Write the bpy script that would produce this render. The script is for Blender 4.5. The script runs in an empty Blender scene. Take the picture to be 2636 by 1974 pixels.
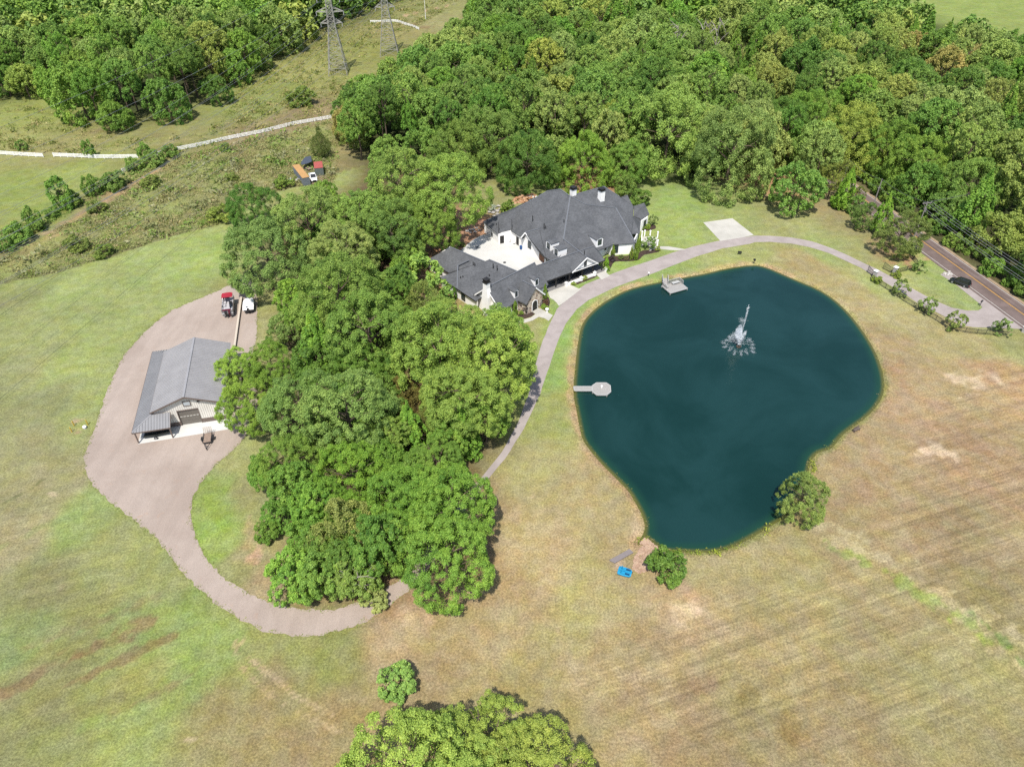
import bpy, bmesh, math, random
import numpy as np
from mathutils import Vector, Matrix

SC = bpy.context.scene
COL = SC.collection
# ------------------------------------------------------------------ camera, sky, sun, exposure
FPX = 1828.0                      # focal length in pixels of the 2636 px wide photograph
PITCH = math.radians(38.9)        # camera looks this far below the horizon
CAM_H = 90.0                      # drone height, metres
cam_data = bpy.data.cameras.new('camera')
cam_data.sensor_fit = 'HORIZONTAL'
cam_data.sensor_width = 36.0
cam_data.lens = FPX / 2636.0 * 36.0
cam_data.clip_start = 1.0
cam_data.clip_end = 9000.0
cam = bpy.data.objects.new('camera', cam_data)
cam.location = (0, 0, CAM_H)
cam.rotation_euler = (math.radians(90) - PITCH, 0, 0)
COL.objects.link(cam)
SC.camera = cam

SUN_EL, SUN_AZ = 60.0, 9.0        # shadows fall 9 degrees right of straight away from the camera
world = bpy.data.worlds.new('World')
SC.world = world
world.use_nodes = True
wn = world.node_tree.nodes
wl = world.node_tree.links
bg = wn['Background']
sky = wn.new('ShaderNodeTexSky')
sky.sky_type = 'NISHITA'
sky.sun_disc = False
sky.sun_elevation = math.radians(SUN_EL)
sky.sun_rotation = math.radians(180 + SUN_AZ)
sky.altitude = 100
sky.dust_density = 1.5
wl.new(sky.outputs[0], bg.inputs[0])
bg.inputs[1].default_value = 0.145

sun_d = bpy.data.lights.new('sun', 'SUN')
sun_d.energy = 4.4
sun_d.angle = math.radians(0.53)
sun_d.color = (1.0, 0.955, 0.88)
sun = bpy.data.objects.new('sun', sun_d)
_az, _el = math.radians(SUN_AZ), math.radians(SUN_EL)
sun_dir = Vector((math.sin(_az) * math.cos(_el), math.cos(_az) * math.cos(_el), -math.sin(_el)))
sun.rotation_euler = sun_dir.to_track_quat('-Z', 'Y').to_euler()
sun.location = (0, 0, 200)
COL.objects.link(sun)

SC.view_settings.view_transform = 'Standard'
SC.view_settings.look = 'None'
SC.view_settings.exposure = 0.49
SC.view_settings.gamma = 1.0
SC.view_settings.use_curve_mapping = False
SC.render.engine = 'CYCLES'
SC.cycles.max_bounces = 6
SC.cycles.diffuse_bounces = 3
SC.cycles.volume_bounces = 3
SC.cycles.transparent_max_bounces = 12
SC.cycles.use_denoising = False

# ------------------------------------------------------------------ helpers
SN, CS = math.sin(PITCH), math.cos(PITCH)

def at(x, y, z=0.0):
    """photo pixel (2636 wide) -> the point at height z that it shows"""
    u = (x - 1318.0) / FPX
    v = (y - 987.0) / FPX
    h = CAM_H - z
    d = SN + v * CS
    return Vector((h * u / d, h * (CS - v * SN) / d, z))

KD = 2636.0 / 2212.0

def dp(x, y, z=0.0):
    return at(x * KD, y * KD, z)

def px_of(X, Y, Z=0.0):
    dz = Z - CAM_H
    f = Y * CS - dz * SN
    return 1318 + FPX * X / f, 987 + FPX * (-Y * SN - dz * CS) / f

def lin(c):
    return tuple((v / 255.0 / 12.92) if v / 255.0 <= 0.04045 else ((v / 255.0 + 0.055) / 1.055) ** 2.4 for v in c)

LIT = 1.95       # what a white, level, sunlit surface would come out as

def alb(r, g, b, k=1.0):
    """base colour of a level sunlit surface that shows as (r,g,b) in the photograph"""
    return tuple(min(0.85, v / LIT * k) for v in lin((r, g, b)))

def tag(o, label=None, cat=None, group=None, kind=None):
    if label: o['label'] = label
    if cat: o['category'] = cat
    if group: o['group'] = group
    if kind: o['kind'] = kind
    return o

def thing(name, label, cat, loc=(0, 0, 0), rz=0.0, group=None):
    o = bpy.data.objects.new(name, None)
    o.empty_display_size = 0.3
    COL.objects.link(o)
    o.location = loc
    o.rotation_euler = (0, 0, rz)
    return tag(o, label, cat, group)

def children(o):
    return [c for c in COL.objects if c.parent == o]

def copy_tree(o, parent=None, kids=None):
    c = o.copy()
    COL.objects.link(c)
    c.parent = parent
    for ch in (kids if kids is not None else list(o.children)):
        copy_tree(ch, c)
    return c

class MB:
    """collects simple solids; build() links them as one mesh object"""
    def __init__(s):
        s.v, s.f = [], []

    def add(s, verts, faces):
        o = len(s.v)
        s.v += [tuple(p) for p in verts]
        s.f += [tuple(i + o for i in f) for f in faces]
        return s

    def box(s, c, d, rz=0.0, rx=0.0, ry=0.0):
        hx, hy, hz = d[0] / 2, d[1] / 2, d[2] / 2
        vs = [Vector((x, y, z)) for x in (-hx, hx) for y in (-hy, hy) for z in (-hz, hz)]
        M = Matrix.Rotation(rz, 3, 'Z') @ Matrix.Rotation(ry, 3, 'Y') @ Matrix.Rotation(rx, 3, 'X')
        vs = [M @ p + Vector(c) for p in vs]
        return s.add(vs, [(0, 1, 3, 2), (4, 6, 7, 5), (0, 4, 5, 1), (2, 3, 7, 6), (0, 2, 6, 4), (1, 5, 7, 3)])

    def bar(s, p, q, w, h=None, up=(0, 0, 1)):
        """rectangular bar from p to q, w wide, h deep"""
        p, q = Vector(p), Vector(q)
        h = w if h is None else h
        d = q - p
        if d.length < 1e-6: return s
        d.normalize()
        a = d.cross(Vector(up))
        if a.length < 1e-3: a = d.cross(Vector((1, 0, 0)))
        a.normalize()
        b = a.cross(d).normalized()
        a, b = a * w / 2, b * h / 2
        vs = [p - a - b, p + a - b, p + a + b, p - a + b, q - a - b, q + a - b, q + a + b, q - a + b]
        return s.add(vs, [(3, 2, 1, 0), (4, 5, 6, 7), (0, 1, 5, 4), (1, 2, 6, 5), (2, 3, 7, 6), (3, 0, 4, 7)])

    def cyl(s, p, q, r0, r1=None, n=10):
        p, q = Vector(p), Vector(q)
        r1 = r0 if r1 is None else r1
        d = (q - p).normalized()
        a = d.cross(Vector((0, 0, 1)))
        if a.length < 1e-3: a = Vector((1, 0, 0))
        a.normalize()
        b = d.cross(a)
        vs = []
        for c, r in ((p, r0), (q, r1)):
            for i in range(n):
                t = 2 * math.pi * i / n
                vs.append(c + (a * math.cos(t) + b * math.sin(t)) * r)
        fs = [(i, (i + 1) % n, n + (i + 1) % n, n + i) for i in range(n)]
        fs += [tuple(range(n - 1, -1, -1)), tuple(range(n, 2 * n))]
        return s.add(vs, fs)

    def tube(s, pts, r, n=6):
        for a, b in zip(pts[:-1], pts[1:]):
            s.cyl(a, b, r, r, n)
        return s

    def prism(s, poly, z0, z1):
        n = len(poly)
        area = sum(poly[i][0] * poly[(i + 1) % n][1] - poly[(i + 1) % n][0] * poly[i][1] for i in range(n))
        if area < 0: poly = list(poly)[::-1]
        vs = [(p[0], p[1], z0) for p in poly] + [(p[0], p[1], z1) for p in poly]
        fs = [tuple(range(n - 1, -1, -1)), tuple(range(n, 2 * n))]
        fs += [(i, (i + 1) % n, n + (i + 1) % n, n + i) for i in range(n)]
        return s.add(vs, fs)

    def slab(s, pts, t):
        """planar polygon pts thickened downwards by t"""
        n = len(pts)
        pts = [Vector(p) for p in pts]
        nz = sum((pts[i].x * pts[(i + 1) % n].y - pts[(i + 1) % n].x * pts[i].y) for i in range(n))
        if nz < 0: pts = pts[::-1]
        vs = pts + [p - Vector((0, 0, t)) for p in pts]
        fs = [tuple(range(n)), tuple(range(2 * n - 1, n - 1, -1))]
        fs += [(i, n + i, n + (i + 1) % n, (i + 1) % n) for i in range(n)]
        return s.add(vs, fs)

    def loft(s, rings, cap=True):
        o = len(s.v)
        n = len(rings[0])
        for r in rings: s.v += [tuple(p) for p in r]
        for k in range(len(rings) - 1):
            for i in range(n):
                s.f.append((o + k * n + i, o + k * n + (i + 1) % n, o + (k + 1) * n + (i + 1) % n, o + (k + 1) * n + i))
        if cap:
            s.f.append(tuple(o + i for i in range(n - 1, -1, -1)))
            s.f.append(tuple(o + (len(rings) - 1) * n + i for i in range(n)))
        return s

    def ell(s, c, r, n=12, m=7, z0=-1.0):
        """ellipsoid, cut flat at z0 (unit sphere)"""
        rings = []
        t0 = math.asin(z0)
        for k in range(m):
            t = t0 + (math.pi / 2 - t0) * k / (m - 1) * 0.999
            rings.append([(c[0] + r[0] * math.cos(t) * math.cos(2 * math.pi * i / n),
                           c[1] + r[1] * math.cos(t) * math.sin(2 * math.pi * i / n),
                           c[2] + r[2] * math.sin(t)) for i in range(n)])
        return s.loft(rings)

    def mesh(s, name, mat, smooth=False):
        me = bpy.data.meshes.new(name)
        me.from_pydata(s.v, [], s.f)
        me.update()
        if mat: me.materials.append(mat)
        if smooth: me.polygons.foreach_set('use_smooth', [True] * len(me.polygons))
        return me

    def build(s, name, mat, parent=None, world=False, smooth=False, loc=None, rz=0.0, label=None):
        if world and parent is not None:
            M = parent.matrix_basis.inverted()
            s.v = [tuple(M @ Vector(p)) for p in s.v]
        o = bpy.data.objects.new(name, s.mesh(name, mat, smooth))
        COL.objects.link(o)
        if parent is not None: o.parent = parent
        if loc is not None: o.location = loc
        if rz: o.rotation_euler = (0, 0, rz)
        if label: o['label'] = label
        return o

def dup(o, parent, loc=None, rz=None, scale=None):
    c = o.copy()
    COL.objects.link(c)
    c.parent = parent
    if loc is not None: c.location = loc
    if rz is not None: c.rotation_euler = (0, 0, rz)
    if scale is not None: c.scale = scale
    return c

# ------------------------------------------------------------------ materials
def new_mat(name):
    m = bpy.data.materials.new(name)
    m.use_nodes = True
    nt = m.node_tree
    b = nt.nodes['Principled BSDF']
    return m, nt, b

def N(nt, t, **kw):
    n = nt.nodes.new(t)
    for k, v in kw.items():
        if k in n.inputs: n.inputs[k].default_value = v
        else: setattr(n, k, v)
    return n

def noise(nt, scale, detail=4.0, rough=0.55, vec=None, dist=0.0):
    n = N(nt, 'ShaderNodeTexNoise')
    n.inputs['Scale'].default_value = scale
    n.inputs['Detail'].default_value = detail
    n.inputs['Roughness'].default_value = rough
    n.inputs['Distortion'].default_value = dist
    if vec is not None: nt.links.new(vec, n.inputs['Vector'])
    return n.outputs['Fac']

def mth(nt, op, a, b=None, c=None, clamp=False):
    n = N(nt, 'ShaderNodeMath', operation=op, use_clamp=clamp)
    for i, v in enumerate((a, b, c)):
        if v is None: continue
        if isinstance(v, (int, float)): n.inputs[i].default_value = v
        else: nt.links.new(v, n.inputs[i])
    return n.outputs[0]

def ramp(nt, fac, lo, hi, a=0.0, b=1.0):
    n = N(nt, 'ShaderNodeMapRange')
    n.interpolation_type = 'SMOOTHSTEP'
    nt.links.new(fac, n.inputs[0])
    for i, v in enumerate((lo, hi, a, b)): n.inputs[i + 1].default_value = v
    return n.outputs[0]

def mixc(nt, fac, a, b, mode='MIX'):
    n = N(nt, 'ShaderNodeMix', data_type='RGBA', blend_type=mode)
    if isinstance(fac, (int, float)): n.inputs[0].default_value = fac
    else: nt.links.new(fac, n.inputs[0])
    for i, v in ((6, a), (7, b)):
        if isinstance(v, tuple): n.inputs[i].default_value = (v[0], v[1], v[2], 1)
        else: nt.links.new(v, n.inputs[i])
    return n.outputs[2]

def gain(nt, col, fac):
    """colour times a scalar"""
    n = N(nt, 'ShaderNodeVectorMath', operation='SCALE')
    nt.links.new(col, n.inputs[0])
    if isinstance(fac, (int, float)): n.inputs['Scale'].default_value = fac
    else: nt.links.new(fac, n.inputs['Scale'])
    return n.outputs[0]

def pos(nt):
    return N(nt, 'ShaderNodeNewGeometry').outputs['Position']

def objco(nt):
    return N(nt, 'ShaderNodeTexCoord').outputs['Object']

def bump(nt, b, h, strength=0.3, dist=0.05):
    n = N(nt, 'ShaderNodeBump')
    n.inputs['Strength'].default_value = strength
    n.inputs['Distance'].default_value = dist
    nt.links.new(h, n.inputs['Height'])
    nt.links.new(n.outputs[0], b.inputs['Normal'])

def plain(name, rgb, rough=0.6, metal=0.0, var=0.12, scale=3.0, spec=0.4, coat=0.0, world=False):
    """a surface of one colour with grain, blotches and a little dirt"""
    m, nt, b = new_mat(name)
    v = pos(nt) if world else objco(nt)
    n1 = noise(nt, scale, 5, 0.6, v)
    n2 = noise(nt, scale * 9, 3, 0.6, v)
    s = mth(nt, 'ADD', mth(nt, 'MULTIPLY', n1, 0.7), mth(nt, 'MULTIPLY', n2, 0.3))
    g = ramp(nt, s, 0.25, 0.75, 1 - var, 1 + var)
    c = N(nt, 'ShaderNodeRGB'); c.outputs[0].default_value = (*rgb, 1)
    nt.links.new(gain(nt, c.outputs[0], g), b.inputs['Base Color'])
    b.inputs['Roughness'].default_value = rough
    b.inputs['Metallic'].default_value = metal
    b.inputs['Specular IOR Level'].default_value = spec
    b.inputs['Coat Weight'].default_value = coat
    return m
# ------------------------------------------------------------------ ground, pond and paved surfaces
random.seed(7)
rng = np.random.default_rng(11)

def zz(o, s):
    return lambda x, y: (o[0] + x / s, o[1] + y / s)

POND_Z = -0.35
zp = zz((1400, 660), 1.971)
pond_px = [(195, 345), (215, 310), (260, 265), (330, 215), (420, 170), (500, 148), (600, 128), (720, 105), (820, 88),
           (920, 62), (1060, 42), (1130, 55), (1210, 90), (1290, 125), (1390, 165), (1470, 215), (1540, 280), (1590, 340),
           (1640, 410), (1680, 480), (1705, 540), (1725, 610), (1730, 680), (1700, 750), (1640, 815), (1570, 865),
           (1510, 910), (1475, 960), (1450, 980), (1400, 990), (1365, 1020), (1350, 1060), (1340, 1110), (1305, 1180),
           (1268, 1250), (1235, 1320), (1180, 1350), (1100, 1400), (1030, 1440), (960, 1475), (890, 1497), (800, 1503),
           (700, 1499), (640, 1497), (590, 1488), (545, 1445), (510, 1425), (490, 1455), (474, 1470), (472, 1450), (500, 1418),
           (515, 1370), (498, 1310), (465, 1250), (430, 1190), (370, 1130), (290, 1050), (235, 985), (195, 930), (180, 860),
           (165, 780), (152, 720), (150, 660), (155, 600), (165, 500), (175, 420), (185, 370)]
POND = np.array([at(*zp(*p), POND_Z)[:2] for p in pond_px])

def smooth_closed(P, it=1):
    P = np.asarray(P)
    for _ in range(it):
        Q = np.roll(P, -1, 0)
        P = np.stack([0.75 * P + 0.25 * Q, 0.25 * P + 0.75 * Q], 1).reshape(-1, 2)
    return P
POND = smooth_closed(POND, 1)

def seg_dist(X, Y, P, closed=True):
    """distance of points to a polyline"""
    P = np.asarray(P, float)
    A = P if closed else P[:-1]
    B = np.roll(P, -1, 0) if closed else P[1:]
    best = np.full(X.shape, 1e9)
    for a, b in zip(A, B):
        d = b - a
        L = d @ d
        if L < 1e-9: continue
        t = np.clip(((X - a[0]) * d[0] + (Y - a[1]) * d[1]) / L, 0, 1)
        best = np.minimum(best, (X - a[0] - t * d[0]) ** 2 + (Y - a[1] - t * d[1]) ** 2)
    return np.sqrt(best)

def inside(X, Y, P):
    P = np.asarray(P, float)
    r = np.zeros(X.shape, bool)
    n = len(P)
    for i in range(n):
        x0, y0 = P[i]; x1, y1 = P[(i + 1) % n]
        if y0 == y1: continue
        c = ((y0 > Y) != (y1 > Y)) & (X < (x1 - x0) * (Y - y0) / (y1 - y0) + x0)
        r ^= c
    return r

def sdist(X, Y, P):
    d = seg_dist(X, Y, P)
    return np.where(inside(X, Y, P), d, -d)          # positive inside

def vnoise(X, Y, s, seed=0):
    """cheap smooth value noise"""
    r = np.random.default_rng(seed)
    T = r.random((64, 64))
    x, y = X / s, Y / s
    i, j = np.floor(x).astype(int), np.floor(y).astype(int)
    fx, fy = x - i, y - j
    fx, fy = fx * fx * (3 - 2 * fx), fy * fy * (3 - 2 * fy)
    g = lambda a, b: T[a % 64, b % 64]
    return (g(i, j) * (1 - fx) + g(i + 1, j) * fx) * (1 - fy) + (g(i, j + 1) * (1 - fx) + g(i + 1, j + 1) * fx) * fy

def fbm(X, Y, s, seed=0, n=3):
    return sum(vnoise(X, Y, s / 2 ** k, seed + k) / 2 ** k for k in range(n)) / sum(1 / 2 ** k for k in range(n))

# ---- ground grid: fine where the camera is near, coarse towards the horizon
def axis(lo, hi, step, grow, far):
    a = list(np.arange(lo, hi + 1e-6, step))
    s = step
    while a[-1] < far:
        s = min(s * grow, 400)
        a.append(a[-1] + s)
    return a
ys = axis(34, 138, 0.5, 1.018, 560)
while ys[-1] < 6000: ys.append(ys[-1] * 1.25)
ys = [-2500, -800, -300, -100, -30, 0, 15, 25, 30] + ys
xr = axis(0, 82, 0.5, 1.035, 520)
while xr[-1] < 5000: xr.append(xr[-1] * 1.3)
xs = [-v for v in xr[:0:-1]] + xr
GX, GY = np.meshgrid(np.array(xs), np.array(ys))
ny, nx = GX.shape
sd = sdist(GX, GY, POND)
GZ = np.where(sd > -1.5, np.interp(sd, [-1.5, -0.7, 0.0, 1.5, 6], [0, -0.06, POND_Z, -1.0, -2.6]), 0.0)
GZ += np.where((sd < -4) & (GY > 30), 0.05 * (fbm(GX, GY, 6, 3) - 0.5), 0)

# ---- ground cover colours: what grows where (points in photo pixels, colour of the sward)
cp = [(60, 700, 158, 164, 100), (60, 800, 158, 160, 104), (60, 950, 160, 156, 106), (150, 620, 162, 174, 102), (350, 560, 160, 174, 100),
      (450, 530, 160, 178, 94), (250, 680, 160, 170, 100), (120, 1050, 160, 153, 105), (60, 1150, 166, 155, 110), (250, 1200, 156, 158, 96),
      (150, 780, 162, 172, 98), (200, 880, 160, 168, 98), (90, 880, 150, 152, 100), (100, 1280, 150, 146, 95), (60, 1350, 144, 156, 92), (200, 1330, 150, 150, 90), (350, 1350, 148, 162, 88),
      (420, 1320, 148, 164, 86), (60, 1500, 148, 146, 90), (300, 1480, 160, 158, 88), (430, 1430, 150, 166, 86), (300, 1570, 152, 162, 88),
      (100, 1620, 150, 152, 90), (480, 1530, 162, 150, 96), (160, 1120, 150, 164, 92), (30, 1050, 162, 156, 106), (380, 1260, 156, 160, 96),
      (480, 1400, 150, 166, 88), (550, 1420, 156, 158, 88), (640, 1420, 158, 158, 92),
      (600, 1470, 160, 144, 95), (700, 1560, 164, 144, 95), (720, 1420, 150, 152, 86), (600, 1600, 164, 146, 96), (950, 1400, 176, 154, 106), (870, 1370, 190, 165, 120), (1100, 1350, 184, 164, 114),
      (1150, 1200, 190, 168, 116), (1150, 1450, 172, 156, 100), (1100, 1280, 186, 160, 112), (1250, 1330, 178, 166, 106),
      (1300, 1380, 180, 160, 110), (1400, 1450, 176, 154, 108), (1500, 1550, 166, 144, 100), (1700, 1400, 168, 150, 100), (1900, 1350, 166, 150, 102),
      (2100, 1300, 158, 142, 94), (2100, 1500, 166, 154, 102), (1800, 1600, 162, 142, 98), (2000, 1150, 166, 144, 102), (1900, 1000, 176, 152, 108), (1500, 1300, 184, 158, 114),
      (2100, 1000, 172, 144, 104), (2000, 900, 178, 150, 110), (2150, 800, 188, 154, 110), (1950, 800, 178, 154, 110), (2100, 1150, 162, 144, 102), (1850, 1150, 170, 150, 104),
      (1700, 1230, 172, 158, 104), (1500, 1230, 172, 158, 106), (2150, 1400, 162, 152, 98), (1600, 1500, 164, 148, 100), (1990, 1480, 164, 152, 100),
      (1200, 900, 160, 166, 94), (1180, 1000, 172, 164, 106), (1250, 1050, 182, 164, 112), (1212, 800, 148, 174, 88), (1250, 690, 148, 174, 88),
      (1400, 610, 152, 174, 92), (1600, 550, 166, 170, 100), (1750, 565, 176, 158, 106), (1850, 640, 178, 162, 110), (1950, 690, 178, 166, 112), (1330, 660, 150, 174, 90),
      (2100, 740, 172, 160, 106), (1900, 620, 170, 176, 104), (2190, 740, 160, 158, 98), (1780, 540, 162, 172, 100), (1930, 740, 174, 152, 106),
      (1450, 480, 160, 176, 94), (1700, 470, 166, 166, 104), (1850, 530, 160, 162, 100), (1450, 430, 150, 172, 90), (1570, 450, 160, 170, 98), (2050, 590, 154, 170, 98), (2120, 650, 154, 168, 98),
      (1960, 560, 160, 176, 92), (1920, 540, 176, 150, 106), (1350, 590, 150, 172, 86), (1100, 700, 172, 166, 100), (1100, 415, 160, 158, 98), (1150, 400, 152, 166, 88), (1390, 410, 154, 168, 92),
      (460, 1050, 148, 166, 80), (460, 1130, 150, 172, 78), (520, 1200, 166, 154, 106), (530, 1060, 160, 156, 102), (500, 1230, 160, 160, 96), (570, 1290, 176, 156, 112), (500, 990, 160, 162, 100), (480, 1180, 150, 170, 82),
      (100, 570, 150, 138, 95), (300, 480, 154, 144, 94), (450, 400, 154, 150, 94), (250, 420, 160, 146, 100), (600, 340, 166, 154, 100), (480, 460, 148, 144, 90), (380, 450, 150, 142, 94), (560, 290, 160, 142, 100), (350, 400, 150, 146, 92),
      (100, 600, 130, 128, 84), (220, 540, 142, 134, 88), (680, 300, 162, 150, 98),
      (50, 400, 148, 160, 80), (100, 450, 150, 162, 82), (30, 500, 150, 154, 84), (180, 370, 154, 164, 84), (250, 365, 158, 158, 90),
      (50, 290, 164, 164, 94), (150, 318, 160, 154, 94), (400, 310, 154, 150, 90), (560, 230, 148, 156, 84), (650, 160, 166, 164, 92), (100, 250, 156, 164, 84),
      (800, 100, 152, 154, 80), (860, 70, 160, 152, 92), (930, 45, 166, 160, 104), (650, 245, 160, 142, 100), (960, 10, 160, 158, 96), (900, 20, 150, 152, 88), (600, 190, 150, 156, 80),
      (2100, 25, 152, 168, 84), (2200, 45, 152, 166, 84), (1000, 505, 190, 142, 106), (1010, 530, 180, 140, 100),
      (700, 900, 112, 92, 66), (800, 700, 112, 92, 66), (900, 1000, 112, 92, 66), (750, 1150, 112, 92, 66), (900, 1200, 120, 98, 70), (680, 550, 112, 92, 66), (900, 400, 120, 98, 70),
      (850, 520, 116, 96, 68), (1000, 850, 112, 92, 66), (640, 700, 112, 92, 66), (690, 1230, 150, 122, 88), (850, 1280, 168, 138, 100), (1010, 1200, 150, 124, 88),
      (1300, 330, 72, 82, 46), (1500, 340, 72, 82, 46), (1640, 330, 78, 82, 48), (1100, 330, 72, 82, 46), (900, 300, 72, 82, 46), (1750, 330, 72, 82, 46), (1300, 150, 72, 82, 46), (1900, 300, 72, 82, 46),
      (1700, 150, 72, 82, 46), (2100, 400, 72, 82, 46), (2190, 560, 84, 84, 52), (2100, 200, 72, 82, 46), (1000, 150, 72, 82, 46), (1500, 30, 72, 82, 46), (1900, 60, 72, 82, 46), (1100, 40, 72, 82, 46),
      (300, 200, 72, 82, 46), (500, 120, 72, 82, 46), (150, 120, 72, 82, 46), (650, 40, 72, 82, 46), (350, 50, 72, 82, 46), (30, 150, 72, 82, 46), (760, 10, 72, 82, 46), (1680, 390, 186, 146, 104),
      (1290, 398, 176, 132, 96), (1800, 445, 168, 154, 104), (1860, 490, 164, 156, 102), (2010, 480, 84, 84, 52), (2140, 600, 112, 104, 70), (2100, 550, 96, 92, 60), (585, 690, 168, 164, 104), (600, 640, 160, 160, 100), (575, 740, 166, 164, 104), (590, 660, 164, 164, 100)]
cp = np.array(cp, float)
_g = cp[:, 3] > cp[:, 2]
cp[_g, 4] += 2; cp[~_g, 3] += 1; cp[~_g, 4] += 2
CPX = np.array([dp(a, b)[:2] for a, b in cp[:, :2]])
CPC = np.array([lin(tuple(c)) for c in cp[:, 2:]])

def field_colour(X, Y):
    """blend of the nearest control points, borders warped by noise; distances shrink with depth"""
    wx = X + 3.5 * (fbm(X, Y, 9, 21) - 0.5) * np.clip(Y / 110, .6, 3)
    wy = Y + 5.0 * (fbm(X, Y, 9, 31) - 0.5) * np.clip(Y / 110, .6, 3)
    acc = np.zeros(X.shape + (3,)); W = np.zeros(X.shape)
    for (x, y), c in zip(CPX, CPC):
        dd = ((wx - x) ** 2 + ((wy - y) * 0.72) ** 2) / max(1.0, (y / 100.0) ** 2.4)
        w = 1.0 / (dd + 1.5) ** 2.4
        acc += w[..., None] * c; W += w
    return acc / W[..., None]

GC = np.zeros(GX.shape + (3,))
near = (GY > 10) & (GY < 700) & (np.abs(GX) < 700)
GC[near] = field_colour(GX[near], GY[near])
GC[~near] = lin((112, 118, 70))
ROUGH = np.full(GX.shape, 0.35)      # how tussocky the cover is
STRIPE = np.zeros(GX.shape)          # mowing rows

def blend(mask, colour):
    c = np.array(lin(colour))
    m = np.clip(mask, 0, 1)[..., None]
    GC[:] = GC * (1 - m) + c * m

def spot(x, y, rx, ry, colour, k=1.0, seed=1, ang=0.0, soft=0.5, s=1.0):
    """ragged patch: centre and half-axes in display pixels"""
    c = dp(x, y); a = (dp(x + rx * math.cos(ang), y + rx * math.sin(ang)) - c); b = (dp(x - ry * math.sin(ang), y + ry * math.cos(ang)) - c)
    M = np.linalg.inv(np.array([[a.x, b.x], [a.y, b.y]]))
    X, Y = GX - c.x, GY - c.y
    p, q = M[0, 0] * X + M[0, 1] * Y, M[1, 0] * X + M[1, 1] * Y
    r = np.hypot(p, q)
    sel = r < 2.2
    m = np.zeros(GX.shape)
    n = fbm(GX[sel], GY[sel], 2.2 * s, seed, 4)
    m[sel] = np.clip((1.0 - r[sel] + (n - 0.5) * 4.2) / (soft * 1.7), 0, 1)
    blend(m * min(1, k * 1.35), colour)

def stroke(pts, width, colour, k=1.0, seed=5, ragged=1.0):
    P = np.array([dp(*p)[:2] for p in pts])
    lo, hi = P.min(0) - 6, P.max(0) + 6
    sel = (GX > lo[0]) & (GX < hi[0]) & (GY > lo[1]) & (GY < hi[1])
    d = seg_dist(GX[sel], GY[sel], P, False)
    n = fbm(GX[sel], GY[sel], 1.6, seed, 3)
    m = np.zeros(GX.shape)
    m[sel] = np.clip((width * (1 + ragged * (n - 0.5) * 3.0) - d) / (0.7 * width) , 0, 1)
    blend(m * k, colour)

# brown mown strips and green runs bottom left
for pts, w, c, k in [(((0, 1495), (90, 1455), (200, 1405), (320, 1345)), 1.3, (146, 124, 84), .85), (((160, 1470), (280, 1420), (370, 1375)), 1.0, (142, 122, 80), .8),
                     (((0, 1440), (120, 1380), (270, 1310)), 1.2, (138, 156, 92), .5), (((60, 1400), (200, 1345), (340, 1290)), 0.9, (150, 134, 92), .5), (((240, 1545), (330, 1500), (420, 1455)), 0.8, (150, 130, 88), .6),
                     (((0, 1600), (150, 1540), (300, 1490)), 0.8, (138, 134, 84), .6), (((200, 1560), (330, 1540), (450, 1490)), 1.4, (150, 166, 90), .5), (((0, 1090), (60, 1060), (95, 1035)), .35, (120, 124, 76), .7),
                     (((0, 1180), (130, 1120), (220, 1085)), .8, (146, 158, 96), .4), (((230, 1360), (340, 1310), (450, 1260)), 1.0, (144, 160, 92), .4), (((340, 1440), (420, 1400), (480, 1360)), 1.6, (150, 168, 88), .45)]:
    stroke(pts, w, c, k, seed=int(w * 100) + len(pts))
for pts in [((506, 1365), (512, 1410), (520, 1440), (560, 1480), (620, 1525), (680, 1555), (760, 1590)), ((522, 1372), (530, 1415), (590, 1462), (650, 1510), (720, 1545))]:
    stroke(pts, 0.28, (196, 172, 128), .75, seed=9, ragged=1.2)
for x, y, rx, ry in [(132, 1268, 9, 5), (108, 1065, 7, 4), (78, 1548, 6, 5), (67, 1682, 5, 3), (660, 1532, 9, 4), (410, 1600, 14, 7), (640, 1590, 12, 5), (1150, 1072, 10, 7)]:
    spot(x, y, rx, ry, (206, 186, 146), .8, seed=int(x))
# bare soil and dead grass, right hand field
for x, y, rx, ry, c, k in [(2110, 825, 45, 22, (216, 192, 152), .85), (2025, 975, 60, 13, (218, 194, 156), .85), (1930, 820, 26, 40, (180, 146, 104), .5), (1480, 1320, 45, 18, (212, 184, 140), .75), (1490, 1290, 20, 25, (196, 166, 120), .5), (1290, 1235, 24, 10, (208, 178, 142), .8),
                           (1400, 1200, 10, 8, (206, 170, 130), .5), (1335, 1225, 14, 20, (206, 180, 144), .6), (870, 1320, 60, 22, (206, 180, 140), .7), (1000, 1270, 70, 20, (196, 168, 124), .5), (550, 1200, 18, 40, (200, 164, 128), .7), (540, 1130, 14, 50, (182, 156, 112), .5),
                           (1680, 395, 25, 28, (196, 150, 106), .8), (1960, 555, 40, 18, (186, 146, 104), .7), (1290, 395, 24, 10, (180, 128, 96), .8), (1000, 520, 40, 22, (192, 138, 100), .8), (1380, 1120, 14, 40, (202, 178, 134), .5), (1230, 1440, 40, 60, (184, 166, 122), .5),
                           (1860, 1060, 60, 40, (168, 138, 98), .35), (2050, 1120, 90, 40, (160, 132, 96), .4), (1640, 1500, 60, 30, (148, 128, 78), .5), (1520, 1480, 60, 24, (160, 130, 96), .4), (1700, 1580, 40, 50, (150, 128, 76), .45), (172, 920, 20, 13, (196, 166, 130), .85), (830, 30, 30, 20, (158, 150, 90), .3)]:
    spot(x, y, rx, ry, c, k, seed=int(x + y))
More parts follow.
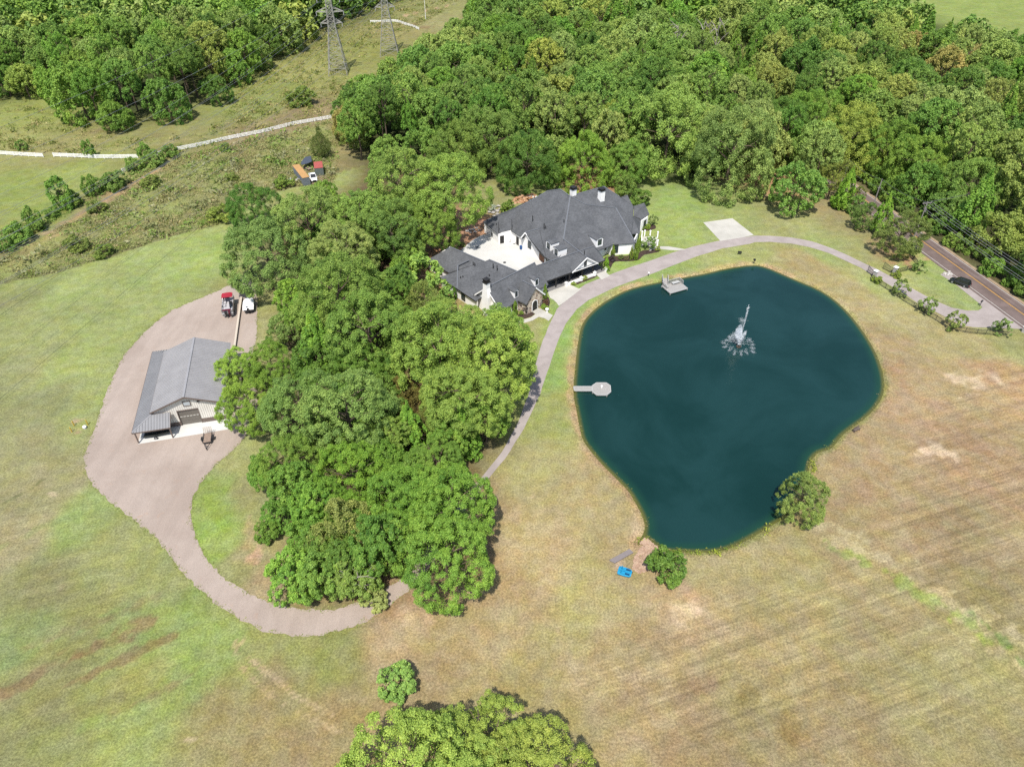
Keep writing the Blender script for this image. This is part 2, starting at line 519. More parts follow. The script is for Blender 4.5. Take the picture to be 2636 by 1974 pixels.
# swale of dead straw and fresh grass running down to the right
stroke(((1760, 1140), (1840, 1185), (1920, 1215), (2010, 1270), (2110, 1340), (2211, 1420)), 2.0, (198, 182, 134), .7, seed=3, ragged=1.6)
stroke(((1800, 1185), (1890, 1215), (1960, 1265), (2060, 1325), (2150, 1390)), 0.9, (150, 168, 76), .7, seed=13, ragged=1.8)
stroke(((2100, 1325), (2160, 1375), (2211, 1430)), 0.7, (110, 146, 62), .6, seed=14)
# track along the right-of-way, scrub strips and bare clay in the rough field
stroke(((340, 470), (250, 520), (180, 560)), 1.2, (190, 158, 112), .5, seed=31)
stroke(((10, 565), (90, 520), (170, 470), (240, 425), (320, 378), (400, 345), (520, 310)), 1.4, (196, 160, 116), .7, seed=33, ragged=1.7)
stroke(((0, 322), (150, 330), (260, 322), (420, 300)), 1.0, (176, 164, 112), .6, seed=35)
stroke(((0, 612), (60, 600), (130, 588), (200, 562), (300, 530), (400, 500), (500, 478)), 1.1, (112, 116, 64), .6, seed=36, ragged=1.8)
stroke(((860, 38), (910, 26), (965, 14)), 1.5, (206, 172, 130), .95, seed=37, ragged=.5)
stroke(((862, 46), (905, 58), (935, 62)), 1.4, (150, 120, 88), .7, seed=38)
stroke(((1040, 15), (900, 0)), 1.2, (170, 164, 150), .3)
for k in range(70):
    x, y = random.uniform(0, 700), random.uniform(230, 600)
    P_ = dp(x, y)
    if y > 610 - x * .26 or (x < 280 and 340 < y < 500): continue
    spot(x, y, random.uniform(8, 26), random.uniform(4, 10), random.choice([(124, 124, 68), (132, 138, 66), (178, 158, 112), (140, 128, 88), (146, 150, 78)]), random.uniform(.3, .6), seed=k, s=1.6)
for k in range(46):
    x, y = random.uniform(560, 900), random.uniform(60, 330)
    if y > 420 - .4 * x: continue
    spot(x, y, random.uniform(10, 30), random.uniform(3, 8), random.choice([(126, 132, 62), (120, 128, 60), (172, 160, 96)]), random.uniform(.3, .6), seed=k + 90, s=2.5)

# pond bank: bare clay where the water laps on the left and far side, rank green weed on the near and right side
prox = np.array([px_of(x, y)[0] / KD for x, y in zip(GX[near], GY[near])]); pro_y = np.array([px_of(x, y)[1] / KD for x, y in zip(GX[near], GY[near])])
leftish = np.zeros(GX.shape); leftish[near] = np.where((prox < 1410) & (pro_y < 1190) | (pro_y < 600), 1.0, np.where(pro_y < 760, .35, 0.0))
wob = fbm(GX, GY, 3.0, 41)
bank = np.clip((sd + 0.6 + 1.5 * wob) / 0.3, 0, 1) * (sd < 2.5)
blend(bank * leftish * np.clip(fbm(GX, GY, 5, 43) * 2.2 - .35, .25, .85), (198, 164, 122))
blend(np.clip((sd + 1.6 + 2.4 * wob) / 1.6, 0, 1) * (sd < 2.5) * leftish * .3, (196, 168, 116))
blend(np.clip((sd + 0.3 + 1.0 * wob) / 0.3, 0, 1) * (sd < 2.5) * (1 - leftish) * .45, (152, 162, 76))
blend(np.clip((sd - .35) / .5, 0, 1), (120, 110, 60))
ROUGH += np.clip((sd + 2.0) / 1.5, 0, 1) * .5

rough_poly = np.array([dp(*p)[:2] for p in [(-60, 560), (-40, 625), (0, 614), (120, 590), (260, 548), (380, 508), (500, 478), (520, 440), (630, 405), (720, 395), (740, 300), (712, 262), (500, 312), (390, 338), (310, 392), (200, 462), (0, 545)]])
row_poly = np.array([dp(*p)[:2] for p in [(-60, 200), (0, 215), (120, 225), (260, 300), (450, 290), (520, 190), (690, 70), (820, 0), (1000, 0), (900, 60), (760, 140), (715, 258), (500, 308), (390, 330), (200, 335), (-60, 325)]])
_rs = sdist(GX, GY, rough_poly)
_mown = dpm = np.clip((_rs + 11) / 9, 0, 1) * (_rs < 0) * (np.abs(GY) < 400)
_lowside = np.zeros(GX.shape); _lowside[near] = (pro_y > 470 + (520 - prox) * .27 - 40)
blend(_mown * _lowside * .75, (164, 176, 100))
blend(np.clip(1 - _rs / 5, 0, 1) * (_rs > 0) * _lowside * .8, (134, 130, 90))
blend(np.clip(_rs / 4, 0, 1) * (_rs > 0) * .85 * np.clip(fbm(GX, GY, 11, 77) * 2.4 - .4, 0, 1), (158, 166, 92))
for poly in (rough_poly, row_poly):
    ROUGH = np.maximum(ROUGH, np.clip(sdist(GX, GY, poly) / 2.0 + .5, 0, 1))
stripe_poly = np.array([dp(*p)[:2] for p in [(1180, 1400), (1480, 1250), (1760, 1180), (1860, 1050), (1930, 880), (2100, 760), (2300, 760), (2300, 1700), (1300, 1700)]])
stripe_poly2 = np.array([dp(*p)[:2] for p in [(-60, 1050), (180, 1010), (420, 1290), (500, 1380), (480, 1560), (300, 1700), (-60, 1700)]])
STRIPE = np.clip(sdist(GX, GY, stripe_poly) / 8, 0, 1) + .5 * np.clip(sdist(GX, GY, stripe_poly2) / 6, 0, 1)

COVER_GAIN = 1.13
me = bpy.data.meshes.new('ground')
idx = np.arange(ny * nx).reshape(ny, nx)
quads = np.stack([idx[:-1, :-1], idx[:-1, 1:], idx[1:, 1:], idx[1:, :-1]], -1).reshape(-1, 4)
def mesh_np(me, V, Q):
    k = Q.shape[1]
    me.vertices.add(len(V)); me.vertices.foreach_set('co', np.ascontiguousarray(V, np.float32).ravel())
    me.loops.add(Q.size); me.loops.foreach_set('vertex_index', np.ascontiguousarray(Q, np.int32).ravel())
    me.polygons.add(len(Q)); me.polygons.foreach_set('loop_start', np.arange(0, Q.size, k, dtype=np.int32))
    me.polygons.foreach_set('loop_total', np.full(len(Q), k, np.int32))
    me.update(calc_edges=True); me.validate()
mesh_np(me, np.stack([GX, GY, GZ], -1).reshape(-1, 3), quads)
ca = me.color_attributes.new('cover', 'FLOAT_COLOR', 'POINT')
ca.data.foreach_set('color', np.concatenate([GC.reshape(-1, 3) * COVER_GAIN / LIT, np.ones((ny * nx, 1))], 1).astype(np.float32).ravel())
for nm, A in (('tussock', ROUGH), ('rows', STRIPE)):
    a = me.attributes.new(nm, 'FLOAT', 'POINT'); a.data.foreach_set('value', np.ascontiguousarray(A, np.float32).ravel())
me.polygons.foreach_set('use_smooth', np.ones(len(quads), bool))

m_ground, nt, b = new_mat('grassland')
L = nt.links.new
P_ = pos(nt)
cov = N(nt, 'ShaderNodeAttribute', attribute_name='cover').outputs['Color']
tus = N(nt, 'ShaderNodeAttribute', attribute_name='tussock').outputs['Fac']
rows = N(nt, 'ShaderNodeAttribute', attribute_name='rows').outputs['Fac']
n_big = noise(nt, 0.09, 4, 0.6, P_)
n_mid = noise(nt, 0.55, 5, 0.65, P_, 0.4)
n_fine = noise(nt, 3.2, 4, 0.7, P_)
n_vf = noise(nt, 9.0, 2, 0.6, P_)
da = dp(1300, 1430); db = dp(1520, 1358)
row_ang = math.atan2(db.y - da.y, db.x - da.x)
mp = N(nt, 'ShaderNodeMapping'); mp.inputs['Rotation'].default_value = (0, 0, -row_ang)
L(P_, mp.inputs[0])
mp2 = N(nt, 'ShaderNodeMapping'); mp2.inputs['Scale'].default_value = (0.045, 0.8, 1)
L(mp.outputs[0], mp2.inputs[0])
n_row = noise(nt, 1.0, 4, 0.62, mp2.outputs[0], 0.2)
mp3 = N(nt, 'ShaderNodeMapping'); mp3.inputs['Scale'].default_value = (0.02, 0.95, 1)
L(mp.outputs[0], mp3.inputs[0])
wv = N(nt, 'ShaderNodeTexWave', bands_direction='Y'); wv.inputs['Scale'].default_value = .5; wv.inputs['Distortion'].default_value = 2.2; wv.inputs['Detail'].default_value = 2; wv.inputs['Detail Scale'].default_value = .6
L(mp3.outputs[0], wv.inputs[0])
rowf = mth(nt, 'ADD', mth(nt, 'MULTIPLY', ramp(nt, n_row, .3, .7, -1, 1), .95), mth(nt, 'MULTIPLY', ramp(nt, wv.outputs['Fac'], 0, 1, -1, 1), .2))
g = mth(nt, 'ADD', 1.0, mth(nt, 'MULTIPLY', mth(nt, 'MULTIPLY', rowf, rows), .19))
g = mth(nt, 'MULTIPLY', g, ramp(nt, n_big, .3, .7, .9, 1.09))
g = mth(nt, 'MULTIPLY', g, ramp(nt, n_mid, .32, .7, .87, 1.12))
amp = mth(nt, 'ADD', .24, mth(nt, 'MULTIPLY', tus, .26))
g = mth(nt, 'MULTIPLY', g, mth(nt, 'ADD', 1.0, mth(nt, 'MULTIPLY', ramp(nt, n_fine, .3, .72, -1, 1), amp)))
g = mth(nt, 'MULTIPLY', g, mth(nt, 'ADD', 1.0, mth(nt, 'MULTIPLY', ramp(nt, n_vf, .3, .7, -1, 1), .17)))
c = gain(nt, cov, g)
hs = N(nt, 'ShaderNodeHueSaturation')
L(ramp(nt, noise(nt, .21, 5, .65, P_, .5),   .3, .7, .488, .512), hs.inputs['Hue'])
L(ramp(nt, noise(nt, .33, 4, .6, P_), .3, .7, .84, 1.02), hs.inputs['Saturation'])
L(c, hs.inputs['Color'])
# dead straw specks showing through the sward
straw = mth(nt, 'MULTIPLY', ramp(nt, noise(nt, 1.7, 5, .7, P_, .3), .6, .78), ramp(nt, noise(nt, .12, 3, .6, P_), .42, .62))
c2 = mixc(nt, mth(nt, 'MULTIPLY', straw, .45), hs.outputs[0], alb(206, 184, 138))
weed = mth(nt, 'MULTIPLY', ramp(nt, noise(nt, 1.1, 4, .7, P_, .2), .62, .74), ramp(nt, noise(nt, .16, 3, .6, P_), .45, .62))
c3 = mixc(nt, mth(nt, 'MULTIPLY', weed, .35), c2, alb(116, 140, 66))
L(c3, b.inputs['Base Color'])
b.inputs['Roughness'].default_value = 1.0
b.inputs['Specular IOR Level'].default_value = 0.05
hgt = mth(nt, 'ADD', mth(nt, 'MULTIPLY', n_fine, mth(nt, 'ADD', .35, tus)), mth(nt, 'MULTIPLY', n_mid, .8))
bump(nt, b, hgt, .5, .22)
me.materials.append(m_ground)
ground = bpy.data.objects.new('ground', me); COL.objects.link(ground)
tag(ground, 'mown and rough grassland with dry brown stretches', None, None, 'structure')

# ---- pond water
Pn = len(POND)
cen = POND.mean(0)
step = 1.0
wx = np.arange(POND[:, 0].min() - 2, POND[:, 0].max() + 2, step); wy = np.arange(POND[:, 1].min() - 2, POND[:, 1].max() + 2, step)
WX, WY = np.meshgrid(wx, wy)
wsd = sdist(WX, WY, POND)
keep = (wsd[:-1, :-1] > -2.2) & (wsd[1:, 1:] > -2.2)
ii = np.arange(WX.size).reshape(WX.shape)
wq = np.stack([ii[:-1, :-1], ii[:-1, 1:], ii[1:, 1:], ii[1:, :-1]], -1)[keep]
used = np.unique(wq); remap = np.full(WX.size, -1); remap[used] = np.arange(len(used))
wm = bpy.data.meshes.new('pond_water')
mesh_np(wm, np.stack([WX.ravel()[used], WY.ravel()[used], np.full(len(used), POND_Z)], -1), remap[wq])
a = wm.attributes.new('depth', 'FLOAT', 'POINT'); a.data.foreach_set('value', wsd.ravel()[used].astype(np.float32))
m_water, nt, b = new_mat('pond_water')
L = nt.links.new
P_ = pos(nt)
dep = N(nt, 'ShaderNodeAttribute', attribute_name='depth').outputs['Fac']
deepc = mixc(nt, ramp(nt, noise(nt, .045, 4, .6, P_, .6), .35, .65), alb(22, 60, 56), alb(34, 72, 70))
shal = mixc(nt, ramp(nt, dep, 0.1, 1.0), alb(112, 112, 58), alb(38, 82, 62))
L(mixc(nt, ramp(nt, dep, 0.3, 2.6), shal, deepc), b.inputs['Base Color'])
nt.links.new(ramp(nt, noise(nt, .06, 4, .6, P_, 1.0), .35, .65, .05, .2), b.inputs['Roughness'])
b.inputs['IOR'].default_value = 1.333
wvn = mth(nt, 'ADD', mth(nt, 'MULTIPLY', noise(nt, 1.1, 4, .6, P_, .4), .6), noise(nt, 4.0, 3, .6, P_))
bump(nt, b, wvn, .12, .06)
wm.materials.append(m_water)
wo = bpy.data.objects.new('pond_water', wm); COL.objects.link(wo)
tag(wo, 'still dark teal pond', None, None, 'structure')

# ---- paved surfaces: closed outlines, a few cm thick, each a little higher than the one below
def ragged(poly, amp, seg=1.5, seed=0):
    r = random.Random(seed)
    out = []
    n = len(poly)
    for i in range(n):
        a, b_ = Vector(poly[i][:2]), Vector(poly[(i + 1) % n][:2])
        k = max(1, int((b_ - a).length / seg))
        for j in range(k):
            p = a.lerp(b_, j / k)
            out.append((p.x + r.uniform(-amp, amp), p.y + r.uniform(-amp, amp)))
    return out

def paved(name, poly, top, mat, amp=0.0, seg=1.5, label=None, rounds=0):
    P2 = [tuple(p[:2]) for p in poly]
    if rounds: P2 = [tuple(p) for p in smooth_closed(P2, rounds)]
    if amp: P2 = ragged(P2, amp, seg)
    o = MB().prism(P2, -0.12, top).build(name, mat)
    return tag(o, label, None, None, 'structure')

def tarmac(name, c1, c2, scale=.5, speck=.12, rough=.9):
    m, nt, b = new_mat(name)
    P_ = pos(nt)
    f = mth(nt, 'ADD', mth(nt, 'MULTIPLY', noise(nt, scale, 5, .62, P_, .3), .7), mth(nt, 'MULTIPLY', noise(nt, scale * .18, 3, .6, P_), .3))
    c = mixc(nt, ramp(nt, f, .34, .66), c1, c2)
    g = mth(nt, 'ADD', 1.0, mth(nt, 'MULTIPLY', ramp(nt, noise(nt, 7, 3, .7, P_), .3, .7, -1, 1), speck))
    nt.links.new(gain(nt, c, g), b.inputs['Base Color'])
    b.inputs['Roughness'].default_value = rough
    b.inputs['Specular IOR Level'].default_value = .2
    bump(nt, b, noise(nt, 12, 3, .7, P_), .25, .02)
    return m
m_asphalt = tarmac('worn_asphalt', alb(186, 174, 168), alb(206, 194, 188), .35, .06)
m_gravel = tarmac('packed_gravel', alb(192, 174, 160), alb(210, 193, 179), .10, .13)
_nt = m_gravel.node_tree; _b = _nt.nodes['Principled BSDF']
_src = _b.inputs['Base Color'].links[0].from_socket
_mp = N(_nt, 'ShaderNodeMapping'); _mp.inputs['Rotation'].default_value = (0, 0, .35); _mp.inputs['Scale'].default_value = (.55, .05, 1)
_nt.links.new(pos(_nt), _mp.inputs[0])
_trk = ramp(_nt, noise(_nt, 1.0, 4, .6, _mp.outputs[0], .8), .38, .62, .965, 1.03)
_nt.links.new(gain(_nt, mixc(_nt, mth(_nt, 'MULTIPLY', ramp(_nt, noise(_nt, .5, 5, .7, pos(_nt), .6), .58, .72), .35), _src, alb(206, 168, 140)), _trk), _b.inputs['Base Color'])
m_road = tarmac('road_asphalt', alb(128, 112, 106), alb(150, 132, 126), .3, .07)
m_conc = tarmac('pale_concrete', alb(216, 212, 200), alb(236, 232, 220), .22, .04)
m_slab = tarmac('courtyard_concrete', alb(238, 236, 228), alb(252, 250, 244), .15, .03)
m_mulch = tarmac('dark_mulch', alb(70, 58, 52), alb(98, 80, 70), 1.2, .3)
m_white_paint = plain('road_white', alb(236, 232, 222), .8, var=.1, world=True)
m_yellow_paint = plain('road_yellow', alb(240, 182, 84), .8, var=.1, world=True)

zr = zz((1940, 380), 3.178)
up_e = [(1033, 1040), (1085, 975), (1120, 910), (1142, 850), (1156, 790), (1168, 748), (1183, 710), (1203, 668), (1232, 636), (1265, 614), (1300, 600), (1345, 583), (1400, 565), (1450, 547), (1500, 532), (1560, 519), (1620, 511)]
up_e = [dp(*p) for p in up_e] + [at(*zr(*p)) for p in [(10, 722), (130, 722), (300, 735), (480, 768), (640, 825), (790, 890), (900, 945), (1000, 990), (1160, 1075), (1290, 1150), (1400, 1210), (1500, 1260), (1620, 1310), (1740, 1333), (1840, 1333), (1870, 1310), (1850, 1280), (1830, 1262), (1740, 1190), (1640, 1110), (1560, 1060), (1530, 1040), (1560, 1018), (1625, 1040)]]
lo_e = [(1045, 1045), (1092, 990), (1132, 925), (1167, 850), (1187, 790), (1206, 735), (1222, 700), (1246, 668), (1272, 648), (1330, 620), (1400, 595), (1450, 575), (1500, 556), (1560, 537), (1620, 527)]
lo_e = [dp(*p) for p in lo_e] + [at(*zr(*p)) for p in [(10, 775), (130, 772), (300, 785), (460, 815), (620, 865), (760, 930), (880, 985), (1000, 1060), (1140, 1140), (1250, 1210), (1370, 1290), (1480, 1340), (1580, 1390), (1700, 1455), (1800, 1470), (2000, 1475), (2190, 1485), (2240, 1490), (2240, 1480)]]
link = []
tail = []
paved('driveway', link[::-1] + up_e + lo_e[::-1] + tail[::-1], 0.034, m_asphalt, .05, 2.0, 'worn pale asphalt driveway curving round the pond')

lot_px = [(620, 603), (563, 640), (553, 635)]
zl = zz((200, 700), 3.311)
lot = [at(*zl(*p)) for p in [(1470, 40), (1390, 55), (1200, 160), (1020, 235), (800, 330), (700, 400), (560, 520), (450, 640), (370, 750), (320, 860), (260, 1000), (220, 1100), (160, 1290), (100, 1450), (60, 1550)]]
lot += [dp(*p) for p in [(183, 1010), (200, 1050), (240, 1085), (300, 1130), (340, 1165), (380, 1215), (420, 1265), (470, 1305), (520, 1340), (570, 1362), (640, 1375), (700, 1370), (760, 1355), (812, 1330), (912, 1250), (1048, 1040), (1034, 1034), (880, 1240),
                         (790, 1296), (720, 1316), (650, 1316), (590, 1303), (540, 1283), (490, 1253), (450, 1213), (425, 1168), (413, 1120), (415, 1080), (435, 1040), (470, 1000), (523, 953), (560, 905), (552, 830), (546, 760)]]
lot += [at(*zl(*p)) for p in [(1525, 580), (1530, 380), (1532, 220), (1500, 120)]]
paved('gravel_lot', lot, 0.026, m_gravel, .22, .7, 'pinkish gravel yard and lane around the metal workshop')

# public road, its markings and its shoulder
rd0, rd1 = at(*zr(1410, 790)), at(*zr(2212, 1370))
rdir = Vector((rd1.x - rd0.x, rd1.y - rd0.y, 0)).normalized()
rnrm = Vector((-rdir.y, rdir.x, 0))
def road_line(t): return rd0 + rdir * t
bend = [(-400, 70), (-260, 34), (-170, 12), (-110, 2), (-60, 0), (0, 0), (60, 0), (140, 0)]
def road_strip(o0, o1, z):
    mb = MB()
    L0 = [rd0 + rdir * t + rnrm * (s + o0) for t, s in bend]; L1 = [rd0 + rdir * t + rnrm * (s + o1) for t, s in bend]
    poly = [(p.x, p.y) for p in L0] + [(p.x, p.y) for p in L1[::-1]]
    return mb.prism(poly, -.1, z)
road = road_strip(-4.35, 3.2, 0.045).build('road', m_road)
tag(road, 'two lane asphalt road along the wood', None, None, 'structure')
def marking(name, o, w, z, mat):
    k = road_strip(o - w / 2, o + w / 2, z)
    k.build(name, mat, road)
marking('centre_line', -0.12, .12, .055, m_yellow_paint)
marking('centre_line', 0.14, .12, .055, m_yellow_paint)
marking('edge_line', -3.6, .14, .055, m_white_paint)
marking('edge_line', 2.85, .14, .055, m_white_paint)
sh = road_strip(3.1, 4.1, 0.03).build('road_shoulder', plain('shoulder_gravel', alb(190, 166, 136), .95, var=.3, scale=.8, world=True))
tag(sh, 'stony verge on the wood side of the road', None, None, 'structure')

paved('parking_pad', [dp(*p) for p in [(1519, 481), (1582, 472), (1628, 508), (1600, 514), (1556, 521)]], 0.05, m_conc, 0, 1, 'grey concrete parking pad on the lawn')
z3 = zz((1280, 640), 6.9125)
paved('motor_court', [at(*z3(*p)) for p in [(880, 712), (1060, 650), (1280, 600), (1330, 660), (1440, 712), (1500, 716), (1420, 780), (1330, 850), (1200, 950), (1095, 1022), (1060, 970), (1000, 910), (940, 880)]], 0.06, m_conc, 0, 1, 'pale concrete court in front of the breezeway')
paved('walkway', [at(*z3(*p)) for p in [(1740, 445), (1900, 392), (2005, 490), (1858, 556), (1800, 500)]], 0.064, m_conc, 0, 1, 'short concrete walk from breezeway to drive')
paved('walkway', [at(*z3(*p)) for p in [(690, 1100), (770, 1070), (880, 1130), (990, 1190), (915, 1290), (840, 1240), (740, 1215), (640, 1275), (500, 1318), (400, 1322), (350, 1262), (480, 1262), (600, 1228), (680, 1170)]], 0.06, m_conc, 0, 1, 'curved concrete walk at the stone entrance')
z5 = zz((1440, 460), 6.9)
paved('walkway', [at(*z5(*p)) for p in [(1600, 1230), (1720, 1205), (1932, 1208), (2130, 1240), (2260, 1262), (2080, 1276), (1932, 1266), (1720, 1244), (1600, 1290)]], 0.06, m_conc, 0, 1, 'concrete walk from the arbor to the drive')
z1 = zz((1080, 440), 3.456)
paved('courtyard_slab', [at(*z1(*p)) for p in [(360, 712), (420, 660), (480, 610), (560, 572), (620, 560), (760, 560), (960, 600), (1150, 800), (1130, 860), (900, 940), (600, 960)]], 0.05, m_slab, 0, 1, 'bright concrete courtyard between the house wings')
for k, pts in enumerate([[(360, 1190), (430, 1110), (620, 1130), (680, 1160), (600, 1215), (480, 1255), (380, 1255)], [(790, 1040), (800, 900), (900, 850), (940, 920), (930, 1000), (890, 1090), (830, 1090)], [(1280, 600), (1500, 540), (1750, 455), (1790, 500), (1550, 590), (1380, 660), (1320, 655)]]):
    paved('mulch_bed', [at(*z3(*p)) for p in pts], 0.045, m_mulch, .08, .8, ['dark mulch bed beside the stone entrance', 'dark mulch bed between court and house wall', 'narrow mulch bed along the breezeway'][k], rounds=1)
for k, pts in enumerate([[(760, 1400), (960, 1380), (1240, 1370), (1420, 1320), (1480, 1270), (1780, 1260), (1800, 1290), (1640, 1330), (1480, 1360), (1420, 1450), (1300, 1470), (1080, 1470), (960, 1480), (900, 1600), (860, 1660), (800, 1640)], [(1440, 880), (1560, 800), (1690, 820), (1730, 880), (1620, 920), (1480, 940)]]):
    paved('mulch_bed', [at(*z5(*p)) for p in pts], 0.045, m_mulch, .1, .8, ['wide mulch bed along the white front wall', 'mulch bed at the right end of the house'][k], rounds=1)
paved('clay_patch', [at(*z1(*p)) for p in [(230, 600), (330, 540), (480, 530), (590, 520), (600, 575), (470, 615), (410, 665), (360, 712), (280, 680)]], 0.02, plain('bare_clay', alb(206, 158, 122), .95, var=.28, scale=.5, world=True), .2, 1.0, 'bare reddish clay beside the courtyard', rounds=1)
# ------------------------------------------------------------------ vegetation: leaf by leaf crowns
m_leaf, nt, b = new_mat('leaves')
L = nt.links.new
oi = N(nt, 'ShaderNodeObjectInfo')
tone = N(nt, 'ShaderNodeAttribute', attribute_name='tone').outputs['Fac']
hsv = N(nt, 'ShaderNodeHueSaturation')
L(oi.outputs['Color'], hsv.inputs['Color'])
L(mth(nt, 'ADD', .5, mth(nt, 'MULTIPLY', mth(nt, 'SUBTRACT', tone, 1.0), -.05)), hsv.inputs['Hue'])
lc = gain(nt, hsv.outputs[0], tone)
L(lc, b.inputs['Base Color'])
b.inputs['Roughness'].default_value = .55
b.inputs['Specular IOR Level'].default_value = .22
tr = N(nt, 'ShaderNodeBsdfTranslucent')
L(gain(nt, lc, 1.1), tr.inputs[0])
mx = N(nt, 'ShaderNodeMixShader'); mx.inputs[0].default_value = .27
L(b.outputs[0], mx.inputs[1]); L(tr.outputs[0], mx.inputs[2])
L(mx.outputs[0], nt.nodes['Material Output'].inputs['Surface'])
m_bark = plain('bark', alb(120, 104, 86), .95, var=.35, scale=2.5)
m_pale_bark = plain('pale_bark', alb(196, 186, 172), .9, var=.25, scale=2.5)

def unit(v): return v / np.maximum(np.linalg.norm(v, axis=-1, keepdims=True), 1e-9)

def leaf_mesh(name, P, Nn, S, T, r, asp=.62, mat=None):
    n = len(P)
    a = unit(np.cross(Nn, r.normal(size=(n, 3))))
    bb = np.cross(Nn, a)
    S = S[:, None]
    fold = Nn * S * .18
    V = np.stack([P + a * S, P + bb * S * asp + fold, P - a * S, P - bb * S * asp + fold], 1).reshape(-1, 3)
    Q = np.arange(4 * n).reshape(n, 4)
    me = bpy.data.meshes.new(name)
    mesh_np(me, V, Q)
    at_ = me.attributes.new('tone', 'FLOAT', 'FACE')
    at_.data.foreach_set('value', T[:len(me.polygons)].astype(np.float32))
    me.materials.append(mat or m_leaf)
    return me

def crown_points(r, n_leaf, lobes, clumps, hz=.75, lobe_r=(.34, .5), clump_r=(.10, .17), spread=.62, up=.35, tone_sd=.13, low=-.45, prof=None, inner=.06):
    """leaf positions of a broad crown of radius 1: big limbs' lobes, clumps on the lobes, leaves on the clumps"""
    LD = unit(r.normal(size=(lobes * 6, 3)))
    LD = LD[LD[:, 2] > low]
    sel = [LD[0]]
    for d in LD[1:]:
        if len(sel) >= lobes: break
        if min(np.linalg.norm(d - q) for q in sel) > 1.5 / math.sqrt(lobes) * 1.35: sel.append(d)
    LD = np.array(sel); nl = len(LD)
    LR = r.uniform(*lobe_r, nl)
    LC = LD * (r.uniform(.82, 1.08, nl) * spread)[:, None]
    LC = np.vstack([LC, [[0, 0, .12]]]); LR = np.append(LR, .5); nl += 1
    ltone = r.normal(0, .07, nl)
    CC, CT, CR, CO = [], [], [], []
    tries = 0
    while len(CC) < clumps and tries < clumps * 30:
        tries += 1
        k = r.integers(nl)
        d = r.normal(size=3) + LD[k] * .7 if k < len(LD) else r.normal(size=3)
        d[2] += up
        d /= np.linalg.norm(d)
        p = LC[k] + d * LR[k] * r.uniform(.84, 1.06)
        q = np.linalg.norm(LC - p, axis=1) / LR
        q[k] = 9
        if q.min() < .8: continue
        CC.append(p); CT.append(ltone[k] + r.normal(0, tone_sd * .6)); CR.append(r.uniform(*clump_r)); CO.append(d)
    CC, CT, CR, CO = map(np.array, (CC, CT, CR, CO))
    w = CR ** 2; w /= w.sum()
    ci = r.choice(len(CC), n_leaf, p=w)
    d = unit(r.normal(size=(n_leaf, 3)) + CO[ci] * .75 + np.array([0, 0, .3]))
    P = CC[ci] + d * (CR[ci] * r.uniform(.45, 1.12, n_leaf))[:, None]
    k = int(n_leaf * inner)
    P[:k] = P[:k] * r.uniform(.55, .9, k)[:, None]
    Nn = unit(d * .9 + np.array([0, 0, .55]) + r.normal(size=(n_leaf, 3)) * .55)
    T = 1 + CT[ci] + r.normal(0, tone_sd, n_leaf)
    P = P / np.percentile(np.hypot(P[:, 0], P[:, 1]), 97)
    if prof is not None:
        z = (P[:, 2] - P[:, 2].min()) / np.ptp(P[:, 2])
        f = prof(z); P[:, 0] *= f; P[:, 1] *= f
    zmax = np.percentile(P[:, 2], 99); zmin = np.percentile(P[:, 2], 1)
    P[:, 2] = (P[:, 2] - (zmax + zmin) / 2) / ((zmax - zmin) / 2) * hz
    return P, Nn, np.clip(T, .45, 1.7)

def make_crown(name, seed, n_leaf, leaf, **kw):
    r = np.random.default_rng(seed)
    asp = kw.pop('asp', .62); mat = kw.pop('mat', None); droop = kw.pop('droop', 0)
    P, Nn, T = crown_points(r, n_leaf, **kw)
    if droop: Nn = unit(Nn + r.normal(size=Nn.shape) * droop)
    S = leaf * r.uniform(.6, 1.25, len(P))
    return leaf_mesh(name, P, Nn, S, T, r, asp, mat)

def limbs(seed, h0=-1.25, hz=.75, r0=.05, n=6, top=.3, mat=None):
    """trunk from the ground into the crown with a fan of limbs, unit crown radius"""
    r = random.Random(seed)
    mb = MB()
    pts = [Vector((0, 0, h0))]
    for k in range(1, 5):
        t = k / 4
        pts.append(Vector((r.uniform(-.04, .04), r.uniform(-.04, .04), h0 + (top - h0) * t)))
    for k in range(4):
        mb.cyl(pts[k], pts[k + 1], r0 * (1 - .2 * k), r0 * (1 - .2 * (k + 1)), 7)
    for k in range(n):
        a = 2 * math.pi * (k + r.uniform(-.3, .3)) / n
        s = pts[2].lerp(pts[4], r.random())
        e = Vector((math.cos(a) * r.uniform(.5, .75), math.sin(a) * r.uniform(.5, .75), r.uniform(-.1, .45) * hz / .75))
        m_ = s.lerp(e, .5) + Vector((0, 0, .07))
        mb.cyl(s, m_, r0 * .45, r0 * .3, 5); mb.cyl(m_, e, r0 * .3, r0 * .1, 5)
        e2 = m_ + Vector((math.cos(a + .6) * .35, math.sin(a + .6) * .35, .2))
        mb.cyl(m_, e2, r0 * .22, r0 * .08, 4)
    return mb.mesh('trunk', mat or m_bark)

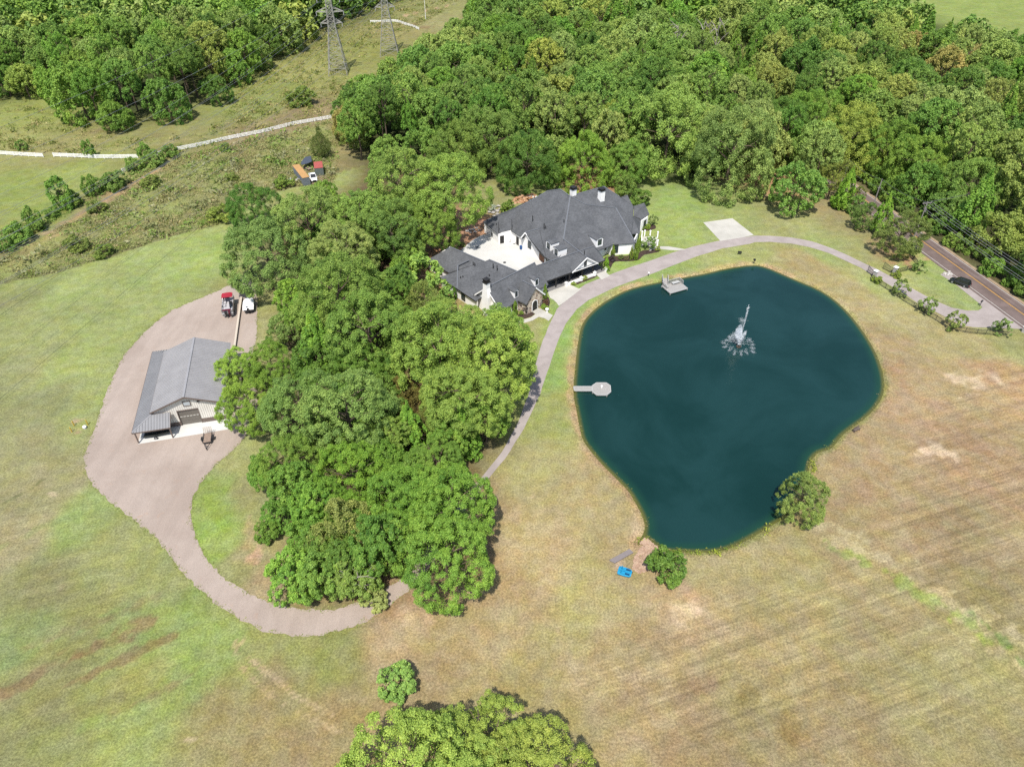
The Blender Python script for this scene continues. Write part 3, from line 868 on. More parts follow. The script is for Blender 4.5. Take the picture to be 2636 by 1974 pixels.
CROWN = {}
def variants(key, k, **kw):
    CROWN[key] = [make_crown('crown', 100 * len(CROWN) + 7 + i, **dict(kw)) for i in range(k)]
cone = lambda z: 1.06 - .92 * z ** 1.15
ovoid = lambda z: .55 + .75 * np.sin(np.clip(z, 0, 1) * math.pi * .62 + .75) - .35 * z
column = lambda z: 1.0 - .85 * z ** 2.2
variants('oak', 5, n_leaf=60000, leaf=.0148, lobes=17, clumps=370, hz=.74, clump_r=(.06, .108), tone_sd=.12)
variants('wood', 8, n_leaf=16000, leaf=.032, lobes=13, clumps=240, hz=.8, clump_r=(.07, .128), tone_sd=.12)
variants('spire', 3, n_leaf=11000, leaf=.048, lobes=14, clumps=200, hz=1.75, clump_r=(.10, .16), prof=cone, tone_sd=.12, low=-.9, up=.1)
variants('cedar', 2, n_leaf=16000, leaf=.036, lobes=10, clumps=150, hz=1.3, clump_r=(.13, .2), prof=ovoid, tone_sd=.16, low=-.9, asp=.35, droop=.8)
variants('pine', 2, n_leaf=15000, leaf=.055, lobes=14, clumps=230, hz=.9, clump_r=(.06, .1), tone_sd=.16, low=-.9, asp=.16, droop=1.0)
variants('bush', 3, n_leaf=5200, leaf=.058, lobes=8, clumps=110, hz=.75, clump_r=(.12, .2), tone_sd=.13, low=-.8)
variants('sapling', 3, n_leaf=1500, leaf=.085, lobes=9, clumps=46, hz=.95, clump_r=(.10, .18), tone_sd=.12, low=-.7, lobe_r=(.25, .36), inner=.02)
variants('column', 2, n_leaf=3600, leaf=.16, lobes=10, clumps=110, hz=3.0, clump_r=(.16, .26), prof=column, tone_sd=.12, low=-.95, asp=.4)
TRUNK = {k: limbs(i + 3, h0, hz, r0, n, top) for i, (k, h0, hz, r0, n, top) in enumerate([
    ('oak', -1.25, .72, .05, 8, .3), ('wood', -1.6, .8, .05, 6, .3), ('spire', -2.1, 1.75, .045, 7, 1.0), ('cedar', -1.5, 1.3, .05, 6, .7), ('pine', -1.25, .9, .05, 7, .5),
    ('bush', -.85, .75, .05, 5, .2), ('sapling', -1.5, .95, .035, 6, .4), ('column', -3.15, 3.0, .09, 4, 1.5)])}
TBASE = {'oak': 1.25, 'wood': 1.6, 'spire': 2.1, 'cedar': 1.5, 'pine': 1.25, 'bush': .85, 'sapling': 1.5, 'column': 3.15}

LEAFK = 1.78
def leafcol(c, k=1.0, even=.42):
    if c[1] > c[0] * .96 and c[1] > c[2] * 1.2:      # green foliage: pulled towards one fresh mid green
        m_ = (c[0] + c[1]) / 268.0 * .5 + .5
        c = tuple(v * (1 - even) + w * even * m_ for v, w in zip(c, (128, 156, 64)))
    return tuple(v * LEAFK * k for v in alb(*c)) + (1,)

def tree(name, kind, X, Y, R, label, cat='tree', colour=(130, 158, 80), group=None, sz=1.0, base=None, var=None, rz=None):
    """crown radius R metres; sz stretches heights; base: trunk length under the crown centre in radii"""
    r = random.Random(hash((round(X, 2), round(Y, 2))) & 0xffff)
    var = r.randrange(len(CROWN[kind])) if var is None else var % len(CROWN[kind])
    t = thing(name, label, cat, (X, Y, GZAT(X, Y)), r.uniform(0, 6.28) if rz is None else rz, group)
    h = TBASE[kind] * R * sz if base is None else base
    tr_ = bpy.data.objects.new('trunk', TRUNK[kind]); COL.objects.link(tr_); tr_.parent = t
    tr_.location = (0, 0, h); tr_.scale = (R, R, R * sz if base is None else h / TBASE[kind])
    c = bpy.data.objects.new('crown', CROWN[kind][var]); COL.objects.link(c); c.parent = t
    c.location = (0, 0, h); c.scale = (R, R, R * sz)
    c.color = leafcol(tuple(v * r.uniform(.95, 1.05) for v in colour))
    return t

def GZAT(X, Y):
    d = float(sdist(np.array([X]), np.array([Y]), POND)[0])
    return float(np.interp(d, [-1.5, -0.7, 0.0, 1.5, 6], [0, -0.06, POND_Z, -1.0, -2.6])) if d > -1.5 else 0.0

def tree_px(name, kind, cx, cy, w, label, colour, cat='tree', group=None, sz=1.0, hc=None, var=None, scale=KD):
    """tree whose crown is centred on photo point (cx,cy), w wide there (display px); hc: crown centre height in radii"""
    hc_ = TBASE[kind] * sz if hc is None else hc
    R = 5.0
    for _ in range(6):
        p = at(cx * scale, cy * scale, R * hc_)
        d = math.sqrt(p.x ** 2 + p.y ** 2 + (CAM_H - p.z) ** 2)
        R = w * scale / 2 * d / FPX * 1.1
    p = at(cx * scale, cy * scale, R * hc_)
    return tree(name, kind, p.x, p.y, R, label, cat, colour, group, sz, base=R * hc_, var=var)

# ---- the wood between workshop and house: each crown where the photograph shows it (pixels of a 1.38x crop at 500,400)
zw = lambda x, y: ((500 + x / 1.38) / KD, (400 + y / 1.38) / KD)
G_ = (112, 150, 62); BR = (134, 172, 62); OLV = (150, 164, 84); GREY = (128, 152, 88); DEEP = (84, 122, 54); CED = (136, 146, 80)
WOODS = [  # kind, x, y, w, colour, sz, hc, label
    ('oak', 205, 180, 165, DEEP, 1, 1.0, 'dark green round tree at the top left tip of the wood by the rough field'),
    ('oak', 255, 345, 275, GREY, 1, .62, 'big grey green oak overhanging the gravel yard beside the boats'),
    ('oak', 405, 232, 240, (142, 160, 92), 1, 1.0, 'broad olive oak on the wood edge behind the dark round tree'),
    ('oak', 590, 222, 230, (138, 158, 84), .95, 1.05, 'broad olive oak midway along the far edge of the wood'),
    ('oak', 700, 270, 230, (120, 152, 74), 1, 1.0, 'green oak inside the wood left of the clay bank'),
    ('oak', 745, 95, 260, (140, 158, 80), .95, 1.1, 'tall olive oak where the wood meets the forest behind the house'),
    ('oak', 900, 115, 270, (142, 160, 78), .95, 1.1, 'spreading olive oak overhanging the clay bank by the courtyard'),
    ('oak', 840, 255, 190, (120, 158, 66), 1, .95, 'green tree at the edge of the clay bank beside the house'),
    ('oak', 530, 330, 220, (150, 168, 104), .9, 1.1, 'pale silvery green oak in the middle of the far half of the wood'),
    ('oak', 500, 490, 300, (120, 150, 74), 1, 1.0, 'large mid green oak behind the covered boat'),
    ('oak', 620, 620, 300, (116, 148, 72), 1, .95, 'large mid green oak at the centre of the wood'),
    ('wood', 352, 495, 120, BR, 1.1, 1.0, 'bright green young tree at the yard edge beside the white covered boat'),
    ('wood', 330, 625, 130, (128, 152, 84), 1.1, 1.0, 'green tree at the end of the retaining wall'),
    ('spire', 440, 690, 190, (110, 160, 54), .8, 1.2, 'bright green feathery tree between workshop and oak wood'),
    ('oak', 160, 760, 150, (150, 178, 70), 1, 1.0, 'yellow green tree leaning over the corner of the workshop roof'),
    ('oak', 185, 885, 185, (140, 172, 62), 1, .9, 'yellow green tree beside the concrete apron of the workshop'),
    ('oak', 270, 740, 170, (116, 156, 56), 1, 1.05, 'bright green tree just behind the workshop'),
    ('oak', 380, 900, 270, (126, 148, 84), 1, .95, 'large dusty green oak right of the workshop apron'),
    ('oak', 545, 905, 320, (128, 152, 88), 1, 1.0, 'largest dusty green oak in the lower middle of the wood'),
    ('oak', 330, 1085, 210, (112, 148, 62), 1, .9, 'green tree over the lawn edge inside the bend of the lane'),
    ('oak', 900, 610, 250, (140, 162, 74), 1, .95, 'yellow green oak reaching up to the white chimney of the left wing'),
    ('oak', 1080, 640, 230, (141, 163, 74), 1, .95, 'yellow green oak just below the curved walk of the stone entrance'),
    ('oak', 870, 680, 330, (143, 164, 76), 1, 1.0, 'big yellow olive oak in front of the stone entrance of the house'),
    ('oak', 1050, 720, 330, (145, 166, 76), 1, 1.0, 'big yellow olive oak overhanging the asphalt drive'),
    ('oak', 960, 860, 300, (143, 164, 76), .95, .95, 'yellow olive oak at the middle of the drive edge'),
    ('cedar', 820, 530, 130, CED, 1, 1.4, 'dark olive cedar beside the left wing of the house'),
    ('cedar', 735, 660, 110, (96, 116, 60), 1, 1.4, 'dark green cedar deep in the wood behind the yellow olive oak'),
    ('cedar', 745, 850, 120, (140, 128, 64), 1, 1.4, 'reddish brown half dead cedar in the middle of the wood'),
    ('cedar', 850, 950, 120, (122, 120, 64), 1, 1.4, 'olive brown cedar standing between the lower oaks'),
    ('spire', 765, 985, 170, (110, 160, 58), .75, 1.2, 'bright green feathery conical tree at the heart of the wood'),
    ('spire', 955, 985, 170, (104, 150, 52), .75, 1.2, 'dark feathery conical tree near the shaded drive'),
    ('oak', 560, 1130, 250, (116, 164, 52), 1, .95, 'vivid green tree between the two lowest oaks'),
    ('oak', 760, 1220, 270, (112, 152, 58), 1, 1.0, 'green oak on the near side of the wood'),
    ('oak', 905, 1235, 300, (116, 156, 60), 1, 1.0, 'large green oak casting shade on the dry grass'),
    ('oak', 890, 1430, 310, (124, 162, 66), 1, .85, 'lowest and nearest big green oak of the wood'),
    ('oak', 445, 1230, 200, (104, 146, 54), 1, .9, 'deep green tree on the lower left edge of the wood'),
    ('cedar', 535, 1330, 190, (156, 162, 98), .9, 1.3, 'dark olive cedar on the near edge of the wood'),
    ('wood', 350, 1490, 180, (122, 168, 66), 1, .9, 'light green leafy tree at the inner edge of the lane bend'),
    ('wood', 455, 1500, 190, (118, 158, 66), 1, .9, 'light green tree with bare pale twigs above the lane'),
    ('wood', 560, 1480, 190, (120, 140, 76), .9, .9, 'thin grey green tree with bare branches next to the lane'),
    ('bush', 265, 1330, 85, (98, 136, 54), 1, .8, 'small dark bush on the lawn side of the wood'),
    ('bush', 640, 1575, 90, (160, 166, 116), .8, .7, 'pale thin shrub at the lower tip of the wood'),
    ('sapling', 800, 410, 130, (152, 180, 82), 1, 1.1, 'bright airy young tree beside the left garage wing'),
    ('sapling', 860, 470, 120, (138, 160, 84), 1, 1.1, 'airy young tree in front of the left garage wing'),
    ('oak', 580, 760, 190, (96, 136, 52), 1, .9, 'dark green tree in the hollow between the big oaks'),
    ('wood', 690, 500, 150, (100, 140, 56), 1.1, 1.2, 'dark green narrow tree left of the olive cedar'),
    ('wood', 470, 1400, 170, (108, 148, 58), 1, .9, 'mid green tree behind the light green pair over the lane'),
    ('wood', 640, 1330, 190, (114, 154, 60), 1, .95, 'mid green tree right of the dark olive cedar'),
    ('wood', 650, 1450, 170, (112, 150, 62), 1, .9, 'mid green tree left of the lowest big oak'),
    ('wood', 420, 1330, 170, (106, 146, 56), 1, .95, 'mid green tree left of the dark olive cedar'),
    ('oak', 860, 1090, 200, (112, 154, 60), 1, .95, 'mid green oak between the feathery trees and the lower oaks'),
    ('wood', 660, 1080, 190, (104, 146, 54), 1, 1.0, 'deep green tree below the dusty oak'),
    ('wood', 300, 1270, 110, (104, 144, 56), 1, .9, 'small green tree on the lawn edge above the dark bush'),
]
for i, (kind, x, y, w, c, sz, hc, lab) in enumerate(WOODS):
    cx, cy = zw(x, y)
    if kind == 'oak' and w > 180: hc += .3
    tree_px({'oak': 'oak_tree', 'wood': 'broadleaf_tree', 'spire': 'feathery_tree', 'cedar': 'cedar_tree', 'bush': 'bush', 'sapling': 'young_tree'}[kind], kind, cx, cy, w / 1.38 / KD, lab, c,
            'bush' if kind == 'bush' else 'tree', 'trees of the wood beside the house', sz, hc, var=i)
for cx, cy, w, c, hc, lab, sz in [(890, 1682, 255, (154, 172, 80), .95, 'big yellow olive oak at the bottom edge of the photo, left of a pair', 1), (1040, 1612, 190, (150, 170, 80), .9, 'olive oak between the two others at the bottom edge', 1), (1165, 1685, 225, (154, 172, 82), .95, 'yellow olive oak at the bottom edge, right of a pair', 1),
                                  (1010, 1720, 200, (150, 170, 80), 1.2, 'olive oak lowest at the bottom edge of the photo', 1)]:
    tree_px('oak_tree', 'oak', cx, cy, w, lab, c, 'tree', 'oaks at the near edge', sz, hc)
tree_px('bush', 'bush', 862, 1468, 76, 'round light green bush alone on the brown field', (142, 168, 96), 'bush', None, 1, .8)
tree_px('bush', 'bush', 1437, 1221, 78, 'round dark green bush beside the stone spillway of the pond', (92, 126, 52), 'bush', None, 1, .75, var=1)
tree_px('pine_tree', 'pine', 1733, 1075, 100, 'lone olive green pine on the near bank of the pond', (142, 154, 86), 'tree', None, 1, .95)

EDGE = []
ze_ = lambda x, y: ((1300 + x / 1.656) / KD, y / 1.656 / KD)
for x, y, w, c, sz, lab in [
    (95, 690, 240, (92, 132, 56), 1.25, 'dark green broad tree at the forest edge straight behind the pool'), (330, 690, 220, (134, 172, 66), 1.2, 'bright green tree at the forest edge behind the tall chimneys'),
    (520, 690, 190, (126, 164, 72), 1.1, 'fresh green lower tree at the forest edge right of the chimneys'), (700, 560, 330, (150, 182, 92), 1.25, 'largest pale bright green tree at the forest edge above the lawn'),
    (965, 650, 320, (136, 154, 92), 1.25, 'huge grey green tree at the forest edge left of the lawn notch'), (1175, 560, 220, (100, 140, 56), 1.2, 'deep green tree behind the notch at the back of the lawn'),
    (440, 560, 200, (150, 160, 66), 1.3, 'yellowish tree just inside the forest above the bright edge tree'), (1460, 590, 250, (160, 164, 74), 1.2, 'yellow olive tree standing above the tall yellowish pine'),
    (1300, 520, 220, (112, 150, 60), 1.2, 'mid green tree inside the forest above the lawn notch'), (-60, 600, 260, (120, 154, 74), 1.2, 'mid green tall tree at the forest edge left of the pool'), (-200, 640, 240, (112, 146, 66), 1.2, 'mid green tree at the forest edge above the white boulders'),
    (1640, 640, 210, (106, 140, 58), 1.2, 'dark green tree across the road from the first utility poles'), (1760, 700, 210, (122, 152, 66), 1.15, 'mid green tree overhanging the far side of the road'), (1990, 800, 230, (128, 156, 74), 1.1, 'soft green tree on the far roadside behind the crossarm pole')]:
    cx, cy = ze_(x, y)
    t_ = tree_px('forest_edge_tree', 'oak', cx, cy, w / 1.656 / KD, lab, c, 'tree', 'big trees along the forest edge', sz, .74 * sz)
    EDGE.append((t_.location.x, t_.location.y, w / 1.656 / 2 * 250 / FPX))
# ---- the line of trees between the lawn and the road
zt = lambda x, y: ((1940 + x / 3.178) / KD, (380 + y / 3.178) / KD)
for kind, x, y, w, c, sz, hc, lab in [
    ('wood', 345, 320, 370, (116, 152, 74), 1, 1.0, 'broad mid green tree at the back edge of the lawn left of the road trees'),
    ('pine', 670, 190, 210, (150, 150, 78), 1.2, 1.8, 'tall yellowish pine with bare lower trunk beside the first utility pole'),
    ('spire', 765, 330, 170, (138, 178, 58), .85, 1.75, 'bright yellow green spire shaped tree behind the shrubs at the road'),
    ('bush', 700, 430, 120, (134, 172, 60), 1, .9, 'bright green bushy growth at the foot of the bright spire tree'),
    ('spire', 1070, 540, 165, (142, 184, 62), .85, 1.75, 'bright yellow green spire shaped tree next to the big pine'),
    ('bush', 850, 470, 130, (112, 142, 66), 1.1, .9, 'mid green bush in the shrubs between lawn and road'),
    ('pine', 925, 550, 190, (112, 130, 74), 1, 1.05, 'dark grey green pine between the two bright spire trees'),
    ('pine', 1210, 690, 350, (118, 134, 78), .85, .85, 'big wide dark pine at the corner of the lawn by the road'),
    ('pine', 850, 380, 120, (128, 130, 72), 1.0, 1.0, 'small olive pine behind the shrubs below the second utility pole'),
]:
    cx, cy = zt(x, y)
    tree_px({'wood': 'broadleaf_tree', 'pine': 'pine_tree', 'spire': 'sweetgum_tree', 'bush': 'bush'}[kind], kind, cx, cy, w / 3.178 / KD, lab, c, 'bush' if kind == 'bush' else 'tree', 'trees between the lawn and the road', sz, hc)
for x, y, w, lab in [(1365, 970, 90, 'small holly tree outside the gate, nearest the road verge'), (1215, 1150, 115, 'small ornamental tree just below the left gate pillar and a lamp post'), (1420, 1290, 120, 'second small ornamental tree along the drive fence from the gate'),
                     (1655, 1425, 130, 'third small ornamental tree along the drive fence from the gate'), (2050, 1465, 115, 'last small ornamental tree at the road end of the drive fence')]:
    cx, cy = zt(x, y)
    tree_px('ornamental_tree', 'sapling', cx, cy, w / 3.178 / KD, lab, (122, 142, 84), 'tree', 'ornamental trees along the drive fence', 1, .95)
for x, y, w, lab in [(1008, 1082, 72, 'clipped round shrub at the foot of the pond side gate pillar'), (1170, 1040, 68, 'clipped round shrub at the foot of the lawn side gate pillar')]:
    cx, cy = zt(x, y)
    tree_px('shrub', 'bush', cx, cy, w / 3.178 / KD, lab, (138, 150, 56), 'shrub', 'clipped shrubs at the gate', .9, .55)

_r = random.Random(12)
for k in range(34):
    t_ = -118 + k * 5.2 + _r.uniform(-1.5, 1.5)
    b_ = np.interp(t_, [-110, -60, 0], [2, 0, 0]) + _r.uniform(5.6, 8.5)
    q_ = rd0 + rdir * t_ + rnrm * float(b_)
    R_ = _r.uniform(1.8, 3.6)
    tree('roadside_shrub', 'bush', q_.x, q_.y, R_, 'leafy shrub crowding the forest side of the road', 'shrub', _r.choice([(104, 142, 58), (92, 128, 54), (122, 152, 66), (134, 156, 74)]), 'shrubs along the forest side of the road', _r.uniform(.9, 1.3), base=R_ * .7)
# ---- individual trees on the rough field and along the white fence (pixels of a 2.179x crop at 0,0)
zf = lambda x, y: (x / 2.179 / KD, y / 2.179 / KD)
for k, (kind, x, y, w, c, lab) in enumerate([
    ('tall', 495, 835, 56, (120, 158, 70), 'slim young tree standing at the left stretch of the white fence'),
    ('tall', 805, 850, 60, (122, 160, 72), 'slim young tree where the white fence stretches meet'),
    ('bush', 955, 850, 78, (118, 148, 70), 'round bush against the white fence right of the slim young tree'),
    ('bush', 1258, 825, 52, (126, 150, 74), 'small bush against the middle of the right white fence'),
    ('tall', 335, 1085, 100, (116, 152, 68), 'tallest young tree of the overgrown wire fence line'),
    ('bush', 400, 1115, 90, (110, 140, 64), 'green bush right beside the tallest young tree of the fence line'),
    ('tall', 500, 1040, 70, (120, 154, 72), 'young tree halfway along the overgrown wire fence line'),
    ('bush', 570, 1030, 80, (116, 146, 68), 'bush right of the halfway young tree in the fence line'), ('bush', 645, 1015, 100, (118, 148, 70), 'wide bush in the upper part of the overgrown fence line'),
    ('bush', 750, 920, 80, (122, 150, 72), 'bush near the top of the overgrown fence line'), ('bush', 860, 890, 110, (126, 152, 74), 'low wide bush where the fence line meets the white fence'),
    ('tall', 175, 1225, 74, (114, 148, 70), 'young tree low in the overgrown fence line'), ('bush', 200, 1270, 80, (112, 144, 66), 'bush below the low young tree of the fence line'),
    ('bush', 90, 1310, 110, (118, 148, 72), 'wide bush near the left end of the fence line'), ('bush', 20, 1370, 80, (110, 140, 68), 'bush at the very left end of the fence line'),
    ('bush', 285, 1195, 70, (110, 138, 62), 'low bush in the fence line between two young trees'), ('cedar', 1797, 800, 95, (92, 104, 58), 'dark cedar behind the storage containers'),
    ('oak', 1410, 1160, 20, (92, 132, 56), ''), ('bush', 1240, 1200, 130, (150, 158, 74), 'yellowish scrub bush at the wood edge of the rough field'), ('bush', 120, 815, 50, (120, 140, 70), 'small bush in the field above the left white fence'),
    ('bush', 840, 1015, 90, (134, 146, 76), 'low olive scrub bush in the upper rough field'), ('bush', 1590, 1020, 100, (132, 150, 66), 'scrub bush left of the tan roofed container'),
    ('bush', 540, 1160, 90, (128, 138, 76), 'low grey green scrub bush in the middle rough field'), ('bush', 420, 1370, 110, (116, 128, 66), 'dark scrub bush in the lower rough field'), ('bush', 580, 1410, 90, (120, 134, 66), 'dark scrub bush near the mown edge'),
    ('bush', 1690, 540, 140, (118, 134, 62), 'low scrub mound below the left pylon'), ('bush', 1300, 995, 60, (120, 136, 66), 'small dark scrub bush in the right rough field')]):
    if not lab: continue
    cx, cy = zf(x, y)
    tree_px({'tall': 'young_tree', 'bush': 'bush', 'cedar': 'cedar_tree'}[kind], {'tall': 'bush'}.get(kind, kind), cx, cy, w / 2.179 / KD, lab, c, 'bush' if kind == 'bush' else 'tree', 'bushes and young trees of the rough field' if kind != 'cedar' else None,
            {'tall': 1.7, 'bush': .75 if 'low' in lab or 'scrub' in lab else .95, 'cedar': 1.1}[kind], {'tall': 1.3, 'bush': .5 if 'low' in lab or 'scrub' in lab else .7, 'cedar': 1.45}[kind])

# ---- planting round the house (pixels of a 3.456x crop at 1080,440)
zh = lambda x, y: ((1080 + x / 3.456) / KD, (440 + y / 3.456) / KD)
for kind, x, y, w, c, sz, hc, lab in [
    ('column', 1118, 1075, 46, (112, 140, 42), 1, 3.1, 'column shaped arborvitae beside the stone gable, pond court side'), ('column', 852, 1222, 52, (112, 140, 42), .85, 2.6, 'column shaped arborvitae left of the stone entrance'),
    ('column', 1722, 715, 42, (120, 146, 50), .9, 2.8, 'column arborvitae at the left end of the white front wall'), ('column', 1886, 730, 40, (134, 142, 60), 1, 3.0, 'shorter column arborvitae at the right end of the white front wall'),
    ('column', 1930, 700, 52, (116, 148, 44), 1.1, 3.4, 'tallest column arborvitae at the right end of the white front wall'), ('column', 1958, 660, 34, (112, 144, 44), 1.2, 3.4, 'slim column arborvitae behind the tallest one'),
    ('column', 312, 1090, 48, (96, 130, 46), .8, 2.4, 'column arborvitae by the left wing wall'), ('column', 1665, 805, 46, (128, 168, 50), .55, 1.8, 'bright stout column shrub at the end of the breezeway'),
    ('bush', 1668, 870, 54, (140, 168, 54), 1, .7, 'round lime green shrub below the stout column shrub'), ('bush', 1715, 780, 56, (86, 70, 74), 1, .8, 'purple leaved shrub at the corner of the white wall'),
    ('bush', 1790, 765, 50, (112, 116, 72), .9, .7, 'low shrub under the window of the white front wall'), ('bush', 1840, 775, 44, (120, 112, 78), .9, .7, 'brownish low shrub along the white front wall'),
    ('bush', 1120, 1165, 50, (120, 84, 66), .8, .7, 'reddish shrub at the foot of the stone gable arborvitae'), ('bush', 1110, 1205, 60, (140, 168, 66), .8, .6, 'lime green shrub beside the stone entrance'),
    ('bush', 905, 1260, 44, (124, 150, 62), .9, .7, 'small shrub against the stone wall left of the door'), ('sapling', 2040, 640, 120, (104, 136, 70), .8, .9, 'small dark green tree in front of the white arbor'),
    ('bush', 2120, 690, 44, (146, 164, 66), 1, .7, 'round lime shrub right of the white arbor'), ('sapling', 2075, 440, 80, (128, 140, 92), 1, 1.1, 'white flowering young tree at the right end of the house'),
    ('bush', 2030, 495, 50, (150, 172, 62), 1, .7, 'lime shrub at the base of the right bay'), ('bush', 1985, 505, 44, (112, 128, 66), 1, .7, 'dark low shrub at the base of the right bay'),
    ('bush', 1960, 240, 180, (102, 128, 58), .8, .8, 'wide dark shrub behind the right end of the house'), ('bush', 1820, 130, 190, (104, 136, 60), .9, .9, 'rounded green tree behind the roof at the right'),
    ('bush', 800, 320, 150, (112, 134, 60), .8, .6, 'green shrub mass between the rock waterfall and the roof'), ('bush', 1465, 950, 60, (156, 166, 80), .6, .5, 'pale low planting in the breezeway bed'),
    ('bush', 1370, 1000, 50, (160, 166, 84), .6, .5, 'pale low planting at the left end of the breezeway bed'), ('bush', 375, 655, 60, (146, 148, 92), .9, .6, 'dry olive bush on the corner of the courtyard'),
    ('sapling', 640, 330, 80, (176, 176, 150), .7, .8, 'pale flowering shrub behind the left roof')]:
    cx, cy = zh(x, y)
    tree_px({'column': 'arborvitae', 'bush': 'shrub', 'sapling': 'young_tree'}[kind], kind, cx, cy, w / 3.456 / KD, lab, c, {'column': 'tree', 'bush': 'shrub', 'sapling': 'tree'}[kind], 'planting around the house', sz, hc)

# ---- forest: filled by dart throwing inside its outline, nearest trees first
def dpoly(pts): return np.array([dp(*p)[:2] for p in pts])
far = 560.0
f_right = [tuple(dp(*p)[:2]) for p in [(770, 245), (748, 275), (745, 330), (790, 372), (900, 385), (1050, 402), (1180, 388), (1350, 398), (1480, 392), (1560, 408), (1640, 398), (1668, 372), (1700, 428), (1760, 432), (1800, 410)]]
f_right += [tuple((rd0 + rdir * t + rnrm * (s + o))[:2]) for t, s, o in [(-150, 9, -9), (-200, 20, -9), (-280, 40, -9), (-400, 70, -9)]] + [(120, far), (-18, far)]
f_right += [tuple(dp(*p)[:2]) for p in [(1025, 40), (1010, 100), (950, 165), (860, 205)]]
f_east = [tuple((rd0 + rdir * t + rnrm * (s + 6.3))[:2]) for t, s in [(-400, 70), (-260, 34), (-170, 12), (-110, 2), (-60, 0), (0, 0), (60, 0), (140, 0)]]
f_east += [(420, 180), (420, 300)] + [tuple(dp(*p)[:2]) for p in [(2330, 175), (2230, 162), (2110, 145), (2015, 130), (1960, 80)]] + [(200, far), (130, far)]
f_left = [tuple(dp(*p)[:2]) for p in [(-150, 200), (0, 212), (100, 222), (150, 258), (210, 288), (280, 290), (350, 276), (430, 252), (490, 226), (510, 190), (560, 168), (620, 120), (690, 68), (790, 22), (860, 5)]] + [(-110, far), (-500, far), (-500, 300)]
regions = [('f', f_right, 'mixed broadleaf tree of the dense forest behind the house', 'forest trees behind the house'), ('e', f_east, 'mixed broadleaf tree of the dense forest across the road', 'forest trees across the road'), ('l', f_left, 'mixed broadleaf tree of the forest beyond the white fence', 'forest trees beyond the white fence')]
PAL = [((112, 148, 70), 4), ((128, 156, 78), 4), ((146, 162, 92), 4), ((98, 136, 58), 3), ((158, 168, 102), 3), ((88, 124, 54), 2), ((164, 166, 86), 2), ((120, 164, 62), 2)]
pal_f = [c for c, k in PAL for _ in range(k)]
pal_e = pal_f + [(162, 164, 92)] * 3 + [(150, 158, 86)] * 4
pal_l = pal_f + [(112, 150, 62)] * 6 + [(124, 158, 66)] * 4
fr = random.Random(5)
cand = []
for key, poly, lab, grp in regions:
    A = np.array(poly)
    n = 9000
    X = np.array([fr.uniform(A[:, 0].min(), A[:, 0].max()) for _ in range(n)]); Y = np.array([fr.uniform(A[:, 1].min(), A[:, 1].max()) for _ in range(n)])
    ok = inside(X, Y, A)
    X, Y = X[ok], Y[ok]
    ed = seg_dist(X, Y, A)
    o = np.argsort(ed)                     # edge first so that the forest wall is closed
    placed = []
    for i in o:
        R = fr.uniform(6.2, 10.5) if ed[i] > 12 else fr.uniform(4.6, 8.6)
        if Y[i] > 300: R *= 1.0 + min(.4, (Y[i] - 300) / 200)
        if ed[i] < R * .45: continue
        px = px_of(X[i], Y[i], 16)
        if not (-160 < px[0] < 2800 and px[1] > -130 and px_of(X[i], Y[i], 0)[1] > -40): continue
        if any((X[i] - a) ** 2 + (Y[i] - b_) ** 2 < (r2 * .75 + R * .35) ** 2 for a, b_, r2 in EDGE): continue
        if all((X[i] - a) ** 2 + (Y[i] - b_) ** 2 > ((R + r2) * .68) ** 2 for a, b_, r2, *_ in placed):
            placed.append((X[i], Y[i], R, ed[i]))
    for x, y, R, e in placed: cand.append((x, y, R, e, key, lab, grp))
# young growth filling the floor of the wood between the big crowns
wood_poly = dpoly([(520, 470), (640, 470), (900, 440), (960, 540), (960, 600), (1080, 640), (1130, 860), (1060, 960), (1010, 1010), (990, 1180), (900, 1230), (790, 1260), (640, 1260), (590, 1200), (580, 1060), (560, 960), (560, 800), (600, 700)])
wx0, wx1, wy0, wy1 = wood_poly[:, 0].min(), wood_poly[:, 0].max(), wood_poly[:, 1].min(), wood_poly[:, 1].max()
got = []
fr2 = random.Random(77)
for _ in range(4000):
    x, y = fr2.uniform(wx0, wx1), fr2.uniform(wy0, wy1)
    if len(got) >= 60: break
    if not inside(np.array([x]), np.array([y]), wood_poly)[0] or any((x - a) ** 2 + (y - b_) ** 2 < 27 for a, b_ in got): continue
    _q = px_of(x, y, 8)
    if _q[0] / KD > 885 and _q[1] / KD < 690 or _q[0] / KD < 640 and _q[1] / KD < 830: continue
    got.append((x, y))
    R = fr2.uniform(3.0, 4.8)
    tree('understory_tree', 'wood', x, y, R, 'young mid height tree filling a gap between the big oaks of the wood', 'tree', fr2.choice([(112, 154, 58), (100, 140, 56), (126, 160, 66), (92, 130, 52)]), 'young growth between the oaks', 1.1, base=fr2.uniform(4.5, 8.5))
cand.sort(key=lambda c: c[0] ** 2 + c[1] ** 2)
far_list = []
KIND_LIM = 295
CNAME = {(112, 148, 70): 'mid green', (128, 156, 78): 'soft green', (146, 162, 92): 'pale olive', (98, 136, 58): 'deep green', (158, 168, 102): 'pale grey green', (88, 124, 54): 'dark green', (164, 166, 86): 'yellow olive', (120, 164, 62): 'fresh green',
         (162, 164, 92): 'straw olive', (150, 158, 86): 'dusty olive', (112, 150, 62): 'rich green', (124, 158, 66): 'fresh mid green', (116, 158, 62): 'fresh green', (128, 166, 66): 'yellow green', (104, 148, 58): 'deep green'}
WHERE = {'f': ('behind the house', 'of the forest facing lawn and house'), 'e': ('across the road', 'of the forest across the road'), 'l': ('beyond the white fence', 'of the forest facing the clearing')}
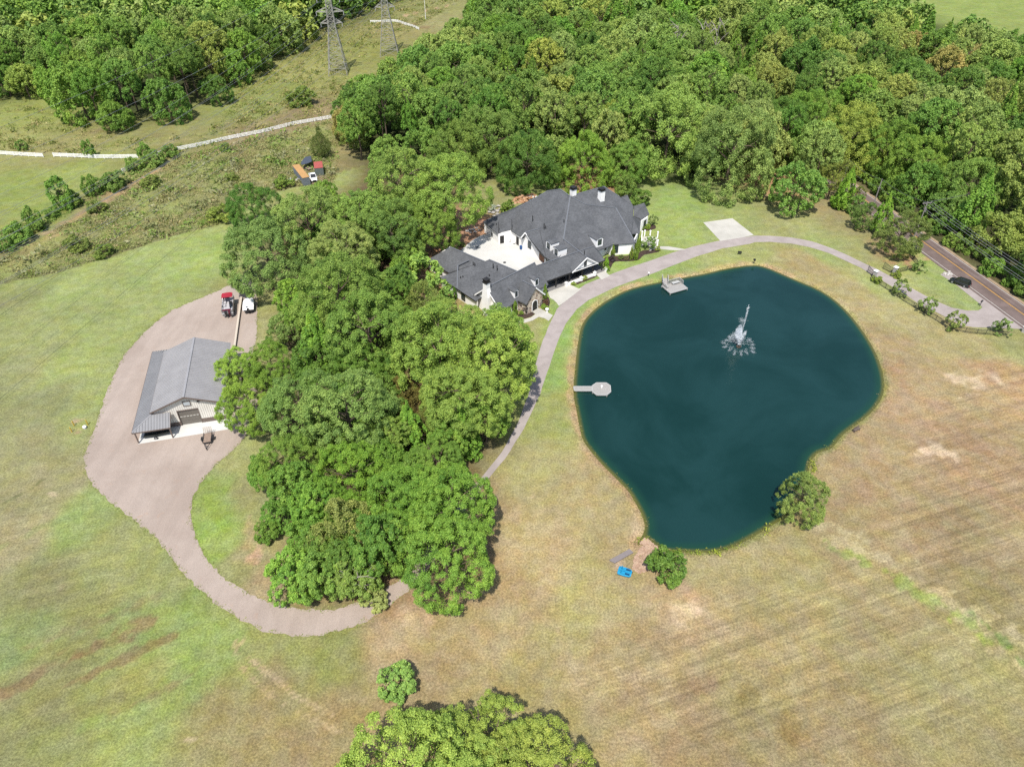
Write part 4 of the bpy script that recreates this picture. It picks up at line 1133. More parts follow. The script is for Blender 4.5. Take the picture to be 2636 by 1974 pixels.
for i, (x, y, R, e, key, lab, grp) in enumerate(cand):
    r = random.Random(i * 7 + 1)
    colour = r.choice({'f': pal_f, 'e': pal_e, 'l': pal_l}[key])
    edge = e < 9
    kind = 'wood' if r.random() < .9 else 'spire'
    top = r.uniform(17, 24) * (.85 if edge and r.random() < .5 else 1.0)
    if kind == 'spire':
        R *= .72; colour = r.choice([(116, 158, 62), (128, 166, 66), (104, 148, 58)])
        sz = r.uniform(.8, 1.0); base = max(1.5 * R, top - 1.75 * R * sz)
    else:
        sz = r.uniform(.95, 1.25); base = max(R * .8, top - .8 * R * sz)
        if edge:
            R *= 1.1
            if r.random() < .75: R *= 1.12; sz = r.uniform(1.0, 1.28); base = .8 * R * sz * .98
            else: sz = min(1.3, max(sz, (top / 2 + 1) / (.8 * R))); base = top - .8 * R * sz
    if i < KIND_LIM:
        look = CNAME[colour] + (' pointed' if kind == 'spire' else ' round crowned')
        label = '%s tree %s' % (look, ('at the edge ' + WHERE[key][1]) if edge else ('within the forest ' + WHERE[key][0]))
        tree('forest_tree', kind, x, y, R, label, 'tree', colour, label.replace(' tree ', ' trees '), sz, base=base)
    else:
        far_list.append((x, y, R, sz, base, colour, kind))
# the far forest that reads as one mass
rf = np.random.default_rng(4)
VP, VN, VS, VT, VC = [], [], [], [], []
proto = {}
for k in range(5):
    proto['wood', k] = crown_points(np.random.default_rng(900 + k), 1550, 10, 120, hz=.8, clump_r=(.1, .17))
    proto['spire', k] = crown_points(np.random.default_rng(950 + k), 1550, 12, 120, hz=1.75, clump_r=(.12, .18), prof=cone, low=-.9, up=.1)
for x, y, R, sz, base, colour, kind in far_list:
    P, Nn, T = proto[kind, int(rf.integers(5))]
    a = rf.uniform(0, 6.28); ca_, sa_ = math.cos(a), math.sin(a)
    Q = np.stack([P[:, 0] * ca_ - P[:, 1] * sa_, P[:, 0] * sa_ + P[:, 1] * ca_, P[:, 2] * sz], 1) * R + np.array([x, y, base])
    N2 = np.stack([Nn[:, 0] * ca_ - Nn[:, 1] * sa_, Nn[:, 0] * sa_ + Nn[:, 1] * ca_, Nn[:, 2]], 1)
    VP.append(Q); VN.append(N2); VS.append(R * .088 * rf.uniform(.6, 1.25, len(P))); VT.append(T); VC.append(np.repeat([leafcol(colour)], len(P), 0))
if far_list:
    m_far = m_leaf.copy(); m_far.name = 'far_leaves'
    ntf = m_far.node_tree
    atn = N(ntf, 'ShaderNodeAttribute', attribute_name='hue')
    for lk in list(ntf.links):
        if lk.from_node.bl_idname == 'ShaderNodeObjectInfo':
            to = lk.to_socket; ntf.links.remove(lk); ntf.links.new(atn.outputs['Color'], to)
    fm = leaf_mesh('far_forest', np.vstack(VP), np.vstack(VN), np.concatenate(VS), np.concatenate(VT), rf, .65, m_far)
    hc_ = fm.attributes.new('hue', 'FLOAT_COLOR', 'FACE'); hc_.data.foreach_set('color', np.vstack(VC).astype(np.float32).ravel())
    fo = bpy.data.objects.new('far_forest', fm); COL.objects.link(fo)
    tag(fo, 'distant part of the forest merging into one canopy', 'forest', None, 'stuff')
# ------------------------------------------------------------------ the house
def shingle(name, c1, c2):
    m, nt, b = new_mat(name)
    P_ = pos(nt)
    sp = N(nt, 'ShaderNodeMapping'); sp.inputs['Scale'].default_value = (1.6, 1.6, 5.5)
    nt.links.new(P_, sp.inputs[0])
    vo = N(nt, 'ShaderNodeTexVoronoi'); vo.inputs['Scale'].default_value = 1.7; nt.links.new(sp.outputs[0], vo.inputs['Vector'])
    n1 = noise(nt, .35, 4, .6, P_)
    f = mth(nt, 'ADD', mth(nt, 'MULTIPLY', N(nt, 'ShaderNodeSeparateColor').outputs[0], 0), n1)
    sep = N(nt, 'ShaderNodeSeparateColor'); nt.links.new(vo.outputs['Color'], sep.inputs[0])
    c = mixc(nt, ramp(nt, n1, .3, .7), c1, c2)
    g = mth(nt, 'ADD', 1.0, mth(nt, 'MULTIPLY', mth(nt, 'SUBTRACT', sep.outputs[0], .5), .32))
    nt.links.new(gain(nt, c, g), b.inputs['Base Color'])
    b.inputs['Roughness'].default_value = .85
    b.inputs['Specular IOR Level'].default_value = .25
    bump(nt, b, sep.outputs[1], .35, .03)
    return m
m_shingle = shingle('charcoal_shingle', alb(104, 106, 109), alb(119, 121, 124))
m_ridge = plain('ridge_shingle', alb(128, 132, 138), .85, var=.1)
m_wall = plain('white_brick', (.78, .765, .735), .85, var=.05, scale=1.2)
m_trim = plain('white_trim', (.8, .79, .77), .6, var=.03)
m_dark = plain('dark_bronze', alb(52, 50, 50), .5, var=.15)
m_glass, _nt, _b = new_mat('window_glass')
_b.inputs['Base Color'].default_value = (*alb(66, 84, 88), 1); _b.inputs['Roughness'].default_value = .08; _b.inputs['Specular IOR Level'].default_value = .8
m_wood_door = plain('cedar_door', alb(150, 98, 66), .6, var=.2, scale=4)
m_paving = plain('porch_paving', alb(150, 148, 146), .8, var=.15)
def stone_mat():
    m, nt, b = new_mat('field_stone')
    v = objco(nt)
    vo = N(nt, 'ShaderNodeTexVoronoi', feature='F1'); vo.inputs['Scale'].default_value = 1.7; nt.links.new(v, vo.inputs['Vector'])
    ve = N(nt, 'ShaderNodeTexVoronoi', feature='DISTANCE_TO_EDGE'); ve.inputs['Scale'].default_value = 1.7; nt.links.new(v, ve.inputs['Vector'])
    sep = N(nt, 'ShaderNodeSeparateColor'); nt.links.new(vo.outputs['Color'], sep.inputs[0])
    c = mixc(nt, ramp(nt, sep.outputs[0], .2, .8), alb(168, 140, 116, 1.35), alb(214, 196, 174, 1.35))
    c = mixc(nt, ramp(nt, sep.outputs[1], .72, .8), c, alb(112, 98, 92))
    c = mixc(nt, ramp(nt, ve.outputs['Distance'], .02, .07), alb(232, 222, 206, 1.3), c)
    nt.links.new(c, b.inputs['Base Color']); b.inputs['Roughness'].default_value = .9
    bump(nt, b, ramp(nt, ve.outputs['Distance'], 0, .12), .8, .06)
    return m
m_stone = stone_mat()

HA = math.radians(34.149)
HO = at(*z3(815, 600), 3.0); HO.z = 0
HU = Vector((math.cos(HA), math.sin(HA), 0)); HV = Vector((-math.sin(HA), math.cos(HA), 0))
def hl(u, v, z): return HO + HU * u + HV * v + Vector((0, 0, z))
def to_hl(p):
    d = p - HO
    return d.dot(HU), d.dot(HV)
house = thing('house', 'large white brick house with dark shingle roofs, dormers, chimneys and a linking breezeway', 'house', (HO.x + 8, HO.y + 12, 0))
def onplane(p, f):
    lo, hi = -3.0, 30.0
    for _ in range(60):
        z = (lo + hi) / 2
        u, v = to_hl(at(p[0], p[1], z))
        if z - f(u, v) < 0: lo = z
        else: hi = z
    return at(p[0], p[1], z)
PS = lambda u, v: 3.4 + .6 * (v - 4.4)
PW = lambda u, v: 3.3 + .5 * (u - 4.7)
PN = lambda u, v: 7.5 + .6 * (v - 13.8)
def rp(lst, conv=z1):
    out = []
    for x, y, z in lst:
        p = conv(x, y)
        out.append(onplane(p, z) if callable(z) else at(p[0], p[1], z))
    return out
def roof(pts, t=.22, name='roof', mat=None):
    return MB().slab(pts, t).build(name, mat or m_shingle, house, world=True)
def drop(p, back, z=3.2): return Vector((p.x, p.y, z)) + back
G = rp([(1340, 228, PS)])[0]; K = rp([(1280, 610, PS)])[0]
R2 = rp([(1745, 330, PS)])[0]; R2L = rp([(1480, 300, PS)])[0]
A_ = rp([(580, 460, 3.3)])[0]; A2 = rp([(690, 555, 3.3)])[0]
B_, C_, E_, F_ = rp([(880, 330, PW), (1140, 180, PW), (1250, 165, PW), (1345, 220, PW)])
g_in = rp([(1065, 512, PW)])[0]
# west slope over the garage court
wv_ = rp([(1285, 605, PW)])[0]
e810, e905 = rp([(810, 527, 3.3), (900, 584, 3.5)])
ga, g_in = rp([(940, 548, 5.7), (1068, 512, 6.2)])
gr_, gl = rp([(1065, 724, 2.9), (902, 594, 4.4)])
vb1, vb2 = rp([(1128, 772, PW), (1195, 812, PW)])
roof([A_, A2, e810, e905, g_in, G, E_, C_, B_])
roof([g_in, vb1, vb2, rp([(1300, 700, PW)])[0], K, G])
# the hidden far slopes
bk = HV * 6.5 + HU * 2
roof([B_, A_, drop(A_, HV * 1.0), drop(B_, HV * 7.5)]); roof([C_, B_, drop(B_, HV * 7.5), drop(C_, HV * 9)]); roof([E_, C_, drop(C_, HV * 9), drop(E_, HV * 11)])
# south slope with the single dormer
H_ = rp([(1640, 140, PN)])[0]; F2 = rp([(1350, 222, PN)])[0]
hb = rp([(1920, 640, 3.3)])[0]; e1 = rp([(1715, 655, 3.3)])[0]; e0 = rp([(1670, 632, 3.6)])[0]; e2 = rp([(1570, 718, 3.3)])[0]
roof([G, K, rp([(1400, 690, PS)])[0], rp([(1480, 735, 4.2)])[0], e2, rp([(1705, 662, 3.35)])[0], e1, hb, R2, R2L])
nb = rp([(1740, 345, PN), (1900, 402, PN), (1905, 316, PN), (1780, 232, PN)])
gN = hl(*to_hl(G), G.z - .5)
roof([F2, gN, hl(*to_hl(R2L), R2L.z - .4), hl(*to_hl(R2), R2.z - .3), nb[1], nb[2], nb[3], H_])
roof([H_, F2, drop(F2, HV * 9), drop(H_, HV * 9)]); roof([nb[3], H_, drop(H_, HV * 9), drop(nb[3], HV * 8 + HU * 3)])
rw = rp([(1970, 440, 3.3), (1960, 555, 3.3), (1882, 560, 3.6)])
roof([R2, hb, rw[2], rw[1], rw[0], nb[1]])
bp = rp([(2000, 285, 6.2), (2045, 385, 3.3), (1975, 432, 3.3), (1905, 402, 3.6), (1908, 312, 5.6)])
roof(bp); roof([bp[0], bp[1], bp[1] + HV * 3, bp[0] + HV * 2 - Vector((0, 0, 2))])
sp_ = rp([(1850, 210, 6.6), (1872, 275, 4.6), (1905, 316, 4.4), (1790, 236, 6.2)])
roof(sp_); roof([sp_[0], sp_[1], sp_[1] + HV * 2, sp_[0] + HV * 3 - Vector((0, 0, 2))])
def cap(*pts, w=.34, name='ridge_cap', mat=None, lift=.05):
    mb = MB()
    pts = [p + Vector((0, 0, lift)) for p in pts]
    for a, b_ in zip(pts[:-1], pts[1:]): mb.bar(a, b_, w, .1)
    return mb.build(name, mat or m_ridge, house, world=True)
cap(G, K); cap(G, R2L, R2); cap(R2, hb); cap(B_, C_, E_, G); cap(F2, H_); cap(H_, nb[3])
# garage gable that faces the courtyard
roof([ga, gr_, rp([(1132, 790, 3.0)])[0], vb1, g_in]); roof([ga, g_in, e905, gl]); cap(ga, g_in)
for e in (gl, gr_): MB().bar(ga - HU * .05 + Vector((0, 0, -.1)), e - HU * .05 + Vector((0, 0, -.1)), .1, .26).build('trim', m_trim, house, world=True)
def wall(p, q, z0, z1_, t=.25, mat=None, name='wall', tops=None):
    """upright wall from p to q; tops: extra (fraction, z) points of a gable"""
    p, q = Vector((p.x, p.y, 0)), Vector((q.x, q.y, 0))
    d = q - p; n = Vector((d.y, -d.x, 0)).normalized() * t
    prof = [(0, z0), (1, z0), (1, z1_)] + (tops or []) + [(0, z1_)]
    fr_ = [p + d * s + Vector((0, 0, z)) for s, z in prof]
    k = len(fr_)
    vs = fr_ + [v - n for v in fr_]
    fs = [tuple(range(k)), tuple(range(2 * k - 1, k - 1, -1))] + [(i, k + i, k + (i + 1) % k, (i + 1) % k) for i in range(k)]
    return MB().add(vs, fs).build(name, mat or m_wall, house, world=True)
def opening(p, q, s, zc, w, h, name='window', glass=None, frame=None, root=None, mull=1, arch=False):
    """framed opening on the outside (right hand side of p->q) of a wall"""
    p, q = Vector((p.x, p.y, 0)), Vector((q.x, q.y, 0))
    d = (q - p).normalized(); n = Vector((d.y, -d.x, 0))
    c = p.lerp(q, s) + Vector((0, 0, zc)) + n * .03
    fr_ = MB(); t = .09
    for sx in (-1, 1): fr_.bar(c + d * sx * w / 2 - Vector((0, 0, h / 2 + t / 2)), c + d * sx * w / 2 + Vector((0, 0, h / 2 + t / 2)), t, .14)
    for sz in (-1, 1): fr_.bar(c - d * w / 2 + Vector((0, 0, sz * h / 2)), c + d * w / 2 + Vector((0, 0, sz * h / 2)), .14, t)
    for m_ in range(mull): 
        o = d * w * ((m_ + 1) / (mull + 1) - .5)
        fr_.bar(c + o - Vector((0, 0, h / 2)), c + o + Vector((0, 0, h / 2)), .06, .1)
    f = fr_.build(name, frame or m_dark, root or house, world=True)
    pn = MB(); M0 = (root or house).matrix_basis
    u_ = d * w / 2; z_ = Vector((0, 0, h / 2)); nn = n * .012
    pn.add([c - u_ - z_ + nn, c + u_ - z_ + nn, c + u_ + z_ + nn, c - u_ + z_ + nn, c - u_ - z_ - nn * 3, c + u_ - z_ - nn * 3, c + u_ + z_ - nn * 3, c - u_ + z_ - nn * 3], [(0, 1, 2, 3), (7, 6, 5, 4), (0, 4, 5, 1), (1, 5, 6, 2), (2, 6, 7, 3), (3, 7, 4, 0)])
    M = M0.inverted(); pn.v = [tuple(M @ Vector(v)) for v in pn.v]
    pn.build('pane' if name == 'window' else 'panel', glass or m_glass, f)
    return f
# garage court walls
gw_l, gw_r = rp([(905, 700, 0), (1120, 830, 0)])
gw_l, gw_r = gw_l + HU * .1, gw_r + HU * .1
gL = (gw_r - gw_l).length
fz = lambda p: (p - gw_l).dot((gw_r - gw_l).normalized()) / gL
wall(gw_l, gw_r, 0, 2.75, tops=[(min(.9, fz(gr_)), 2.8), (fz(ga), 5.5), (max(.02, fz(gl)), 4.2)])
opening(gw_l, gw_r, .33, 2.7, 1.2, 1.9)
opening(gw_l, gw_r, .84, 1.2, 2.2, 2.3, 'garage_door', m_wood_door, m_trim, mull=0)
wall(gw_r, gw_r + HU * 6, 0, 2.7)
wa, wb = A_ + HU * .4 - HV * .4, A2 + HU * .4
wall(wa, wb, 0, 3.2); opening(wa, wb, .45, 1.2, .7, .9)
wc = e810 + HU * .4 - HV * .3; wall(wb, wc, 0, 3.2); opening(wb, wc, .25, 1.15, 1.0, 2.1, 'door', m_dark)
wd = e905 + HU * .4; wall(wc, wd, 0, 3.2); opening(wc, wd, .55, 1.2, 1.0, 2.2, 'door', m_dark); wall(wd, gw_l, 0, 3.2)
for s in (0.05, .98): MB().bar(wb.lerp(wc, s) + Vector((0, 0, 0)) - HU * .12, wb.lerp(wc, s) + Vector((0, 0, 3.1)) - HU * .12, .12).build('downpipe', m_dark, house, world=True)
# front walls right of the breezeway
iw = HV * .45
f0, f1 = e1 + iw, hb + iw - HU * .3
wall(f0, f1, 0, 3.2); opening(f0, f1, .22, 1.75, 1.3, 2.2)
w00 = e2 + HV * .5; wall(w00, f0 + HV * 1.2, 0, 3.3); wall(f0 + HV * 1.2, f0, 0, 3.3)
opening(w00, f0 + HV * 1.2, .2, 1.25, 1.1, 2.2, 'door', m_dark); opening(w00, f0 + HV * 1.2, .82, 2.0, .6, 1.0)
wall(f1, rw[1] + HV * .3 - HU * .4, 0, 3.3); opening(f1, rw[1] + HV * .3 - HU * .4, .5, 1.8, .9, 1.6)
wall(rw[1] + HV * .3 - HU * .4, rw[0] - HU * .3, 0, 3.3)
b0, b1 = rp([(1978, 440, 3.3), (2035, 402, 3.3)])
wall(rw[0] - HU * .3, b0, 0, 3.2); wall(b0, b1, 0, 3.2); wall(b1, b1 + HV * 5, 0, 3.2); opening(b0, b1, .55, 1.7, 1.2, 1.8)
# far side closing wall
wall(hl(5.2, 34.2, 0), wa, 0, 3.1); wall(hl(44, 24, 0), hl(20, 36, 0), 0, 3.1)

# breezeway: one long slope to the pond, a cross gable and posts
br = [hl(-1.0, 2.9, 6.0), hl(13.3, 2.9, 6.0), hl(17.6, 2.9, 6.0)]
roof([hl(0, 0, 3.0), hl(19.0, 0, 3.0), hl(17.4, 2.9, 6.0), hl(-1.0, 2.9, 6.0)])
roof([hl(-1.0, 2.9, 6.0), hl(17.4, 2.9, 6.0), hl(18.5, 6.2, 3.2), hl(1.6, 6.2, 3.0)])
roof([hl(19.0, 0, 3.0), hl(20.6, 4.6, 3.3), hl(17.4, 2.9, 6.0)])
cap(hl(-1.0, 2.9, 6.0), hl(17.4, 2.9, 6.0), w=.26)
MB().bar(hl(0, -.06, 2.83), hl(19.0, -.06, 2.83), .12, .26).build('fascia', m_dark, house, world=True)
gx = [rp([(1540, 120, 5.7)], z3)[0], rp([(1310, 398, 3.15)], z3)[0], rp([(1768, 245, 3.15)], z3)[0]]
au, av = to_hl(gx[0]); av = -.25
apx, glx, grx = hl(au, av, 5.7), hl(au - 4.4, av, 3.0), hl(au + 3.7, av, 3.0)
kin = K + Vector((0, 0, .1))
roof([apx, glx, hl(au - 4.4, 1.0, 4.0), kin]); roof([apx, kin, hl(au + 3.7, 1.0, 4.0), grx])
cap(apx, kin, w=.3)
gw0, gw1 = hl(au - 3.9, av + .35, 0), hl(au + 3.3, av + .35, 0)
wall(gw0, gw1, 3.05, 3.2, tops=[(.54, 5.45)], t=.12)
opening(gw0, gw1, .52, 4.1, .7, 1.5)
for e in (glx, grx): MB().bar(apx - HV * .04 + Vector((0, 0, -.12)), e - HV * .04 + Vector((0, 0, -.12)), .1, .26).build('trim', m_trim, house, world=True)
MB().bar(glx - HV * .02, grx - HV * .02, .1, .14).build('trim', m_trim, house, world=True)
for u in (.35, 4.2, 8.3, 12.2, 15.6, 18.6):
    MB().bar(hl(u, .4, 0), hl(u, .4, 2.9), .3).build('porch_post', m_dark, house, world=True)
MB().prism([hl(-.5, -.3, 0)[:2], hl(19.4, -.3, 0)[:2], hl(20.0, 6.4, 0)[:2], hl(1.0, 6.8, 0)[:2]], -.05, .08).build('porch_floor', m_paving, house, world=True)
for u0, u1 in ((6.9, 11.2), (11.3, 15.3)):
    MB().bar(hl(u0, -.55, .35), hl(u1, -.55, .35), .35, .7).build('planter_wall', m_wall, house, world=True)
for u in (6.6, 11.25, 15.5, 19.2):
    pc = hl(u, -.6, 0); mb = MB().box((pc.x, pc.y, .45), (.55, .55, .9), HA); mb.box((pc.x, pc.y, .95), (.7, .7, .12), HA); mb.box((pc.x, pc.y, 1.1), (.4, .4, .2), HA)
    mb.build('planter_pier', m_wall, house, world=True)

# front wing with the stone gable
F0 = rp([(592, 1040, 7.0)])[0]; F1 = rp([(1000, 830, 7.0)])[0]
FD = (F1 - F0).normalized(); FN = Vector((FD.y, -FD.x, 0))       # FN points to the pond
hw = 4.5
fe0, fe1, fb0, fb1 = [p + n * hw + Vector((0, 0, -4.0)) for p, n in ((F0, FN), (F1, FN), (F0, -FN), (F1, -FN))]
F1x = F1 + FD * 1.0
roof([F0, fe0, fe1 + FD * 1.0, F1x]); roof([F0, F1x, fb1 + FD * 1.0, fb0])
roof([F1x, fe1 + FD * 1.0, fb1 + FD * 1.0 , F1x + Vector((0, 0, -.3))], name='roof')
cap(F0, F1x, w=.3, mat=m_ridge)
ws = [fe0 + FD * .5 - FN * .5, fe1 - FN * .5, fb0 + FD * .5 + FN * .5]
wall(ws[2], ws[0], 0, 2.9, tops=[(.5, 6.6)]); wall(ws[0], ws[1] + FD * 1.0, 0, 2.9)
for s in (.16, .3): opening(ws[0], ws[1], s, 1.6, 1.1, 1.7)
for e in (fe0, fb0): MB().bar(F0 - FD * .05 + Vector((0, 0, -.1)), e - FD * .05 + Vector((0, 0, -.1)), .1, .3).build('trim', m_trim, house, world=True)
ap = rp([(690, 695, 6.2)], z3)[0]
rin = ap - FN * 4.2
lf, rf_ = ap - FD * 3.1 + Vector((0, 0, -3.1)), ap + FD * 3.1 + Vector((0, 0, -3.1))
roof([ap, lf, lf - FN * 3.4, rin]); roof([ap, rin, rf_ - FN * 3.4, rf_]); cap(ap, rin, w=.26)
s0, s1 = ap - FD * 2.7 - FN * .3, ap + FD * 2.7 - FN * .3
wall(s0, s1, 0, 3.3, .3, m_stone, tops=[(.5, 5.9)], name='stone_wall'); wall(s0 - FN * 3.4, s0, 0, 3.1, .3, m_stone, name='stone_wall'); wall(s1, s1 - FN * 3.4, 0, 3.1, .3, m_stone, name='stone_wall')
MB().bar(ap + FN * .05 + Vector((0, 0, -.1)), rf_ + FN * .05 + Vector((0, 0, -.1)), .1, .28).build('trim', m_trim, house, world=True)
# arched doorway
dc = (s0 + s1) / 2; dc.z = 0
arch = [(-.75, 0), (.75, 0)] + [(.75 * math.cos(t), 1.9 + .75 * math.sin(t)) for t in [math.pi * k / 8 for k in range(9)]]
def arched(k, off, th, name, mat, parent):
    fr_ = [dc + FD * x * k + Vector((0, 0, z * (1 if k == 1 else 1.07))) + FN * off for x, z in arch]
    n_ = len(fr_); mb = MB().add(fr_ + [v - FN * th for v in fr_], [tuple(range(n_)), tuple(range(2 * n_ - 1, n_ - 1, -1))] + [(i, n_ + i, n_ + (i + 1) % n_, (i + 1) % n_) for i in range(n_)])
    if parent is house: return mb.build(name, mat, house, world=True)
    M = house.matrix_basis.inverted(); mb.v = [tuple(M @ Vector(v)) for v in mb.v]
    return mb.build(name, mat, parent)
dr = arched(1.28, .06, .1, 'doorway', m_wall, house); arched(1, .1, .1, 'door_leaf', m_dark, dr)
for k in range(3): MB().bar(dc + FN * (.5 + k * .4) - FD * 1.1 + Vector((0, 0, .24 - .08 * k)), dc + FN * (.5 + k * .4) + FD * 1.1 + Vector((0, 0, .24 - .08 * k)), .4, .16).build('step', m_conc, house, world=True)

# dormers: box with a window, cheeks and a barrel roof
def dormer(p, ang, w=1.75, h=1.9, depth=3.6):
    """p: foot of the front face, ang: direction the window looks at"""
    d = MB()
    f = Vector((math.cos(ang), math.sin(ang), 0)); s = Vector((-f.y, f.x, 0))
    n_ = 10
    arc = [(-w / 2, -.9), (w / 2, -.9), (w / 2, h * .86)] + [(w / 2 * math.cos(math.pi * k / n_), h * .86 + .34 * math.sin(math.pi * k / n_)) for k in range(1, n_)] + [(-w / 2, h * .86)]
    fr_ = [p + s * x + Vector((0, 0, z)) for x, z in arc]
    k = len(fr_)
    d.add(fr_ + [v - f * depth for v in fr_], [tuple(range(k)), tuple(range(2 * k - 1, k - 1, -1))] + [(i, k + i, k + (i + 1) % k, (i + 1) % k) for i in range(k)])
    o = d.build('dormer', m_trim, house, world=True)
    M = house.matrix_basis.inverted()
    def sub(mb, name, mat):
        mb.v = [tuple(M @ Vector(v)) for v in mb.v]; return mb.build(name, mat, o)
    r_ = MB()
    outer = [(w / 2 + .14, h * .86 - .02)] + [((w / 2 + .14) * math.cos(math.pi * k_ / n_), h * .86 + .46 * math.sin(math.pi * k_ / n_)) for k_ in range(1, n_)] + [(-w / 2 - .14, h * .86 - .02)]
    inner = [(x * .94, z - .09) for x, z in outer][::-1]
    ring = [p + s * x + Vector((0, 0, z + .03)) + f * .12 for x, z in outer + inner]
    k = len(ring)
    r_.add(ring + [v - f * (depth + .2) for v in ring], [tuple(range(2 * k - 1, k - 1, -1))] + [(i, k + i, k + (i + 1) % k, (i + 1) % k) for i in range(k)] + [tuple(range(k))])
    sub(r_, 'dormer_roof', m_shingle)
    fw = MB(); c = p + f * .03 + Vector((0, 0, h * .5))
    ww, hh = w * .56, h * .66
    for sx in (-1, 0, 1): fw.bar(c + s * sx * ww / 2 - Vector((0, 0, hh / 2)), c + s * sx * ww / 2 + Vector((0, 0, hh / 2)), .07, .1)
    for sz in (-1, 1): fw.bar(c - s * ww / 2 + Vector((0, 0, sz * hh / 2)), c + s * ww / 2 + Vector((0, 0, sz * hh / 2)), .07, .1)
    sub(fw, 'window_frame', m_dark)
    sub(MB().box(c - f * .02, (.06, ww, hh), ang), 'window_pane', m_glass)
    return o
WA = HA + math.pi; SA = HA - math.pi / 2
PWd = lambda u, v: PW(u, v) - .2
dormer(rp([(1145, 700, PWd)])[0], WA, 2.0, 2.15, 2.6); dormer(rp([(1213, 757, PWd)])[0], WA, 2.0, 2.15, 2.6)
dormer(rp([(1600, 672, PS)])[0] + Vector((0, 0, .1)), SA, 2.1, 2.2, 4.0)
fa = math.atan2(FN.y, FN.x)
def onfront(x, y):
    lo, hi = 0., 12.
    p0 = z3(x, y)
    for _ in range(50):
        z = (lo + hi) / 2; q = at(*p0, z); dist_ = (q - F0).dot(FN)
        if z - (7.0 - dist_ * 4.0 / hw) < 0: lo = z
        else: hi = z
    return at(*p0, z)
dormer(onfront(340, 870), fa, 1.25, 1.9, 2.6); dormer(onfront(702, 660), fa, 1.25, 1.9, 2.6)

# left wings
def lowwing(pr, pe, zr, ze, back=3.0, end=True):
    """slope from ridge pixels to eave pixels plus the steep far slope"""
    R_ = [rp([(x, y, zr)])[0] for x, y in pr]; Ee = [rp([(x, y, ze)])[0] for x, y in pe]
    roof(Ee + R_[::-1])
    d = (R_[-1] - R_[0]).normalized(); n = Vector((-d.y, d.x, 0))
    if n.dot(R_[0] - Ee[0]) < 0: n = -n
    roof([R_[0], R_[-1], R_[-1] + n * back + Vector((0, 0, ze - zr)), R_[0] + n * back + Vector((0, 0, ze - zr))])
    cap(R_[0], R_[-1], w=.36)
    i = n * .45
    wall(Ee[0] + i, Ee[-1] + i, 0, ze - .12)
    wall(R_[-1] + n * (back - .4), R_[0] + n * (back - .4), 0, ze - .1)
    if end: wall(R_[0] + n * (back - .4) + d * .4, Ee[0] + i + d * .4, 0, ze - .1, tops=[(.30, zr - .25)])
    return R_, Ee, n
Rg, Eg, ng = lowwing([(275, 680), (575, 806)], [(65, 792), (260, 905)], 5.9, 3.0)
Rw, Ew, nw_ = lowwing([(618, 790), (880, 900)], [(180, 945), (500, 1158)], 6.4, 3.0, end=False)
for s in (.2, .62): opening(Ew[0] + nw_ * .45, Ew[-1] + nw_ * .45, s, 1.4, 1.4, 1.8)
opening(Eg[0] + ng * .45, Eg[-1] + ng * .45, .5, 1.4, 2.2, 1.4)
def onwing(x, y):
    a, b_, c = Ew[0], Ew[-1], Rw[0]; n = (b_ - a).cross(c - a).normalized()
    q0 = at(*z1(x, y), 0); o = Vector((0, 0, CAM_H)); d = q0 - o
    return o + d * ((a - o).dot(n) / d.dot(n))
hp, he, hr = onwing(340, 838), onwing(335, 1046), onwing(440, 796)
cap(hp, he, w=.3); cap(hp, hr, w=.3)
MB().bar(Ew[0] + Vector((0, 0, -.15)), Ew[-1] + Vector((0, 0, -.15)), .14, .2).build('gutter', m_dark, house, world=True)
MB().bar(Eg[0] + Vector((0, 0, -.15)), Eg[-1] + Vector((0, 0, -.15)), .14, .2).build('gutter', m_dark, house, world=True)

# chimneys and roof pipes
def chimney(p, z0, z1_, w, ang, cap_h=.6, shoulder=False):
    mb = MB().box((p.x, p.y, (z0 + z1_) / 2), (w, w, z1_ - z0), ang)
    if shoulder:
        f = Matrix.Rotation(ang, 3, 'Z')
        base = [(-w * .55, -w * .85), (w * .55, -w * .85), (w * .55, w * .85), (-w * .55, w * .85)]; top = [(-w * .5, -w * .5), (w * .5, -w * .5), (w * .5, w * .5), (-w * .5, w * .5)]
        R = [[(f @ Vector((x, y, 0)) + Vector((p.x, p.y, z))) for x, y in pl] for pl, z in ((base, 0), (base, z0 + 1.0), (top, z0 + 3.2))]
        mb.loft(R)
    o = mb.build('chimney', m_wall, house, world=True)
    M = house.matrix_basis.inverted()
    c = MB(); c.box((p.x, p.y, z1_ + .06), (w * 1.25, w * 1.25, .14), ang); c.box((p.x, p.y, z1_ + .13 + cap_h * .3), (w * .95, w * .95, cap_h * .6), ang); c.box((p.x, p.y, z1_ + .13 + cap_h * .66), (w * 1.15, w * 1.15, .12), ang)
    c.loft([[(Matrix.Rotation(ang, 3, 'Z') @ Vector((sx * w * k, sy * w * k, 0)) + Vector((p.x, p.y, z))) for sx, sy in ((-.5, -.5), (.5, -.5), (.5, .5), (-.5, .5))] for k, z in ((1.05, z1_ + .13 + cap_h * .7), (.3, z1_ + .13 + cap_h))])
    c.v = [tuple(M @ Vector(v)) for v in c.v]; c.build('chimney_cap', m_dark, o)
    return o
c1 = rp([(1365, 218, PN)])[0]; c2 = rp([(1612, 282, PN)])[0]
def top_z(p, px):
    best = min((abs(px_of(p.x, p.y, p.z + .05 * k)[1] - px[1]), p.z + .05 * k) for k in range(200)); return best[1]
chimney(c1, c1.z - 2, top_z(c1, z1(1366, 160)), 1.25, HA); chimney(c2, c2.z - 1.5, top_z(c2, z1(1615, 172)), 1.35, HA)
cf = F0 - FD * .1 + FN * .25
chimney(cf, 4.0, 8.6, 1.15, math.atan2(FD.y, FD.x), 1.0, True)
